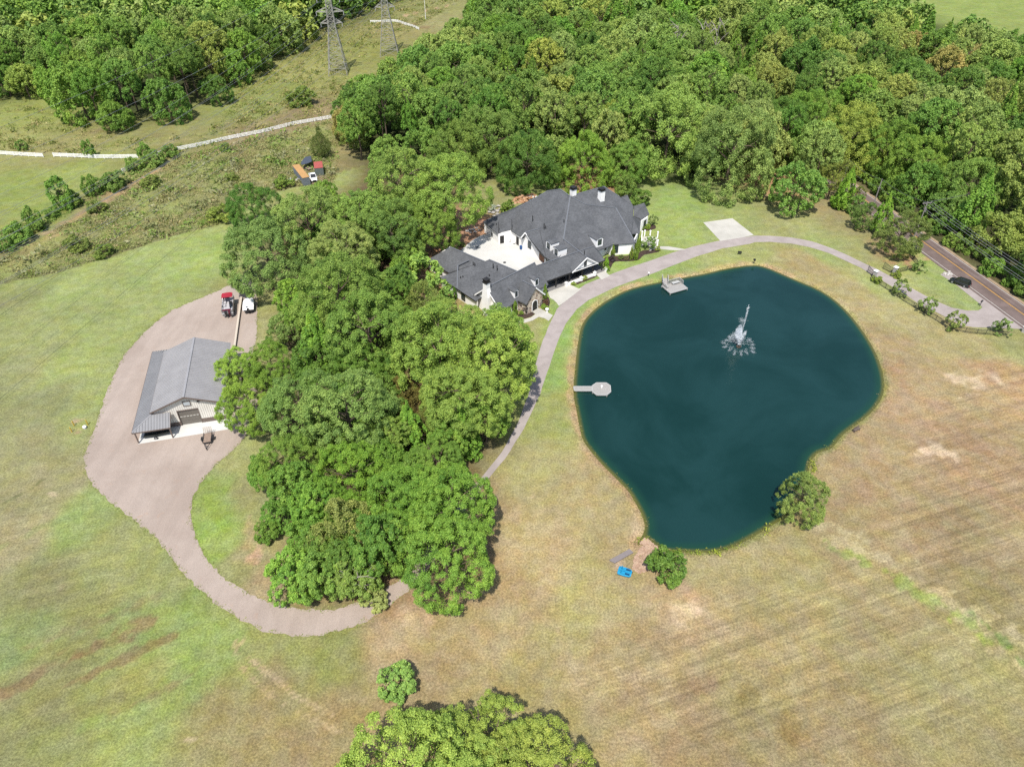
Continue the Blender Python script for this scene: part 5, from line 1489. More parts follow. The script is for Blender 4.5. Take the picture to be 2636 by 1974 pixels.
def pipe(x, y, f, h=.9):
    p = f(x, y); MB().cyl(p - Vector((0, 0, .2)), p + Vector((0, 0, h)), .11, .11, 8).build('roof_pipe', m_dark, house, world=True)
for x, y in [(1006, 440), (1108, 510), (1122, 505), (1285, 450), (685, 482)]: pipe(x, y, lambda a, c: rp([(a, c, PW)])[0], 1.3 if x in (1006, 1108) else .5)
for x, y, h in [(478, 840, .9), (492, 845, .8), (655, 862, 1.1), (690, 880, 1.2), (366, 952, .4), (386, 945, .4), (485, 1108, .4), (620, 930, .3)]: pipe(x, y, onwing, h)
p = apx + (kin - apx) * .12; MB().cyl(p, p + Vector((0, 0, 1.2)), .1, .1, 8).build('roof_pipe', m_dark, house, world=True)
# ------------------------------------------------------------------ metal workshop
BA = math.atan2(.2355, .9718)
BO = at(*(lambda x, y: (330 + x / 8.193, 1000 + y / 8.193))(222, 1160)); BO.z = 0
barn = thing('workshop', 'grey metal workshop with gabled roof, side lean-to and corner porch', 'workshop', BO, BA)
def metal(name, c, along, period=.36, rough=.45):
    m, nt, b = new_mat(name)
    v = objco(nt)
    n1 = noise(nt, .5, 4, .6, v)
    col = N(nt, 'ShaderNodeRGB'); col.outputs[0].default_value = (*c, 1)
    nt.links.new(gain(nt, col.outputs[0], ramp(nt, n1, .3, .7, .93, 1.06)), b.inputs['Base Color'])
    b.inputs['Roughness'].default_value = rough; b.inputs['Metallic'].default_value = .0; b.inputs['Specular IOR Level'].default_value = .5
    return m
m_tin = metal('grey_metal_sheet', alb(186, 184, 184), 0); m_tin_lean = metal('grey_leanto_sheet', alb(160, 160, 162), 0); m_tin_wall = metal('taupe_metal_wall', alb(204, 200, 192, 1.85), 0); m_tin_dark = metal('brown_metal', alb(112, 98, 90, 1.4), 0); m_gdoor = metal('bronze_door', alb(112, 106, 98, 1.5), 0)
def sheet(poly, ribdir, name='roof', mat=m_tin, per=.5, t=.06):
    """metal roof sheet with raised ribs running along ribdir ('x' or 'y' of the workshop)"""
    pts = [Vector(p) for p in poly]
    o = MB().slab(pts, t).build(name, mat, barn)
    n = (pts[1] - pts[0]).cross(pts[2] - pts[0]).normalized()
    if n.z < 0: n = -n
    ax = 0 if ribdir == 'x' else 1; ot = 1 - ax
    lo, hi = min(p[ot] for p in pts), max(p[ot] for p in pts)
    mb = MB(); k = lo + per / 2
    while k < hi:
        xs_ = []
        for a, b_ in zip(pts, pts[1:] + pts[:1]):
            if (a[ot] - k) * (b_[ot] - k) < 0: xs_.append(a.lerp(b_, (k - a[ot]) / (b_[ot] - a[ot])))
        if len(xs_) == 2: mb.bar(xs_[0] + n * .04, xs_[1] + n * .04, .1, .1, up=n)
        k += per
    r_ = mb.build('roof_ribs', mat, o); r_['kind'] = 'stuff'
    return o
XR, ZR, XL, XE, ZE, Y0, Y1 = 9.3, 7.0, 2.85, 15.5, 4.5, 2.7, 22.0
sheet([(XL, Y0, ZE), (XR, Y0, ZR), (XR, Y1, ZR), (XL, Y1, ZE)], 'x'); sheet([(XR, Y0, ZR), (XE + .3, Y0, ZE), (XE + .3, Y1, ZE), (XR, Y1, ZR)], 'x')
sheet([(-.35, 0, 2.7), (3.0, 2.9, 4.0), (3.0, 22.2, 4.0), (-.35, 25.3, 2.7)], 'x', mat=m_tin_lean); sheet([(-.35, -.1, 2.7), (6.15, -.1, 2.7), (6.15, 2.75, 4.0), (3.0, 2.75, 4.0)], 'y', mat=m_tin_lean)
sheet([(-.35, 25.4, 2.7), (3.0, 22.0, 4.0), (3.6, 22.0, 4.0), (3.6, 25.4, 2.7)], 'y')
MB().bar((XR, Y0 - .03, ZR + .05), (XR, Y1, ZR + .05), .4, .07).build('ridge_cap', m_tin, barn); MB().bar((-.3, .05, 2.8), (3.0, 2.85, 4.06), .2, .06).build('ridge_cap', m_tin, barn)
for q in ((XL, ZE), (XE + .3, ZE)): MB().bar((XR, Y0 - .05, ZR - .1), (q[0], Y0 - .05, q[1] - .1), .1, .28).build('rake_trim', m_tin_dark, barn)
for p, q in (((-.38, 0, 2.62), (-.38, 25.3, 2.62)), ((-.35, -.14, 2.6), (6.2, -.14, 2.6)), ((XL - .02, Y0, 4.38), (XL - .02, Y1, 4.38)), ((6.19, -.1, 2.6), (6.19, 2.8, 3.9))): MB().bar(p, q, .08, .22).build('eave_trim', m_tin_dark, barn)
def barn_wall(prof, y, name='wall', mat=None, t=.15, flip=False):
    k = len(prof); fr_ = [Vector((x, y, z)) for x, z in prof]
    return MB().add(fr_ + [v + Vector((0, t, 0)) for v in fr_], [tuple(range(k)), tuple(range(2 * k - 1, k - 1, -1))] + [(i, k + i, k + (i + 1) % k, (i + 1) % k) for i in range(k)]).build(name, mat or m_tin_wall, barn)
fy = 3.3
fw_ = barn_wall([(3.1, 1.0), (7.15, 1.0), (7.15, 3.55), (10.85, 3.55), (10.85, 1.0), (15.4, 1.0), (15.4, ZE - .12), (XR, ZR - .12), (3.1, ZE - .12)], fy)
rb = MB(); x = 3.3
while x < 15.4:
    top_ = ZR - .2 - abs(x - XR) * (ZR - ZE) / 6.3
    lo_ = 3.6 if 7.1 < x < 10.9 else 1.05
    rb.box((x, fy - .03, (lo_ + top_) / 2), (.08, .07, top_ - lo_)); x += .38
r_ = rb.build('wall_ribs', m_tin_wall, fw_); r_['kind'] = 'stuff'
for x0, x1 in ((3.1, 7.12), (10.88, 15.42)): MB().box(((x0 + x1) / 2, fy + .03, .5), (x1 - x0, .22, 1.0)).build('wainscot', m_tin_dark, barn)
barn_wall([(3.1, 0), (15.4, 0), (15.4, ZE - .15), (XR, ZR - .15), (3.1, ZE - .15)], Y1 - .4)
MB().box((3.1, 12.5, 2.15), (.15, 18.2, 4.3)).build('wall', m_tin_wall, barn); MB().box((15.35, 12.5, 2.15), (.15, 18.2, 4.3)).build('wall', m_tin_wall, barn)
gd = MB()
for p, q in (((7.18, 3.24, 0), (7.18, 3.24, 3.6)), ((10.82, 3.24, 0), (10.82, 3.24, 3.6)), ((7.1, 3.24, 3.58), (10.9, 3.24, 3.58))): gd.bar(p, q, .14, .14)
gdo = gd.build('garage_door', m_tin_dark, barn)
for k in range(4): MB().box((9.0, 3.42, .46 + .88 * k), (3.55, .06, .85)).build('door_panel', m_gdoor, gdo)
for k in range(6): MB().box((7.55 + .58 * k, 3.38, 2.0), (.42, .04, .16)).build('door_window', m_white_paint, gdo)
wf = MB()
for p, q in (((8.66, 3.22, 4.55), (8.66, 3.22, 5.55)), ((9.94, 3.22, 4.55), (9.94, 3.22, 5.55)), ((8.6, 3.22, 4.55), (10.0, 3.22, 4.55)), ((8.6, 3.22, 5.55), (10.0, 3.22, 5.55))): wf.bar(p, q, .12, .12)
wfo = wf.build('window', m_tin_dark, barn); MB().box((9.3, 3.25, 5.05), (1.2, .06, .95)).build('pane', plain('hazy_glass', alb(214, 222, 226), .15, var=.1), wfo)
lamp = MB().box((11.4, 3.1, 5.3), (.5, .25, .16), rz=.2); lamp.box((11.4, 3.2, 5.45), (.1, .2, .3)); lamp.build('flood_lamp', m_dark, barn)
for x, y in ((.05, .05), (5.95, .12), (.05, 8.4), (.05, 16.8), (.05, 24.8)): MB().bar((x, y, 0), (x, y, 2.65), .2).build('post', m_tin_dark, barn)
MB().bar((3.12, 3.2, 0), (3.12, 3.2, 4.3), .14).build('corner_trim', m_tin_dark, barn); MB().bar((15.45, 3.25, 0), (15.45, 3.25, 4.3), .14).build('corner_trim', m_tin_dark, barn)
ap_ = [BO + Matrix.Rotation(BA, 3, 'Z') @ Vector(p) for p in [(-.1, -.15, 0), (16.4, .15, 0), (16.4, 3.4, 0), (3.0, 3.4, 0), (3.0, 22.0, 0), (-.1, 22.0, 0)]]
paved('workshop_apron', ap_, .06, m_slab, 0, 1, 'pale concrete apron and floor around the workshop')
# ------------------------------------------------------------------ tall rough grass (nobody could count it)
def tufts(name, poly, n, size, pal, seed, label, avoid=()):
    r = np.random.default_rng(seed)
    A = np.asarray(poly)
    X = r.uniform(A[:, 0].min(), A[:, 0].max(), n * 3); Y = r.uniform(A[:, 1].min(), A[:, 1].max(), n * 3)
    ok = inside(X, Y, A)
    dens = fbm(X, Y, 7, seed + 3, 3)
    ok &= r.random(len(X)) < np.clip((dens - .3) * 2.6, .12, 1)
    X, Y = X[ok][:n], Y[ok][:n]
    m = len(X); k = 9
    hue = vnoise(X, Y, 5.0, seed + 8) * .7 + r.random(m) * .3
    ci = np.clip((hue * len(pal)).astype(int), 0, len(pal) - 1)
    cols = np.array([leafcol(c, .95, 0) for c in pal])[ci]
    s = size * r.uniform(.5, 1.4, m) * (.6 + vnoise(X, Y, 4, seed + 9))
    P = np.repeat(np.stack([X, Y, s * .35], 1), k, 0) + r.normal(size=(m * k, 3)) * np.repeat(s, k)[:, None] * np.array([.5, .5, .22])
    Nn = unit(r.normal(size=(m * k, 3)) + np.array([0, 0, .9]))
    me = leaf_mesh(name, P, Nn, np.repeat(s, k) * r.uniform(.18, .42, m * k), 1 + r.normal(0, .12, m * k), r, .45, m_far)
    a = me.attributes.new('hue', 'FLOAT_COLOR', 'FACE'); a.data.foreach_set('color', np.repeat(cols, k, 0).astype(np.float32).ravel())
    o = bpy.data.objects.new(name, me); COL.objects.link(o)
    return tag(o, label, 'grass', None, 'stuff')
tufts('rough_grass', rough_poly, 12000, .55, [(126, 146, 72), (140, 154, 78), (158, 156, 98), (172, 160, 114), (150, 152, 98), (132, 140, 82), (144, 162, 78), (176, 158, 114)], 51, 'tall tussocky grass of the unmown field')
tufts('rough_scrub', rough_poly, 1100, 1.2, [(118, 146, 66), (132, 156, 74), (150, 150, 110), (142, 146, 96), (110, 134, 62)], 55, 'low weedy scrub scattered over the unmown field')
tufts('meadow_grass', row_poly, 9000, .9, [(150, 154, 84), (132, 144, 70), (166, 158, 100), (124, 136, 64), (176, 164, 112)], 61, 'tall meadow grass of the pylon clearing')
tufts('bank_weeds', np.vstack([POND[60:100], POND[60:100][::-1] + np.array([.7, -.9])]), 700, .45, [(140, 160, 60), (158, 168, 66), (124, 148, 56)], 71, 'rank green weeds on the near pond bank')
fence_band = dpoly([(0, 500), (60, 478), (150, 440), (240, 395), (330, 350), (340, 366), (250, 412), (160, 458), (60, 505), (0, 535)])
tufts('fence_line_scrub', fence_band, 1500, .8, [(126, 154, 72), (136, 160, 78), (116, 146, 66), (152, 158, 94)], 81, 'scrub grown into the old wire fence')

lot_o = [Vector((p.x, p.y)) for p in lot]
ring = []
for a, b_ in zip(lot_o, lot_o[1:] + lot_o[:1]):
    for k in range(max(1, int((b_ - a).length / .22))): ring.append(tuple(a.lerp(b_, random.random()) + Vector((random.gauss(0, .22), random.gauss(0, .22)))))
def edge_tufts(name, pts, size, pal, seed, label):
    r = np.random.default_rng(seed); P0 = np.array(pts); m = len(P0); k = 6
    cols = np.array([leafcol(c, .8, 0) for c in pal])[r.integers(0, len(pal), m)]
    s = size * r.uniform(.4, 1.4, m)
    P = np.repeat(np.column_stack([P0, s * .25]), k, 0) + r.normal(size=(m * k, 3)) * np.repeat(s, k)[:, None] * np.array([.6, .6, .12])
    me = leaf_mesh(name, P, unit(r.normal(size=(m * k, 3)) * .5 + np.array([0, 0, 1.0])), np.repeat(s, k) * r.uniform(.25, .5, m * k), 1 + r.normal(0, .1, m * k), r, .5, m_far)
    a = me.attributes.new('hue', 'FLOAT_COLOR', 'FACE'); a.data.foreach_set('color', np.repeat(cols, k, 0).astype(np.float32).ravel())
    o = bpy.data.objects.new(name, me); COL.objects.link(o); return tag(o, label, 'grass', None, 'stuff')
edge_tufts('verge_grass', ring, .22, [(160, 168, 98), (172, 172, 112), (150, 164, 86)], 91, 'ragged grass growing over the gravel edge')
shore = [tuple(POND[i] * (1 - f) + POND[(i + 1) % len(POND)] * f + rng.normal(0, .35, 2)) for i in range(len(POND)) for f in rng.random(5)]
edge_tufts('shore_grass', shore, .17, [(176, 168, 96), (158, 166, 76), (190, 170, 118), (140, 152, 70)], 92, 'short weeds at the water line of the pond')

# ------------------------------------------------------------------ vehicles, boats and trailers
m_rubber = plain('rubber', (.025, .025, .026), .8, var=.2)
m_steel = plain('galvanised_steel', alb(176, 176, 176), .4, metal=.4)
m_alu = plain('pontoon_aluminium', alb(188, 190, 192), .35, metal=.5)
m_red = plain('red_canvas', alb(196, 44, 66), .8, var=.1)
m_vinyl = plain('pale_vinyl', alb(222, 220, 222), .6, var=.05)
m_navy = plain('navy_panel', alb(52, 62, 76), .4)
m_black = plain('black_plastic', (.02, .021, .023), .4)
m_cover = plain('white_boat_cover', (.8, .79, .78), .7, var=.04)
m_maroon = plain('maroon_paint', alb(120, 44, 60), .4)
m_planks = plain('weathered_boards', alb(182, 158, 140), .9, var=.25, scale=4)
m_rim = plain('wheel_rim', alb(206, 206, 206), .35, metal=.5)

def frame_of(a, b):
    d = b - a
    return Vector((a.x, a.y, 0)), math.atan2(d.y, d.x)
def wheel(root, x, y, r=.33, w=.22, rim=True):
    t = MB().cyl((x, y - w / 2, r), (x, y + w / 2, r), r, r, 16).build('wheel', m_rubber, root)
    s = 1 if y > 0 else -1
    MB().cyl((x, y + s * w * .5, r), (x, y + s * (w * .5 + .015), r), r * .62, r * .55, 12).build('rim', m_rim, t)
    return t
zb = zz((550, 740), 13.8)
# pontoon boat on its trailer: x forward
st, bw = at(*zb(510, 985), .9), at(*zb(560, 400), .9)
loc, ang = frame_of(st, bw); LB = min(7.4, (bw - st).length)
tr_ = thing('boat_trailer', 'galvanised boat trailer carrying the pontoon boat with a red canopy', 'trailer', loc, ang, 'boat trailers on the yard')
fr_ = MB()
for y in (-.75, .75): fr_.bar((.4, y, .5), (LB - .5, y, .5), .1, .12)
for x in (.8, 2.6, 4.4, LB - 1.0): fr_.bar((x, -.8, .5), (x, .8, .5), .1, .1)
fr_.bar((LB - .5, -.75, .5), (LB + 1.1, 0, .5), .09); fr_.bar((LB - .5, .75, .5), (LB + 1.1, 0, .5), .09)
fr_.build('frame', m_steel, tr_)
for x in (1.5, 2.3):
    for y in (-1.02, 1.02): wheel(tr_, x, y, .3, .2)
pb = thing('pontoon_boat', 'pontoon boat with a red canopy parked on the gravel yard', 'boat', loc, ang)
for y in (-.85, .85):
    m = MB().cyl((.2, y, .9), (LB - .7, y, .9), .33, .33, 14); m.cyl((LB - .7, y, .9), (LB + .1, y, 1.02), .33, .05, 14); m.build('pontoon', m_alu, pb)
MB().box((LB / 2 - .1, 0, 1.27), (LB - .4, 2.46, .1)).build('deck', m_vinyl, pb)
for y in (-1.2, 1.2): MB().box((LB / 2 - .05, y, 1.66), (LB - .9, .06, .66)).build('side_panel', m_navy if y > 0 else m_alu, pb)
MB().box((.3, 0, 1.66), (.06, 2.4, .66)).build('rear_gate', m_alu, pb); MB().box((LB - .45, .5, 1.66), (.06, 1.4, .66)).build('front_gate', m_alu, pb)
for x, y, sx, sy in ((1.2, .75, 1.3, .75), (1.0, -.75, 1.0, .75), (4.9, .8, 1.7, .65), (4.9, -.8, 1.6, .65), (3.3, .8, .8, .6)):
    m = MB().box((x, y, 1.5), (sx, sy, .36)); m.box((x, y * 1.42, 1.8), (sx, .14, .42)); m.build('bench_seat', m_vinyl, pb)
cn = MB().box((3.2, -.72, 1.72), (.7, .7, .8)); cn.box((3.5, -.72, 2.25), (.06, .7, .4), ry=-.35); cn.build('helm_console', m_black, pb)
MB().box((2.3, -.7, 1.7), (.55, .5, .7)).build('helm_seat', m_navy, pb)
for y in (-1.15, 1.15):
    m = MB()
    for x in (4.5, 6.2): m.bar((5.2, y, 1.9), (x, y, 3.05), .05)
    m.build('canopy_strut', m_alu, pb)
MB().loft([[(4.35, y, 3.0 + .12 * (1 - (y / 1.2) ** 2)) for y in (-1.2, -.6, 0, .6, 1.2)] + [(4.35, 1.2, 2.95), (4.35, -1.2, 2.95)], [(6.35, y, 3.0 + .12 * (1 - (y / 1.2) ** 2)) for y in (-1.2, -.6, 0, .6, 1.2)] + [(6.35, 1.2, 2.95), (6.35, -1.2, 2.95)]]).build('canopy', m_red, pb)
MB().box((.45, .1, 2.05), (.5, 1.9, .12)).build('folded_canopy', m_maroon, pb)
for y, mt in ((.35, m_black), (-.45, m_maroon)):
    m = MB().box((-.15, y, 1.75), (.55, .42, .5)); m.box((-.1, y, 1.2), (.2, .16, .8)); m.cyl((-.3, y, .8), (.1, y, .8), .1, .06, 8); m.build('outboard_motor', mt, pb)
# covered boat
st, bw = at(*zb(1235, 830), .9), at(*zb(1270, 320), .9)
loc, ang = frame_of(st, bw); LB = min(6.6, (bw - st).length)
tr_ = thing('boat_trailer', 'black boat trailer under the white covered boat', 'trailer', loc, ang, 'boat trailers on the yard')
fr_ = MB()
for y in (-.6, .6): fr_.bar((-.2, y, .45), (LB - 1.4, y * .8, .45), .1, .12)
fr_.bar((LB - 1.4, -.48, .45), (LB + .9, 0, .5), .09); fr_.bar((LB - 1.4, .48, .45), (LB + .9, 0, .5), .09); fr_.bar((.1, -.9, .42), (.1, .9, .42), .1)
fr_.build('frame', m_black, tr_)
for x in (1.4,):
    for y in (-1.0, 1.0): wheel(tr_, x, y, .32, .22)
cb = thing('covered_boat', 'motor boat shrouded in a white cover beside the retaining wall', 'boat', loc, ang)
st_ = [(0, 1.12, .55, 1.25), (.25, 1.15, .55, 1.42), (1.5, 1.18, .5, 1.6), (3.0, 1.14, .5, 1.78), (4.3, .92, .56, 1.66), (5.4, .55, .72, 1.42), (LB, .06, 1.0, 1.18)]
hullr = [[(x, -w, zc * .75 + .2), (x, -w * .6, zb_), (x, 0, zb_ - .12), (x, w * .6, zb_), (x, w, zc * .75 + .2)] for x, w, zb_, zc in st_]
MB().loft(hullr).build('hull', m_black, cb, smooth=False)
cov = [[(x, -w - .06, zc * .75 + .1), (x, -w - .03, zc * .75 + .24), (x, -w * .55, zc * .95), (x, 0, zc + .05 * math.sin(x * 3)), (x, w * .55, zc * .95), (x, w + .03, zc * .75 + .24), (x, w + .06, zc * .75 + .1)] for x, w, zb_, zc in st_]
MB().loft(cov).build('cover', m_cover, cb)
m = MB().box((-.25, 0, 1.35), (.5, .42, .55)); m.box((-.2, 0, .85), (.2, .16, .7)); m.build('outboard_motor', m_black, cb)
MB().ell((.75, .25, 1.52), (.4, .22, .2), 10, 5, 0).build('cover_patch', plain('grey_patch', alb(132, 142, 146), .7), cb)
# low wall between the two
p, q = at(*zl(1400, 232)), at(*zl(1340, 668))
rw_ = thing('retaining_wall', 'low pale capped wall dividing the gravel yard next to the boats', 'wall', p, 0)
rl = (q - p).length; rd_ = (q - p).normalized()
for k in range(8):
    MB().bar(p + rd_ * (rl * k / 8 + .02) + Vector((0, 0, .3)), p + rd_ * (rl * (k + 1) / 8 - .02) + Vector((0, 0, .3)), .34, .6).build('wall_block', plain('pale_block', alb(214, 196, 176), .9, var=.1) if k == 0 else bpy.data.materials['pale_block'], rw_, world=True)
MB().bar(p + Vector((0, 0, .64)), q + Vector((0, 0, .64)), .42, .08).build('coping', plain('wall_cap', alb(240, 226, 206), .85, var=.06), rw_, world=True)

# flat trailer with its ramp up, at the workshop apron
BM = Matrix.Rotation(BA, 3, 'Z')
ut = thing('utility_trailer', 'small utility trailer with a wood deck and raised mesh ramp', 'trailer', BO + BM @ Vector((12.3, -2.1, 0)), BA)
m = MB()
for x in (-.72, .72): m.bar((x, -1.2, .55), (x, 1.15, .55), .1, .14); m.bar((x, -1.2, .95), (x, 1.15, .95), .05)
for y in (-1.2, 0, 1.15):
    m.bar((-.72, y, .55), (.72, y, .55), .1, .12)
    for x in (-.72, .72): m.bar((x, y, .55), (x, y, .97), .05)
m.bar((-.6, -1.2, .5), (0, -2.9, .5), .09); m.bar((.6, -1.2, .5), (0, -2.9, .5), .09); m.bar((0, -2.75, 0), (0, -2.75, .7), .07); m.bar((-.2, -2.1, .5), (.2, -2.1, .5), .07)
m.build('frame', m_black, ut)
for k in range(7): MB().box((-.57 + .19 * k, -.02, .63), (.175, 2.3, .04)).build('plank', m_planks, ut)
m = MB(); 
for x in (-.7, -.35, 0, .35, .7): m.bar((x, 1.2, .6), (x, 1.75, 1.75), .045)
for k in range(9): m.bar((-.7, 1.2 + .069 * k, .6 + .144 * k), (.7, 1.2 + .069 * k, .6 + .144 * k), .03)
m.build('ramp_gate', m_planks, ut)
wr = Matrix.Rotation(math.pi / 2, 3, 'Z')
for x in (-1.0, 1.0):
    t = MB().cyl((x - .1, 0, .32), (x + .1, 0, .32), .32, .32, 14).build('wheel', m_rubber, ut)
    s = 1 if x > 0 else -1
    MB().cyl((x + s * .1, 0, .32), (x + s * .115, 0, .32), .2, .17, 10).build('rim', m_rim, t); MB().box((x, 0, .7), (.3, .85, .05)).build('mudguard', m_black, ut)
jb = thing('jon_boat', 'dark flat bottomed boat stored under the corner porch of the workshop', 'boat', BO + BM @ Vector((.8, 1.35, 0)), BA)
m = MB().loft([[(x, -w, .95), (x, -w * .75, .45), (x, w * .75, .45), (x, w, .95), (x, w - .06, .95), (x, w * .7, .6), (x, -w * .7, .6), (x, -w + .06, .95)] for x, w in ((.1, .72), (2.4, .74), (3.6, .62), (4.5, .42))])
m.build('hull', plain('dark_hull', alb(64, 70, 66), .6, var=.3), jb)
for x in (1.0, 2.4, 3.4): MB().box((x, 0, .85), (.35, 1.25, .06)).build('thwart', m_black, jb)
wheel(jb, 2.2, -.95, .32, .2)
MB().bar((.2, -.4, .4), (5.0, 0, .4), .08).build('trailer_beam', m_steel, jb)

m_carglass = plain('tinted_glass', (.016, .018, .02), .06, spec=.6)
def car(name, label, loc, ang, L, W, Hh, paint, kind='suv', glass=None):
    """x forward; built from cross-section lofts"""
    c = thing(name, label, 'car' if kind == 'suv' else 'truck', loc, ang)
    pa = plain(name + '_paint', paint, .25, var=.03, coat=.6)
    gl_ = m_carglass
    h0, hb = .32, Hh * .56
    def ring(x, w, zb, zt): return [(x, -w * .92, zb), (x, -w, zb + .2), (x, -w, zt - .12), (x, -w * .88, zt), (x, w * .88, zt), (x, w, zt - .12), (x, w, zb + .2), (x, w * .92, zb)]
    w = W / 2
    if kind == 'suv':
        body = [(-L / 2, w * .86, .5, hb * .96), (-L / 2 + .15, w * .95, h0, hb), (-L * .25, w, h0, hb), (L * .12, w, h0, hb), (L * .3, w * .98, h0, hb * .95), (L / 2 - .25, w * .92, h0, hb * .86), (L / 2, w * .78, .45, hb * .72)]
        cabin = [(-L / 2 + .12, w * .82, w * .72, hb - .05, hb + .05), (-L / 2 + .5, w * .86, w * .74, hb - .05, Hh - .03), (-L * .1, w * .88, w * .76, hb - .05, Hh), (L * .08, w * .88, w * .74, hb - .05, Hh - .05), (L * .27, w * .84, w * .8, hb - .07, hb + .02)]
    else:
        body = [(-L / 2, w * .95, .5, hb), (-L / 2 + .1, w, h0 + .1, hb), (-L * .08, w, h0, hb), (L * .16, w, h0, hb), (L * .3, w * .98, h0, hb * .98), (L / 2 - .2, w * .94, h0, hb * .93), (L / 2, w * .86, .45, hb * .84)]
        cabin = [(-L * .13, w * .9, w * .84, hb - .05, hb + .05), (-L * .11, w * .9, w * .8, hb - .05, Hh), (L * .08, w * .9, w * .78, hb - .05, Hh), (L * .22, w * .88, w * .84, hb - .07, hb + .02)]
    MB().loft([ring(*b_) for b_ in body]).build('body', pa, c, smooth=False)
    g = MB().loft([[(x, -wb, z0), (x, -wt, z1_), (x, wt, z1_), (x, wb, z0)] for x, wb, wt, z0, z1_ in cabin])
    g.build('glasshouse', gl_, c)
    r0, r1 = cabin[1][0], cabin[-2][0]
    MB().loft([[(x, -wt * 1.03, z), (x, -wt * .97, z + .05), (x, wt * .97, z + .05), (x, wt * 1.03, z)] for x, wt, z in ((r0, w * .78, Hh - .02), ((r0 + r1) / 2, w * .78, Hh + .01), (r1, w * .76, Hh - .04))]).build('roof', pa, c)
    for s in (-1, 1):
        m = MB()
        for x0, z0, x1, z1_ in ((cabin[-1][0], hb, r1, Hh - .02), (cabin[0][0], hb, r0, Hh - .02)) + (((-.15 * L * 0 - .1, hb, -.1, Hh),)): m.bar((x0, s * w * .86, z0), (x1, s * w * .77, z1_), .09)
        m.build('pillar', pa, c)
        MB().box((L * .2, s * (w + .1), hb + .1), (.2, .22, .16)).build('wing_mirror', pa, c)
        MB().box((L / 2 - .1, s * w * .64, hb * .68), (.16, .4, .16)).build('headlight', m_vinyl, c)
        MB().box((-L / 2 + .04, s * w * .74, hb * .82), (.1, .3, .24)).build('tail_light', m_red, c)
    if kind == 'truck':
        MB().box((-L * .31, 0, hb - .02), (L * .33, W * .84, .06)).build('load_bed', m_rubber, c)
        MB().box((L / 2 - .01, 0, hb * .66), (.06, W * .5, .3)).build('grille', m_black, c)
    else: MB().box((-L / 2 + .01, 0, .62), (.05, .5, .14)).build('number_plate', m_vinyl, c)
    MB().box((L / 2 - .02, 0, .48), (.12, W * .82, .16)).build('bumper', m_black, c); MB().box((-L / 2 + .02, 0, .48), (.12, W * .82, .16)).build('bumper', m_black, c)
    for x in (-L * .29, L * .31):
        for s in (-1, 1): wheel(c, x, s * (w - .1), .36, .24)
    return c
fr_a, fr_b = at(*zr(1765, 1132), .5), at(*zr(1612, 1076), .5)
loc, ang = frame_of((fr_a + fr_b) / 2, (fr_a + fr_b) / 2 + (fr_b - fr_a)); car('parked_car', 'black car parked on the pull-off beside the road', loc, ang, 4.7, 1.9, 1.66, (.012, .012, .014))
zc = zz((740, 390), 16.56)
ra, rb_ = at(*zc(1010, 900), .8), at(*zc(1165, 1270), .8)
loc, ang = frame_of((ra + rb_) / 2, (ra + rb_) / 2 + (rb_ - ra)); car('pickup_truck', 'white pickup truck parked between the two storage containers', loc, ang, 5.7, 2.0, 1.85, (.78, .78, .77), 'truck')
def container(name, label, nl, nr, fl, h, roofc, sidec, ribs=.3, cat='container'):
    nl, nr, fl = (at(*zc(*p), h) for p in (nl, nr, fl))
    ex = Vector((nr.x - nl.x, nr.y - nl.y, 0)); ey = Vector((fl.x - nl.x, fl.y - nl.y, 0))
    W_ = ex.length; ex.normalize(); ey = ey - ex * ey.dot(ex); Ln = ey.length
    c = thing(name, label, cat, (nl.x, nl.y, 0), math.atan2(ex.y, ex.x))
    if Matrix(((ex.x, ex.y), (ey.x, ey.y))).determinant() < 0: Ln = -Ln
    side = plain(name + '_side', sidec, .6, var=.12)
    MB().box((W_ / 2, Ln / 2, h / 2), (W_, abs(Ln), h - .05)).build('shell', side, c)
    m = MB(); k = ribs
    while k < abs(Ln): 
        for x in (-.02, W_ + .02): m.box((x, math.copysign(k, Ln), h / 2), (.05, .14, h - .3))
        k += ribs
    k = ribs / 2
    while k < h: m.box((W_ / 2, -.02, k), (W_ * .92, .05, .07)); k += .28
    o = m.build('corrugation', side, c); o['kind'] = 'stuff'
    MB().box((W_ / 2, Ln / 2, h + .0), (W_ + .12, abs(Ln) + .12, .1)).build('roof', plain(name + '_roof', roofc, .7, var=.08, scale=.8), c)
    for x in (.02, W_ - .02): MB().box((x, 0, h / 2), (.14, .14, h)).build('corner_post', side, c)
    return c
container('storage_container', 'long grey storage container with a rusty tan roof', (640, 1140), (920, 1085), (205, 600), 2.6, alb(226, 176, 112), alb(126, 134, 142, 1.3))
container('storage_container', 'short grey storage container with a faded red roof', (1150, 725), (1505, 690), (1000, 470), 2.6, alb(206, 106, 96), alb(116, 126, 120, 1.3))
sp = [at(*zc(*p), 2.1) for p in [(560, 500), (740, 250), (1000, 190), (1040, 430), (880, 500), (620, 570)]]
sh_ = thing('shed', 'dark flat roofed open shed behind the storage containers', 'shed', sp[0], 0)
MB().slab(sp, .1).build('roof', plain('dark_sheet', alb(92, 98, 110), .5, var=.12), sh_, world=True)
for p in (sp[0], sp[1], sp[2], sp[3]): MB().bar((p.x, p.y, 0), (p.x, p.y, 2.05), .12).build('post', m_dark, sh_, world=True)
tr2 = at(*zc(880, 780)); ft = thing('car_trailer', 'rusty flat trailer behind the white pickup', 'trailer', tr2, ang + .4)
m = MB(); 
for y in (-.7, .7): m.bar((-1.6, y, .6), (1.6, y, .6), .1)
for x in (-1.6, -.5, .5, 1.6): m.bar((x, -.7, .6), (x, .7, .6), .1)
m.build('frame', m_tin_dark, ft); MB().box((0, 0, .68), (3.1, 1.3, .05)).build('bed', m_planks, ft)
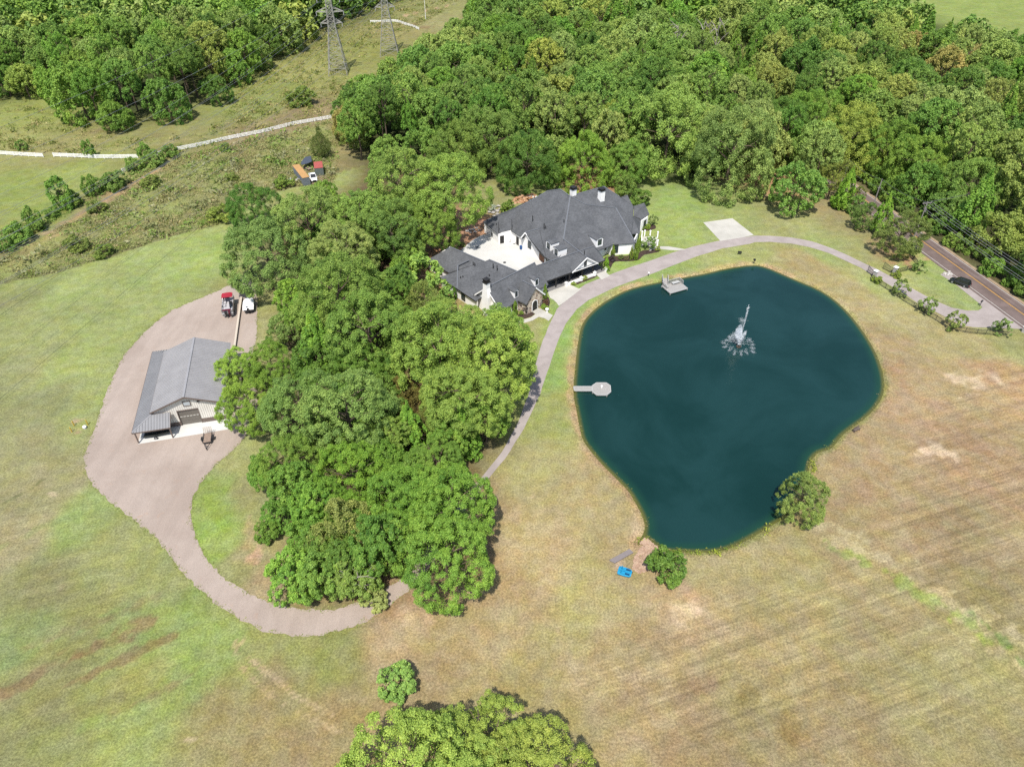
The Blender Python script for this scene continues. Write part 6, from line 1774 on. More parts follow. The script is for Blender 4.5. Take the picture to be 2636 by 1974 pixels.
for y in (-.85, .85): wheel(ft, 0, y, .32, .2)
paved('dirt_pad', [at(*zc(*p)) for p in [(560, 700), (1000, 700), (1300, 1000), (1560, 1000), (1800, 1180), (1780, 1340), (1300, 1380), (1020, 1420), (560, 1100)]], .02, plain('worn_dirt', alb(176, 150, 132), .95, var=.15, scale=.5, world=True), .15, 1.2, 'worn dirt pad around the storage containers')
for k, (x, y) in enumerate([(120, 1250), (220, 1310), (420, 1250), (1310, 1470)]):
    q = at(*zc(x, y)); tag(MB().box((0, 0, .25), (.9 + .2 * k, .6, .5), k * .7).box((.2, .1, .6), (.4, .4, .3), k).build('scrap_pile', m_vinyl if k != 1 else m_steel, None, loc=(q.x, q.y, 0)), ['white scrap heap at the left corner of the tan roofed container', 'grey scrap heap beside the tan roofed container', 'white scrap against the side of the tan roofed container', 'white scrap at the wood edge below the pickup'][k], 'scrap', 'scrap by the containers')

# yellow bollards and the white well head on the left lawn
zy = zz((160, 1060), 22.12)
m_yel = plain('safety_yellow', alb(238, 196, 60), .5, var=.06)
for x, y, lab in [(690, 790, 'yellow bollard at the far left of the dug patch'), (565, 1150, 'yellow bollard nearest the camera at the dug patch'), (1470, 740, 'yellow bollard closest to the gravel yard')]:
    q = at(*zy(x, y)); b_ = thing('bollard', lab, 'bollard', q, 0, 'yellow bollards round the well head')
    MB().cyl((0, 0, 0), (0, 0, 1.15), .085, .085, 12).build('post', m_yel, b_); MB().ell((0, 0, 1.15), (.085, .085, .06), 12, 4, 0).build('cap', m_yel, b_)
q = at(*zy(1310, 930)); wh = thing('well_head', 'white domed well head between the yellow bollards', 'well head', q)
MB().cyl((0, 0, 0), (0, 0, .35), .3, .3, 14).build('casing', m_vinyl, wh); MB().ell((0, 0, .35), (.36, .36, .3), 14, 5, 0).build('dome', m_cover, wh)

# ------------------------------------------------------------------ on and beside the pond
m_deck = plain('grey_composite', alb(196, 192, 186), .8, var=.1, scale=2)
m_deck2 = plain('pale_deck_edge', alb(214, 214, 210), .7, var=.05)
def boards(root, poly, z, direction, w=.14, gap=.012):
    d = Vector((math.cos(direction), math.sin(direction), 0)); n = Vector((-d.y, d.x, 0))
    P2 = [Vector((p.x, p.y, 0)) for p in poly]
    t = [p.dot(n) for p in P2]; k = min(t) + w / 2; m = MB()
    while k < max(t):
        s = []
        for a, b_ in zip(P2, P2[1:] + P2[:1]):
            ta, tb = a.dot(n) - k, b_.dot(n) - k
            if ta * tb < 0: s.append(a.lerp(b_, ta / (ta - tb)))
        if len(s) == 2:
            m.bar(s[0] + Vector((0, 0, z)), s[1] + Vector((0, 0, z)), w - gap, .04)
        k += w
    o = m.build('deck_boards', m_deck, root, world=True); o['kind'] = 'stuff'
    m = MB()
    for a, b_ in zip(P2, P2[1:] + P2[:1]): m.bar(a + Vector((0, 0, z - .08)), b_ + Vector((0, 0, z - .08)), .16, .24)
    m.build('rim_beam', m_deck2, root, world=True)
zk = zz((1640, 680), 13.825)
dk = [at(*zk(*p), .12) for p in [(880, 768), (1185, 1028), (1790, 856), (1485, 600)]]
dock = thing('fishing_dock', 'square grey dock with railings and benches at the far pond edge', 'dock', (dk[0] + dk[2]) / 2)
boards(dock, dk, .12, math.atan2(dk[2].y - dk[1].y, dk[2].x - dk[1].x))
for p in dk: MB().cyl((p.x, p.y, -2.2), (p.x, p.y, .12), .12, .12, 8).build('pile', m_deck, dock, world=True)
def railing(root, a, b_, h=1.05, n=4):
    for k in range(n + 1):
        p = a.lerp(b_, k / n); MB().bar(p, p + Vector((0, 0, h)), .1).build('rail_post', m_deck, root, world=True)
    for z in (h, h * .1): MB().bar(a + Vector((0, 0, z)), b_ + Vector((0, 0, z)), .12, .06).build('rail', m_deck2, root, world=True)
    m = MB(); L_ = (b_ - a).length; c_ = int(L_ / .16)
    for k in range(c_): p = a.lerp(b_, (k + .5) / c_); m.bar(p + Vector((0, 0, .1)), p + Vector((0, 0, h)), .04)
    o = m.build('balusters', m_deck, root, world=True); o['kind'] = 'stuff'
U = lambda s, t: (dk[0] * (1 - s) + dk[1] * s) * (1 - t) + (dk[3] * (1 - s) + dk[2] * s) * t
railing(dock, U(.02, .33), U(.02, 1)); railing(dock, U(.02, .99), U(.5, .99), n=3); railing(dock, U(.0, .02), U(.5, .02), n=3); railing(dock, U(.0, .02), U(.0, .12), n=1)
for s0, s1, t0, t1 in ((.05, .3, .5, .92), (.05, .45, .06, .16)):
    a, b_, c_, d_ = U(s0, t0), U(s1, t0), U(s1, t1), U(s0, t1)
    MB().slab([p + Vector((0, 0, .45)) for p in (a, b_, c_, d_)], .08).build('bench', m_deck2, dock, world=True)
    for p in (a, b_, c_, d_): MB().bar(p, p + Vector((0, 0, .38)), .1).build('bench_leg', m_deck, dock, world=True)
ga_, gb_ = U(.0, .2), at(*zk(985, 500), .25); gd_ = (gb_ - ga_).normalized(); gp = Vector((-gd_.y, gd_.x, 0)) * .65
MB().slab([ga_ - gp, ga_ + gp, gb_ + gp, gb_ - gp], .12).build('gangway', m_deck, dock, world=True)
railing(dock, ga_ + gp, gb_ + gp, n=2); railing(dock, ga_ - gp, gb_ - gp, n=2)
zo = zz((1460, 960), 15.8)
oc = [at(*zo(*p), .12) for p in [(1190, 398), (1580, 398), (1752, 508), (1772, 752), (1618, 882), (1202, 882), (1032, 752), (1012, 522)]]
od = thing('swim_dock', 'octagonal grey dock reached by a short walkway on the left pond bank', 'dock', sum(oc, Vector()) / 8)
boards(od, oc, .12, 0.0)
wk = [at(*zo(*p), .12) for p in [(262, 548), (1012, 548), (1025, 708), (292, 708)]]
boards(od, wk, .125, 0.0)
for p in oc[::2] + wk[:1]: MB().cyl((p.x, p.y, -2.2), (p.x, p.y, .1), .1, .1, 8).build('pile', m_deck, od, world=True)
q = at(*zo(1405, 590), .14); bu = thing('bucket', 'small white bucket standing on the octagonal dock', 'bucket', q)
MB().cyl((0, 0, 0), (0, 0, .42), .15, .19, 12).build('body', m_cover, bu); MB().cyl((0, 0, .42), (0, 0, .45), .2, .2, 12).build('lid', m_cover, bu)

# fountain: float, jets of droplets
fb = at(1820 + 838 / 10.35, 770 + 1268 / 10.35, POND_Z); fb.z = POND_Z
best = min((abs(px_of(fb.x, fb.y, .05 * k)[1] - (770 + 215 / 10.35)), .05 * k) for k in range(400)); jet_h = best[1]
fo_ = thing('fountain', 'floating fountain throwing white water jets in the middle of the pond', 'fountain', fb)
MB().cyl((0, 0, -.1), (0, 0, .18), .55, .5, 16).build('float', plain('brown_float', alb(92, 78, 66), .7), fo_); MB().cyl((0, 0, .18), (0, 0, .5), .14, .1, 10).build('nozzle', m_black, fo_)
m_spray, nt, b = new_mat('water_spray')
b.inputs['Base Color'].default_value = (.94, .96, .97, 1); b.inputs['Roughness'].default_value = .5; b.inputs['IOR'].default_value = 1.33
b.inputs['Subsurface Weight'].default_value = 0
trn = N(nt, 'ShaderNodeBsdfTranslucent'); trn.inputs[0].default_value = (.95, .97, .98, 1)
mx_ = N(nt, 'ShaderNodeMixShader'); mx_.inputs[0].default_value = .5
nt.links.new(b.outputs[0], mx_.inputs[1]); nt.links.new(trn.outputs[0], mx_.inputs[2])
nt.links.new(mx_.outputs[0], nt.nodes['Material Output'].inputs['Surface'])
r = np.random.default_rng(3)
PX, PS_ = [], []
def stream(az, vr, vz, n, spread, s0, t0=0.0, t1=1.0):
    T_ = 2 * vz / 9.81
    t = r.uniform(t0, t1, n) * T_
    sp2 = spread * (.15 + t / T_)
    x = np.cos(az) * vr * t + r.normal(0, 1, n) * sp2; y = np.sin(az) * vr * t + r.normal(0, 1, n) * sp2
    z = .45 + vz * t - 4.905 * t * t + r.normal(0, 1, n) * sp2 * .5
    PX.append(np.stack([x, y, np.maximum(z, .0)], 1)); PS_.append(s0 * r.uniform(.5, 1.4, n))
vz = math.sqrt(2 * 9.81 * max(4, jet_h + .3))
for k in range(3): stream(1.2 + 2.1 * k, .12, vz * (1 - .03 * k), 230, .08, .02, 0, .52)
stream(.9, .3, vz * .97, 200, .16, .02, .2, .62)
for k in range(14):
    a = 2 * math.pi * k / 14 + .15
    vr_ = 3.3 + .4 * math.sin(k * 2.2)
    stream(a, vr_, 4.6, 70, .06, .018, 0, .6); stream(a, vr_, 4.6, 80, .24, .022, .84, 1.0)
for k in range(11):
    a = 2 * math.pi * k / 11
    stream(a, .9 + .3 * math.sin(k * 1.7), 7.6 + 1.2 * math.sin(k * 2.9), 200, .12, .019, 0, .62)
for k in range(6): stream(2.2 + .3 * k, 1.1 + .2 * k, 7.4, 420, .38, .017, .08, .85)
stream(2.6, .5, vz * .8, 1000, .55, .015, .05, .6)
PX = np.vstack(PX); PS_ = np.concatenate(PS_)
oct_ = np.array([(1, 0, 0), (-1, 0, 0), (0, 1, 0), (0, -1, 0), (0, 0, 1), (0, 0, -1)], float); of = np.array([(0, 2, 4), (2, 1, 4), (1, 3, 4), (3, 0, 4), (2, 0, 5), (1, 2, 5), (3, 1, 5), (0, 3, 5)])
sm = bpy.data.meshes.new('spray')
mesh_np(sm, (PX[:, None, :] + oct_[None] * PS_[:, None, None] * np.array([1, 1, 1.5])).reshape(-1, 3), (of[None] + 6 * np.arange(len(PX))[:, None, None]).reshape(-1, 3))
sm.materials.append(m_spray)
so = bpy.data.objects.new('spray', sm); COL.objects.link(so); so.parent = fo_; so['kind'] = 'stuff'

# fine mist hanging in the jets
m_mist, nt, b = new_mat('water_mist')
nt.nodes.remove(b)
pv = N(nt, 'ShaderNodeVolumePrincipled'); pv.inputs['Color'].default_value = (.97, .98, 1, 1); pv.inputs['Anisotropy'].default_value = 0
nt.links.new(mth(nt, 'MULTIPLY', ramp(nt, noise(nt, 1.6, 4, .6, objco(nt), .5),   .3, .72, .1, 1.0), 1.5), pv.inputs['Density'])
nt.links.new(pv.outputs[0], nt.nodes['Material Output'].inputs['Volume'])
mm = MB()
def plume(pts):
    mm.loft([[(x + r_ * math.cos(2 * math.pi * i / 12), y + r_ * math.sin(2 * math.pi * i / 12), z) for i in range(12)] for x, y, z, r_ in pts])
plume([(0, 0, .5, .12), (-.25, .1, 1.6, .5), (-.5, .15, 3.0, .85), (-.65, .2, 4.4, .75), (-.6, .2, 5.6, .3)])
plume([(.25, .2, .55, .1), (.5, .35, 1.6, .3), (.9, .6, 3.0, .4), (1.2, .8, 3.8, .12)])
plume([(0.02, 0, 4.0, .12), (.03, 0, 7.0, .17), (.04, .02, jet_h * .9, .2), (.05, .02, jet_h + .3, .05)])
for k in range(14):
    a = 2 * math.pi * k / 14 + .15; d_ = 3.0 + .35 * math.sin(k * 2.2)
    c_, s_ = math.cos(a), math.sin(a)
    mm.loft([[(c_ * (d_ + t) - s_ * w_ * math.cos(2 * math.pi * i / 8), s_ * (d_ + t) + c_ * w_ * math.cos(2 * math.pi * i / 8), .28 + w_ * .7 * math.sin(2 * math.pi * i / 8)) for i in range(8)] for t, w_ in ((-.9, .05), (-.3, .2), (.3, .3), (.8, .06))])
ms = mm.build('mist', m_mist, fo_); ms['kind'] = 'stuff'

# pedal boat, slab and spillway stones at the near end
zq = zz((1540, 1360), 9.217)
a, b_ = at(*zq(470, 985), .3), at(*zq(790, 1080), .3); loc, ang = frame_of(a, b_); LB = (b_ - a).length
m_cyan = plain('cyan_plastic', alb(50, 176, 226), .35, var=.04)
pbt = thing('pedal_boat', 'bright blue pedal boat on the grass by the spillway', 'pedal boat', loc, ang)
MB().loft([[(x, -w, .42), (x, -w * .86, .08), (x, -w * .3, .1), (x, 0, .2), (x, w * .3, .1), (x, w * .86, .08), (x, w, .42), (x, w * .5, .5), (x, -w * .5, .5)] for x, w in ((0, .62), (.15, .76), (LB * .5, .8), (LB * .85, .72), (LB, .5))]).build('hull', m_cyan, pbt)
for y in (-.4, .4):
    m = MB().box((LB * .42, y, .58), (.55, .42, .1)); m.box((LB * .24, y, .72), (.1, .42, .3), ry=-.25); m.build('seat', m_cyan, pbt)
    MB().box((LB * .72, y, .505), (.7, .32, .03)).build('footwell', plain('footwell_blue', alb(20, 84, 130), .5) if y < 0 else bpy.data.materials['footwell_blue'], pbt)
MB().box((LB * .5, 0, .58), (LB * .8, .2, .18)).build('console', m_cyan, pbt); MB().bar((LB * .95, .3, .4), (LB + .12, .3, .35), .1).build('rudder', m_black, pbt)
sl = [at(*zq(*p), .2) for p in [(262, 745), (740, 482), (836, 562), (392, 815)]]
sb = thing('stone_slab', 'long grey slab lying on the grass beside the spillway', 'slab', sl[0])
MB().slab(sl, .22).build('slab', plain('grey_slab', alb(158, 148, 146), .9, var=.12), sb, world=True)
rr = [at(*zq(*p)) for p in [(1120, 215), (1260, 330), (1400, 440), (1340, 620), (1220, 820), (1160, 1010), (960, 1060), (800, 960), (870, 680), (990, 480), (1010, 330)]]
RP = np.array([p[:2] for p in rr]); random.seed(5); m = MB()
def rock(mb, c, s, rnd):
    v, f = [], []
    n_ = 6
    for k, (zr_, rr_) in enumerate(((-.35, .8), (.05, 1.0), (.4, .62))):
        for i in range(n_):
            t = 2 * math.pi * i / n_ + k * .3
            q_ = rr_ * rnd.uniform(.75, 1.2)
            v.append((c[0] + s[0] * q_ * math.cos(t), c[1] + s[1] * q_ * math.sin(t), c[2] + s[2] * (zr_ + rnd.uniform(-.1, .1))))
    for k in range(2):
        for i in range(n_): f.append((k * n_ + i, k * n_ + (i + 1) % n_, (k + 1) * n_ + (i + 1) % n_, (k + 1) * n_ + i))
    f.append(tuple(range(2 * n_, 3 * n_)))
    mb.add(v, f)
cnt_ = 0
while cnt_ < 620:
    x, y = random.uniform(RP[:, 0].min(), RP[:, 0].max()), random.uniform(RP[:, 1].min(), RP[:, 1].max())
    if not inside(np.array([x]), np.array([y]), RP)[0]: continue
    s = random.uniform(.10, .26); rock(m, (x, y, .03 + s * .2), (s, s * random.uniform(.6, 1), s * .8), random); cnt_ += 1
def rock_mat(name, c1, c2):
    m_, nt, b = new_mat(name); v = objco(nt); vo = N(nt, 'ShaderNodeTexVoronoi'); vo.inputs['Scale'].default_value = 2.2; nt.links.new(v, vo.inputs['Vector'])
    sep = N(nt, 'ShaderNodeSeparateColor'); nt.links.new(vo.outputs['Color'], sep.inputs[0])
    nt.links.new(gain(nt, mixc(nt, sep.outputs[0], c1, c2), ramp(nt, noise(nt, 9, 4, .6, v), .3, .7, .85, 1.12)), b.inputs['Base Color']); b.inputs['Roughness'].default_value = .9
    return m_
o = m.build('riprap', rock_mat('spillway_stone', alb(222, 190, 160), alb(196, 160, 134))); tag(o, 'pinkish loose stones lining the spillway', 'stones', None, 'stuff')
q = at(*zp(1065, 36)); fp = thing('feeder', 'small dark post box at the far tip of the pond', 'feeder', q); MB().bar((0, 0, 0), (0, 0, .9), .1).build('post', m_dark, fp); MB().box((0, 0, 1.05), (.5, .5, .4)).build('box', m_dark, fp)
q = at(*zp(1585, 885)); bn = thing('bench', 'small brown wooden bench on the right pond bank', 'bench', q, .5)
MB().box((0, 0, .45), (1.5, .45, .07)).build('seat', m_tin_dark, bn); MB().box((0, .22, .75), (1.5, .06, .35)).build('backrest', m_tin_dark, bn)
for x in (-.65, .65): MB().box((x, 0, .21), (.08, .4, .42)).build('leg', m_tin_dark, bn)
q = at(*zp(530, 100)); lb = thing('globe_lamp', 'white globe lamp on the strip of grass above the dock', 'lamp', q); MB().cyl((0, 0, 0), (0, 0, .7), .05, .05, 8).build('stem', m_dark, lb); MB().ell((0, 0, .9), (.22, .22, .22), 12, 8).build('globe', m_cover, lb, smooth=True)
q = dp(1597, 550); g2 = thing('grill', 'dark low grill on the lawn between drive and pond', 'grill', q); MB().box((0, 0, .7), (.9, .5, .3)).build('body', m_dark, g2)
for x in (-.4, .4): MB().bar((x, 0, 0), (x, 0, .6), .08).build('leg', m_dark, g2)

# ------------------------------------------------------------------ gate, drive fence, mailbox, street furniture
zg = zz((2220, 670), 5.317)
m_pillar = rock_mat('pillar_stone', alb(206, 200, 194, 1.3), alb(170, 164, 160, 1.3))
def pillar(x, y, lab, s=.75, h=1.75):
    q = at(*zg(x, y)); t = thing('gate_pillar', lab, 'pillar', q, .6, 'pillars of the drive gate')
    MB().box((0, 0, h / 2), (s, s, h)).build('shaft', m_pillar, t); m = MB().box((0, 0, h + .06), (s * 1.3, s * 1.3, .14)); m.loft([[(a * s * k, b2 * s * k, z) for a, b2 in ((-.5, -.5), (.5, -.5), (.5, .5), (-.5, .5))] for k, z in ((1.1, h + .13), (.3, h + .32))]); m.build('cap', m_trim, t)
    return q
g1 = pillar(160, 232, 'stone gate pillar on the pond side of the drive'); g2_ = pillar(432, 182, 'stone gate pillar on the lawn side of the drive'); pillar(2205, 985, 'white topped pillar at the end of the drive fence by the road', .7, 1.4)
m_iron = plain('black_iron', (.03, .03, .033), .5)
def gate_leaf(a, b_, lab):
    t = thing('gate_leaf', lab, 'gate', a, 0, 'leaves of the open drive gate')
    d = b_ - a; n_ = 12
    m = MB(); m.bar(a + Vector((0, 0, .15)), b_ + Vector((0, 0, .15)), .07); pts = [a + d * (k / n_) + Vector((0, 0, 1.35 + .55 * (k / n_) ** 1.5)) for k in range(n_ + 1)]
    for p, q in zip(pts[:-1], pts[1:]): m.bar(p, q, .07)
    m.bar(a + Vector((0, 0, .05)), pts[0], .08); m.bar(b_ + Vector((0, 0, .05)), pts[-1], .08); m.bar(a + Vector((0, 0, .75)), b_ + Vector((0, 0, .75)), .05)
    m.build('gate_frame', m_iron, t, world=True)
    for k in range(1, n_): MB().bar(a + d * (k / n_) + Vector((0, 0, .15)), pts[k], .035).build('picket', m_iron, t, world=True)
gate_leaf(at(*zg(135, 215)), at(*zg(62, 165)), 'open iron gate leaf on the pond side of the drive'); gate_leaf(at(*zg(400, 178)), at(*zg(278, 118)), 'open iron gate leaf on the lawn side of the drive')
def iron_fence(path, lab, seg=2.4, h=1.25):
    t = thing('iron_fence', lab, 'fence', path[0], 0)
    for a, b_ in zip(path[:-1], path[1:]):
        n_ = max(1, round((b_ - a).length / seg))
        for k in range(n_):
            p, q = a.lerp(b_, k / n_), a.lerp(b_, (k + 1) / n_)
            MB().bar(p, p + Vector((0, 0, h + .1)), .075).build('post', m_iron, t, world=True)
            m = MB()
            for z in (.15, h - .15, h): m.bar(p + Vector((0, 0, z)), q + Vector((0, 0, z)), .04)
            c_ = int((q - p).length / .13)
            for j in range(1, c_): r_ = p.lerp(q, j / c_); m.bar(r_ + Vector((0, 0, .1)), r_ + Vector((0, 0, h)), .022)
            o = m.build('picket_panel', m_iron, t, world=True); o['kind'] = 'stuff'
    return t
iron_fence([at(*zg(*p)) for p in [(110, 252), (220, 330), (400, 445), (560, 560), (830, 722), (1000, 822), (1100, 890), (1250, 950), (1400, 990), (1560, 1010), (1800, 1026), (1985, 1040)]], 'long black iron fence between the drive and the dry field')
iron_fence([at(*zg(*p)) for p in [(470, 178), (600, 145), (735, 108)]], 'short black iron fence from the gate to the holly tree'); iron_fence([at(*zg(*p)) for p in [(735, 60), (690, 0), (640, -50)]], 'black iron fence running back from the holly tree to the pine')
q = at(*zg(455, 395)); lp = thing('lamp_post', 'black lamp post beside the drive below the gate', 'lamp post', q); MB().cyl((0, 0, 0), (0, 0, 1.9), .05, .04, 8).build('pole', m_iron, lp); m = MB().cyl((0, 0, 1.9), (0, 0, 2.3), .1, .17, 8); m.cyl((0, 0, 2.3), (0, 0, 2.42), .2, .03, 8); m.build('lantern', m_iron, lp)
q = at(*zg(1605, 625)); mbx = thing('mailbox', 'black mailbox on a post at the tip of the grass island', 'mailbox', q, .7)
MB().bar((0, 0, 0), (0, 0, 1.15), .12).build('post', m_iron, mbx); m = MB().loft([[(x, .16 * math.cos(t), 1.3 + .18 * math.sin(t)) for t in [math.pi * k / 6 for k in range(7)]] + [(x, -.16, 1.15), (x, .16, 1.15)] for x in (-.35, .45)]); m.build('box', m_iron, mbx); MB().box((.1, .2, 1.35), (.06, .03, .2)).build('flag', m_red, mbx)
q = at(*zg(1150, 185)); m = MB()
for k in range(14): rock(m, (random.uniform(-1.3, 1.3), random.uniform(-.9, .9), .1), (random.uniform(.2, .45), random.uniform(.2, .4), .3), random)
rk = tag(m.build('rubble_heap', rock_mat('white_rubble', alb(240, 234, 226), alb(206, 198, 190)), None, loc=(q.x, q.y, 0)), 'heap of white rubble at the end of the pull-off by the road', 'rubble', None, 'stuff')

# utility poles along the road and their wires
m_pole = plain('grey_pole', alb(172, 164, 158), .9, var=.15)
zu = zz((2120, 380), 6.9)
heads = []
for (x, y), h, arm, lab in [((462, 210), 10.5, 0, 'utility pole rising behind the yellowish pine'), ((1042, 560), 9.5, 0, 'utility pole in the middle of the roadside row'), ((1850, 965), 10.5, 1, 'utility pole with a crossarm nearest the parked car')]:
    tp = at(*zu(x, y), h); t = thing('utility_pole', lab, 'utility pole', (tp.x, tp.y, 0), 0, 'utility poles along the road')
    MB().cyl((0, 0, 0), (0, 0, h), .17, .11, 10).build('pole', m_pole, t)
    ra_ = math.atan2(rdir.y, rdir.x) + math.pi / 2
    for z, w_ in (((h - .35, 2.6), (h - 1.8, .9)) if arm else ((h - 2.6, .9),)):
        MB().box((0, 0, z), (w_, .14, .16), ra_).build('crossarm', m_pole, t)
    if arm:
        for s in (-1.1, 0, 1.1): MB().cyl((math.cos(ra_) * s, math.sin(ra_) * s, h - .27), (math.cos(ra_) * s, math.sin(ra_) * s, h + .02), .06, .04, 6).build('insulator', m_vinyl, t)
        MB().cyl((.3, .1, h - 2.9), (.3, .1, h - 2.0), .24, .24, 12).build('transformer', m_steel, t); MB().bar((0, 0, h - 1.8), (math.cos(ra_) * -1.0, math.sin(ra_) * -1.0, h - .42), .06).build('brace', m_pole, t)
    heads.append(Vector((tp.x, tp.y, h)))
m_wire = plain('wire', alb(150, 150, 150), .5, metal=.3); m_wire2 = plain('bright_wire', alb(190, 192, 192), .4, metal=.3)
def wire(a, b_, sag, lab, rad=.03, grp=None, mat=None):
    n_ = 18
    pts = [a.lerp(b_, k / n_) - Vector((0, 0, 4 * sag * (k / n_) * (1 - k / n_))) for k in range(n_ + 1)]
    o = MB().tube(pts, rad, 5).build('power_line', mat or m_wire)
    return tag(o, lab, 'power line', grp)
nxt = heads[2] + rdir * 62; side = Vector((math.cos(ra_), math.sin(ra_), 0))
GW = 'wires along the road'
for off, dz in ((-1.1, 0), (0, 0), (1.1, 0), (0, -1.9), (.2, -2.6)):
    wire(heads[2] + side * off + Vector((0, 0, dz)), nxt + side * off + Vector((0, 0, dz)), .9, 'wire over the road running from the crossarm pole to the right edge', .035, GW, m_wire2)
for off, dz in ((0, -.1), (0, -2.4)):
    wire(heads[1] + Vector((0, 0, dz)), heads[2] + side * off + Vector((0, 0, dz)), .8, 'wire hanging between the middle pole and the crossarm pole', .03, GW); wire(heads[0] + Vector((0, 0, dz)), heads[1] + Vector((0, 0, dz)), .8, 'wire hanging between the two farther utility poles', .03, GW)
for off in (-1.1, 1.1): wire(heads[2] + side * off, heads[2] + side * off + Vector((26, 12, -.5)), .5, 'service wire leaving the crossarm pole over the forest', .03, GW)

# ------------------------------------------------------------------ pylons
m_lattice = plain('pylon_steel', alb(206, 202, 190), .5, metal=.1)
def pylon(base, ang, lab, w0=4.0, H_=40.0, arms=((20.3, 4.4), (24.6, 5.6), (29.5, 4.6))):
    t = thing('pylon', lab, 'pylon', base, ang, 'steel lattice pylons in the clearing')
    prof = [(0, w0), (8, 3.0), (19, 1.45), (31, 1.0), (H_, .25)]
    hw_ = lambda z: np.interp(z, [p[0] for p in prof], [p[1] for p in prof])
    cs = [(-1, -1), (1, -1), (1, 1), (-1, 1)]
    for sx, sy in cs:
        m = MB()
        for (za, wa_), (zb_, wb_) in zip(prof[:-1], prof[1:]): m.bar((sx * wa_, sy * wa_, za), (sx * wb_, sy * wb_, zb_), .22)
        m.build('leg', m_lattice, t)
    lv = [0, 3, 5.5, 8, 11, 14, 16.7, 19, 21, 23, 25, 27, 29, 31, 34, 37]
    for i, (za, zb_) in enumerate(zip(lv[:-1], lv[1:])):
        a, b_ = hw_(za), hw_(zb_)
        for k in range(4):
            (x0, y0), (x1, y1) = cs[k], cs[(k + 1) % 4]
            m = MB().bar((x0 * a, y0 * a, za), (x1 * b_, y1 * b_, zb_), .1); m.bar((x1 * a, y1 * a, za), (x0 * b_, y0 * b_, zb_), .1); m.bar((x0 * b_, y0 * b_, zb_), (x1 * b_, y1 * b_, zb_), .12)
            m.build('brace', m_lattice, t)
    tips = []
    for z, L_ in arms:
        for s in (-1, 1):
            m = MB(); w_ = hw_(z)
            for y in (-w_, w_): m.bar((s * w_, y, z), (s * L_, 0, z), .22); m.bar((s * w_, y, z + 1.6), (s * L_, 0, z), .18)
            for f in (.35, .7): m.bar((s * (w_ + (L_ - w_) * f), -w_ * (1 - f), z), (s * (w_ + (L_ - w_) * f), w_ * (1 - f), z), .14)
            m.build('cross_arm', m_lattice, t); MB().cyl((s * L_, 0, z - 1.5), (s * L_, 0, z), .12, .12, 6).build('insulator', m_vinyl, t)
            tips.append(Vector((s * L_, 0, z - 1.5)))
    M = Matrix.Rotation(ang, 3, 'Z'); return [Vector(base) + M @ p for p in tips] + [Vector(base) + Vector((0, 0, H_))]
pb1, pb2 = at(872, 190), at(1003, 141)
t1 = pylon(pb1, .12, 'left and nearer steel lattice pylon in the clearing', 4.0); t2 = pylon(pb2, .12, 'right and farther steel lattice pylon in the clearing', 4.3)
shift1 = Vector((-62, -265, 0)); shift2 = Vector((-50, -270, 0))
for k, (T_, sft, lab) in enumerate(((t1, shift1, 'high voltage wire sagging from the left pylon across the rough field'), (t2, shift2, 'high voltage wire sagging from the right pylon across the clearing'))):
    for p in T_:
        wire(p, p + sft, 9 if p is not T_[-1] else 6, lab, .03, 'wires of the pylons', m_wire2); wire(p, p - sft * .8, 7, lab.replace('across the rough field', 'away over the forest').replace('across the clearing', 'away over the woods'), .03, 'wires of the pylons', m_wire2)

# ------------------------------------------------------------------ white board fences
m_fence = plain('white_fence_paint', (.8, .79, .77), .7, var=.06)
post_me = MB().box((0, 0, .7), (.16, .16, 1.4)).mesh('post', m_fence)
rail_me = MB().box((.5, 0, 0), (1, .05, .24)).mesh('rail', m_fence)
def board_fence(path, lab, seg=2.7):
    t = thing('board_fence', lab, 'fence', (0, 0, 0), 0, 'white board fences')
    t.location = path[0]
    o0 = Vector(path[0])
    for a, b_ in zip(path[:-1], path[1:]):
        n_ = max(1, round((b_ - a).length / seg)); d = (b_ - a) / n_; an = math.atan2(d.y, d.x)
        for k in range(n_ + 1):
            if k == n_ and b_ is not path[-1]: continue
            o = bpy.data.objects.new('post', post_me); COL.objects.link(o); o.parent = t; o.location = a + d * k - o0; o.rotation_euler = (0, 0, an)
        for k in range(n_):
            for z in (.35, .78, 1.2):
                o = bpy.data.objects.new('rail', rail_me); COL.objects.link(o); o.parent = t; o.location = a + d * k - o0 + Vector((0, 0, z)); o.rotation_euler = (0, 0, an + random.uniform(-.006, .006)); o.scale = (d.length, 1, 1)
    return t
fz_ = lambda pts: [at(x / 2.179, (y + 8) / 2.179) for x, y in pts]
board_fence(fz_([(-60, 853), (0, 860), (120, 868), (245, 875)]), 'white board fence at the left edge of the photo, left of the gap')
board_fence(fz_([(303, 872), (420, 876), (540, 882), (680, 882), (775, 880)]), 'white board fence right of the gap, behind the slim young tree')
board_fence(fz_([(872, 868), (908, 860)]), 'short stub of white board fence between bushes')
board_fence(fz_([(1000, 838), (1150, 808), (1290, 775), (1480, 738), (1650, 695), (1840, 662), (1930, 640)]), 'long white board fence climbing from the bushes to the wood')
board_fence(fz_([(690, 962), (728, 943)]), 'short piece of white fence showing in the overgrown fence line')
board_fence([at(820 + x / 8.28, (y + 4) / 8.28) for x, y in [(1110, 490), (1280, 490), (1460, 480), (1600, 470), (1690, 482), (1850, 537), (2000, 582), (2140, 640)]], 'white board fence far away behind the pylons')

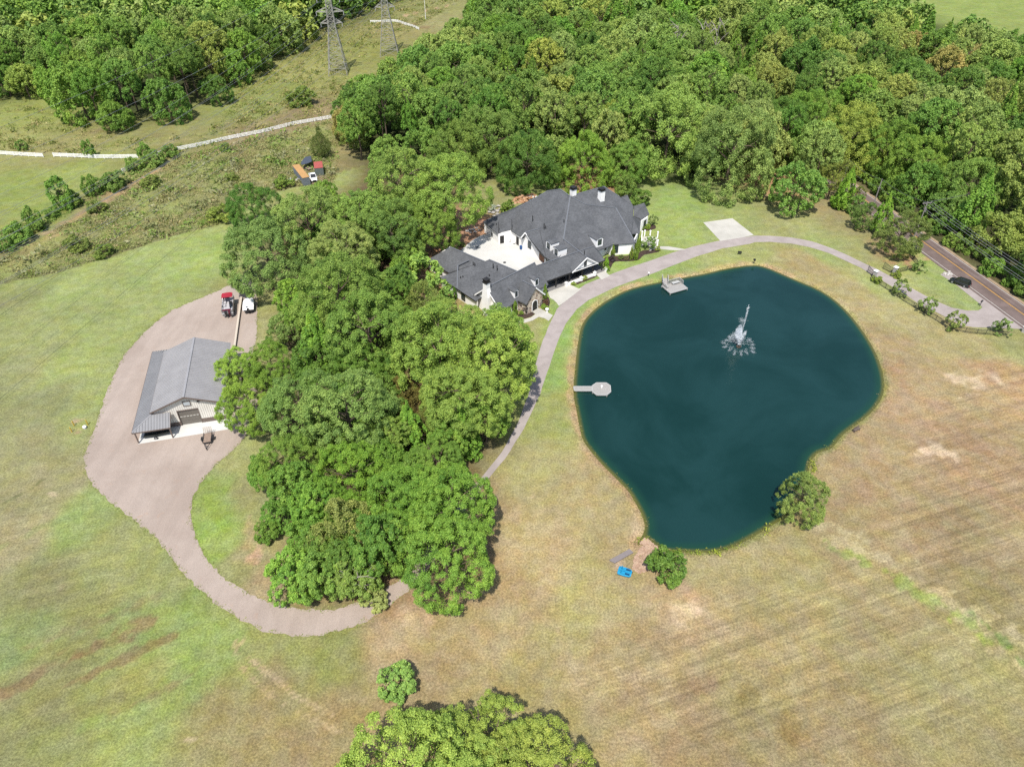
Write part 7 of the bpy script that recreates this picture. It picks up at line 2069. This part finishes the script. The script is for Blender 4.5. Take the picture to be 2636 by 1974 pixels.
# ------------------------------------------------------------------ things around the house
m_blue = plain('blue_plastic', alb(40, 100, 170), .5)
q = at(*z1(903, 700)); bnn = thing('recycling_bin', 'blue recycling bin against the garage wall', 'bin', q, HA)
MB().loft([[(a * s, b2 * s, z) for a, b2 in ((-.3, -.35), (.3, -.35), (.3, .35), (-.3, .35))] for s, z in ((.8, .08), (1, .95))]).build('body', m_blue, bnn); MB().box((0, 0, 1.0), (.66, .76, .08)).build('lid', m_blue, bnn)
for y in (-.25, .25): MB().cyl((.25, y - .04, .1), (.25, y + .04, .1), .1, .1, 8).build('wheel', m_rubber, bnn)
def chair(name, lab, q, an, mat, grp=None):
    c = thing(name, lab, 'chair', q, an, grp)
    MB().box((0, 0, .44), (.62, .6, .1)).build('seat', mat, c); MB().box((-.3, 0, .78), (.08, .6, .62), ry=-.15).build('backrest', mat, c)
    for x, y in ((-.26, -.26), (.26, -.26), (.26, .26), (-.26, .26)): MB().bar((x, y, 0), (x, y, .42), .06).build('leg', mat, c)
    for y in (-.3, .3): MB().box((0, y, .66), (.58, .07, .06)).build('armrest', mat, c)
    return c
for k, (x, y) in enumerate([(800, 632), (840, 652)]): chair('garden_chair', ['white garden chair by the courtyard wall, on the left of two', 'white garden chair by the courtyard wall, on the right of two'][k], at(*z1(x, y), .05), k * 1.2 + 2.5, m_trim)
for k, (x, y) in enumerate([(512, 680), (757, 815)]):
    q = at(*z1(x, y), .052); tag(MB().cyl((0, 0, 0), (0, 0, .02), .42, .42, 12).build('drain', m_dark, None, loc=q), ['round drain in the far part of the courtyard slab', 'round drain in the near part of the courtyard slab'][k], 'drain')
PF = [('chair', 4.9, 1.6, 'dark porch chair at the left end of the breezeway'), ('chair', 6.1, .9, 'dark porch chair at the front edge of the breezeway left of the planter'), ('chair', 8.7, 1.3, 'dark porch chair second from the left behind the planter'), ('chair', 10.4, 1.4, 'dark porch chair in the middle of the breezeway'), ('chair', 12.9, 1.3, 'dark porch chair under the white cross gable'), ('table', 7.3, 1.6, 'dark round table on the left of the breezeway'), ('table', 11.6, 1.6, 'dark round table on the right of the breezeway')]
for k, (kd, u, v, lab) in enumerate(PF):
    q = hl(u, v, .08)
    if kd == 'chair': chair('porch_chair', lab, q, HA + [1.6, 3.4, .4, 2.2, 4.0][k], m_black, 'dark porch furniture')
    else:
        t = thing('porch_table', lab, 'table', q, 0, 'dark porch furniture'); MB().cyl((0, 0, .7), (0, 0, .75), .6, .6, 18).build('tabletop', m_dark, t); MB().cyl((0, 0, 0), (0, 0, .7), .08, .06, 8).build('pedestal', m_dark, t); MB().cyl((0, 0, 0), (0, 0, .04), .35, .3, 12).build('foot', m_dark, t)
q = at(*z3(885, 1118)); ur = thing('urn', 'white urn at the end of the stone entrance walk', 'urn', q)
for nm, ps in (('foot', ((.0, .26), (.12, .14))), ('bowl', ((.12, .14), (.45, .36), (.72, .42)))):
    MB().loft([[(rr_ * math.cos(t), rr_ * math.sin(t), z) for t in [2 * math.pi * k / 14 for k in range(14)]] for z, rr_ in ps]).build(nm, m_trim, ur)
# white arbor with capped posts
ar = [at(*z5(*p), 0) for p in [(1455, 1200), (1460, 1040), (1508, 1025), (1605, 1030), (1738, 1050), (1736, 1195)]]
arb = thing('arbor', 'white capped garden posts around a small terrace at the right end of the house', 'arbor', ar[3])
for p in ar:
    MB().bar(p, p + Vector((0, 0, 1.6)), .3).build('post', m_wall, arb, world=True); MB().ell((p.x, p.y, 1.6), (.26, .26, .3), 10, 5, 0).build('post_cap', m_trim, arb, world=True)
for a, b_ in list(zip(ar[:-1], ar[1:]))[:1]:
    MB().bar(a + Vector((0, 0, .2)), b_ + Vector((0, 0, .2)), .16, .4).build('low_wall', m_wall, arb, world=True)
paved('terrace', [ar[0], ar[1], ar[3], ar[4], ar[5]], .07, m_conc, 0, 1, 'pale terrace inside the white arbor')
# rock waterfall and swimming pool behind the house
zwf = zz((1230, 470), 11.64)
m_rockb = rock_mat('tan_boulder', alb(214, 176, 140, 1.2), alb(170, 118, 76, 1.2)); m_rockw = rock_mat('grey_white_boulder', alb(226, 222, 214), alb(150, 140, 134))
pool = paved('swimming_pool', [at(*zwf(*p)) for p in [(1120, 740), (1300, 650), (1560, 560), (1720, 440), (1900, 400), (2000, 520), (1700, 700), (1300, 800)]], .03, plain('pool_water', alb(60, 132, 140), .05, var=.05), 0, 1, 'blue swimming pool behind the house', rounds=1)
wf_ = thing('rock_waterfall', 'tan boulder waterfall feeding the pool behind the house', 'waterfall', at(*zwf(1450, 520)))
rnd = random.Random(9)
for x, y, s, zh in [(1060, 570, .8, 0), (1110, 500, .9, .4), (1170, 440, .9, .8), (1190, 590, 1.0, .2), (1260, 420, 1.0, 1.0), (1290, 520, 1.1, .6), (1330, 590, 1.1, .2), (1360, 360, 1.0, 1.3), (1400, 460, 1.2, .9), (1430, 540, 1.2, .4), (1480, 400, 1.2, 1.4), (1530, 320, 1.0, 1.7), (1580, 400, 1.3, 1.5), (1560, 290, .9, 1.6), (1640, 320, 1.0, 1.6), (1660, 400, 1.0, 1.0), (1710, 370, .9, .9), (1740, 430, .8, .5), (1120, 620, .7, 0)]:
    q = at(*zwf(x, y), zh); m = MB(); rock(m, (q.x, q.y, zh * .7), (s * .85, s * .75, s * .75), rnd); m.build('rock', m_rockb, wf_, world=True)
q = at(*zwf(1560, 500), .8); m = MB()
for k in range(3): m.loft([[(q.x + k * .9 + dx, q.y + .3 + dy, z) for dx, dy in ((-.25, 0), (.25, 0), (.25, .12), (-.25, .12))] for z in (.05, 1.6)])
m.build('falling_water', m_spray, wf_, world=True)
m = None
for k, (x, y, s) in enumerate([(420, 800, 1.1), (500, 720, 1.0), (560, 850, 1.2), (450, 900, .9), (620, 700, .8), (350, 880, .8), (580, 940, .8), (480, 1000, .7), (660, 800, .8), (1180, 290, 0)]):
    if not s: continue
    q = at(*zwf(x, y), .3); m = MB(); rock(m, (0, 0, .25), (s * .75, s * .65, s * .6), rnd); tag(m.build('boulder', m_rockw, None, loc=(q.x, q.y, .1)), 'grey white boulder in the rock heap behind the left end of the roof', 'boulder', 'grey white boulders behind the roof')
for k, (x, y, s) in enumerate([(1160, 360, .9), (1240, 330, .8), (1330, 320, .8), (1420, 280, .7), (1260, 400, .6), (1480, 340, .7), (1380, 380, .7)]):
    q = at(1090 + x / 10.35, 560 + y / 10.35, .2); m = MB(); rock(m, (0, 0, .2), (s * .7, s * .6, s * .5), rnd); tag(m.build('boulder', m_rockw, None, loc=(q.x, q.y, .05)), 'dark mottled boulder in the shade at the far corner of the courtyard', 'boulder', 'boulders at the courtyard corner')
# bare trees standing above the far canopy
for k, (x, y, h) in enumerate([(1744, 92, 15), (1812, 78, 14), (1850, 74, 14)]):
    q = at(x, y, 19); t = thing('bare_tree', ['pale bare tree above the far canopy, left of three', 'pale bare forked tree above the far canopy, between two others', 'pale bare tree above the far canopy, right of three'][k], 'tree', (q.x, q.y, 0), k * 2.0, 'pale bare trees')
    o = bpy.data.objects.new('trunk', limbs(40 + k, -1.6, 1.0, .05, 8, .6, m_pale_bark)); COL.objects.link(o); o.parent = t; o.location = (0, 0, 17); o.scale = (7, 7, 10.6)
# bare pale branches on the near edge of the wood
for x, y, lab in [(1500 / 1.38, 0, '')][:0]: pass
for k, (x, y) in enumerate([(515, 1500), (590, 1530)]):
    q = at(500 + x / 1.38, 400 + y / 1.38, 3.5); t = thing('dead_tree', ['bare branched dead tree at the near wood edge, nearer the lane', 'bare branched dead tree at the near wood edge, deeper in the leaves'][k], 'tree', (q.x, q.y, 0), k * 1.3, 'dead trees at the wood edge')
    o = bpy.data.objects.new('trunk', limbs(60 + k, -1.2, .9, .035, 9, .5, m_pale_bark)); COL.objects.link(o); o.parent = t; o.location = (0, 0, 5.0); o.scale = (4, 4, 4.2)
q = at(1096, 52); t = thing('flagpole', 'thin white pole standing in the far clearing right of the pylons', 'pole', q); MB().cyl((0, 0, 0), (0, 0, 12), .14, .08, 8).build('pole', m_trim, t)
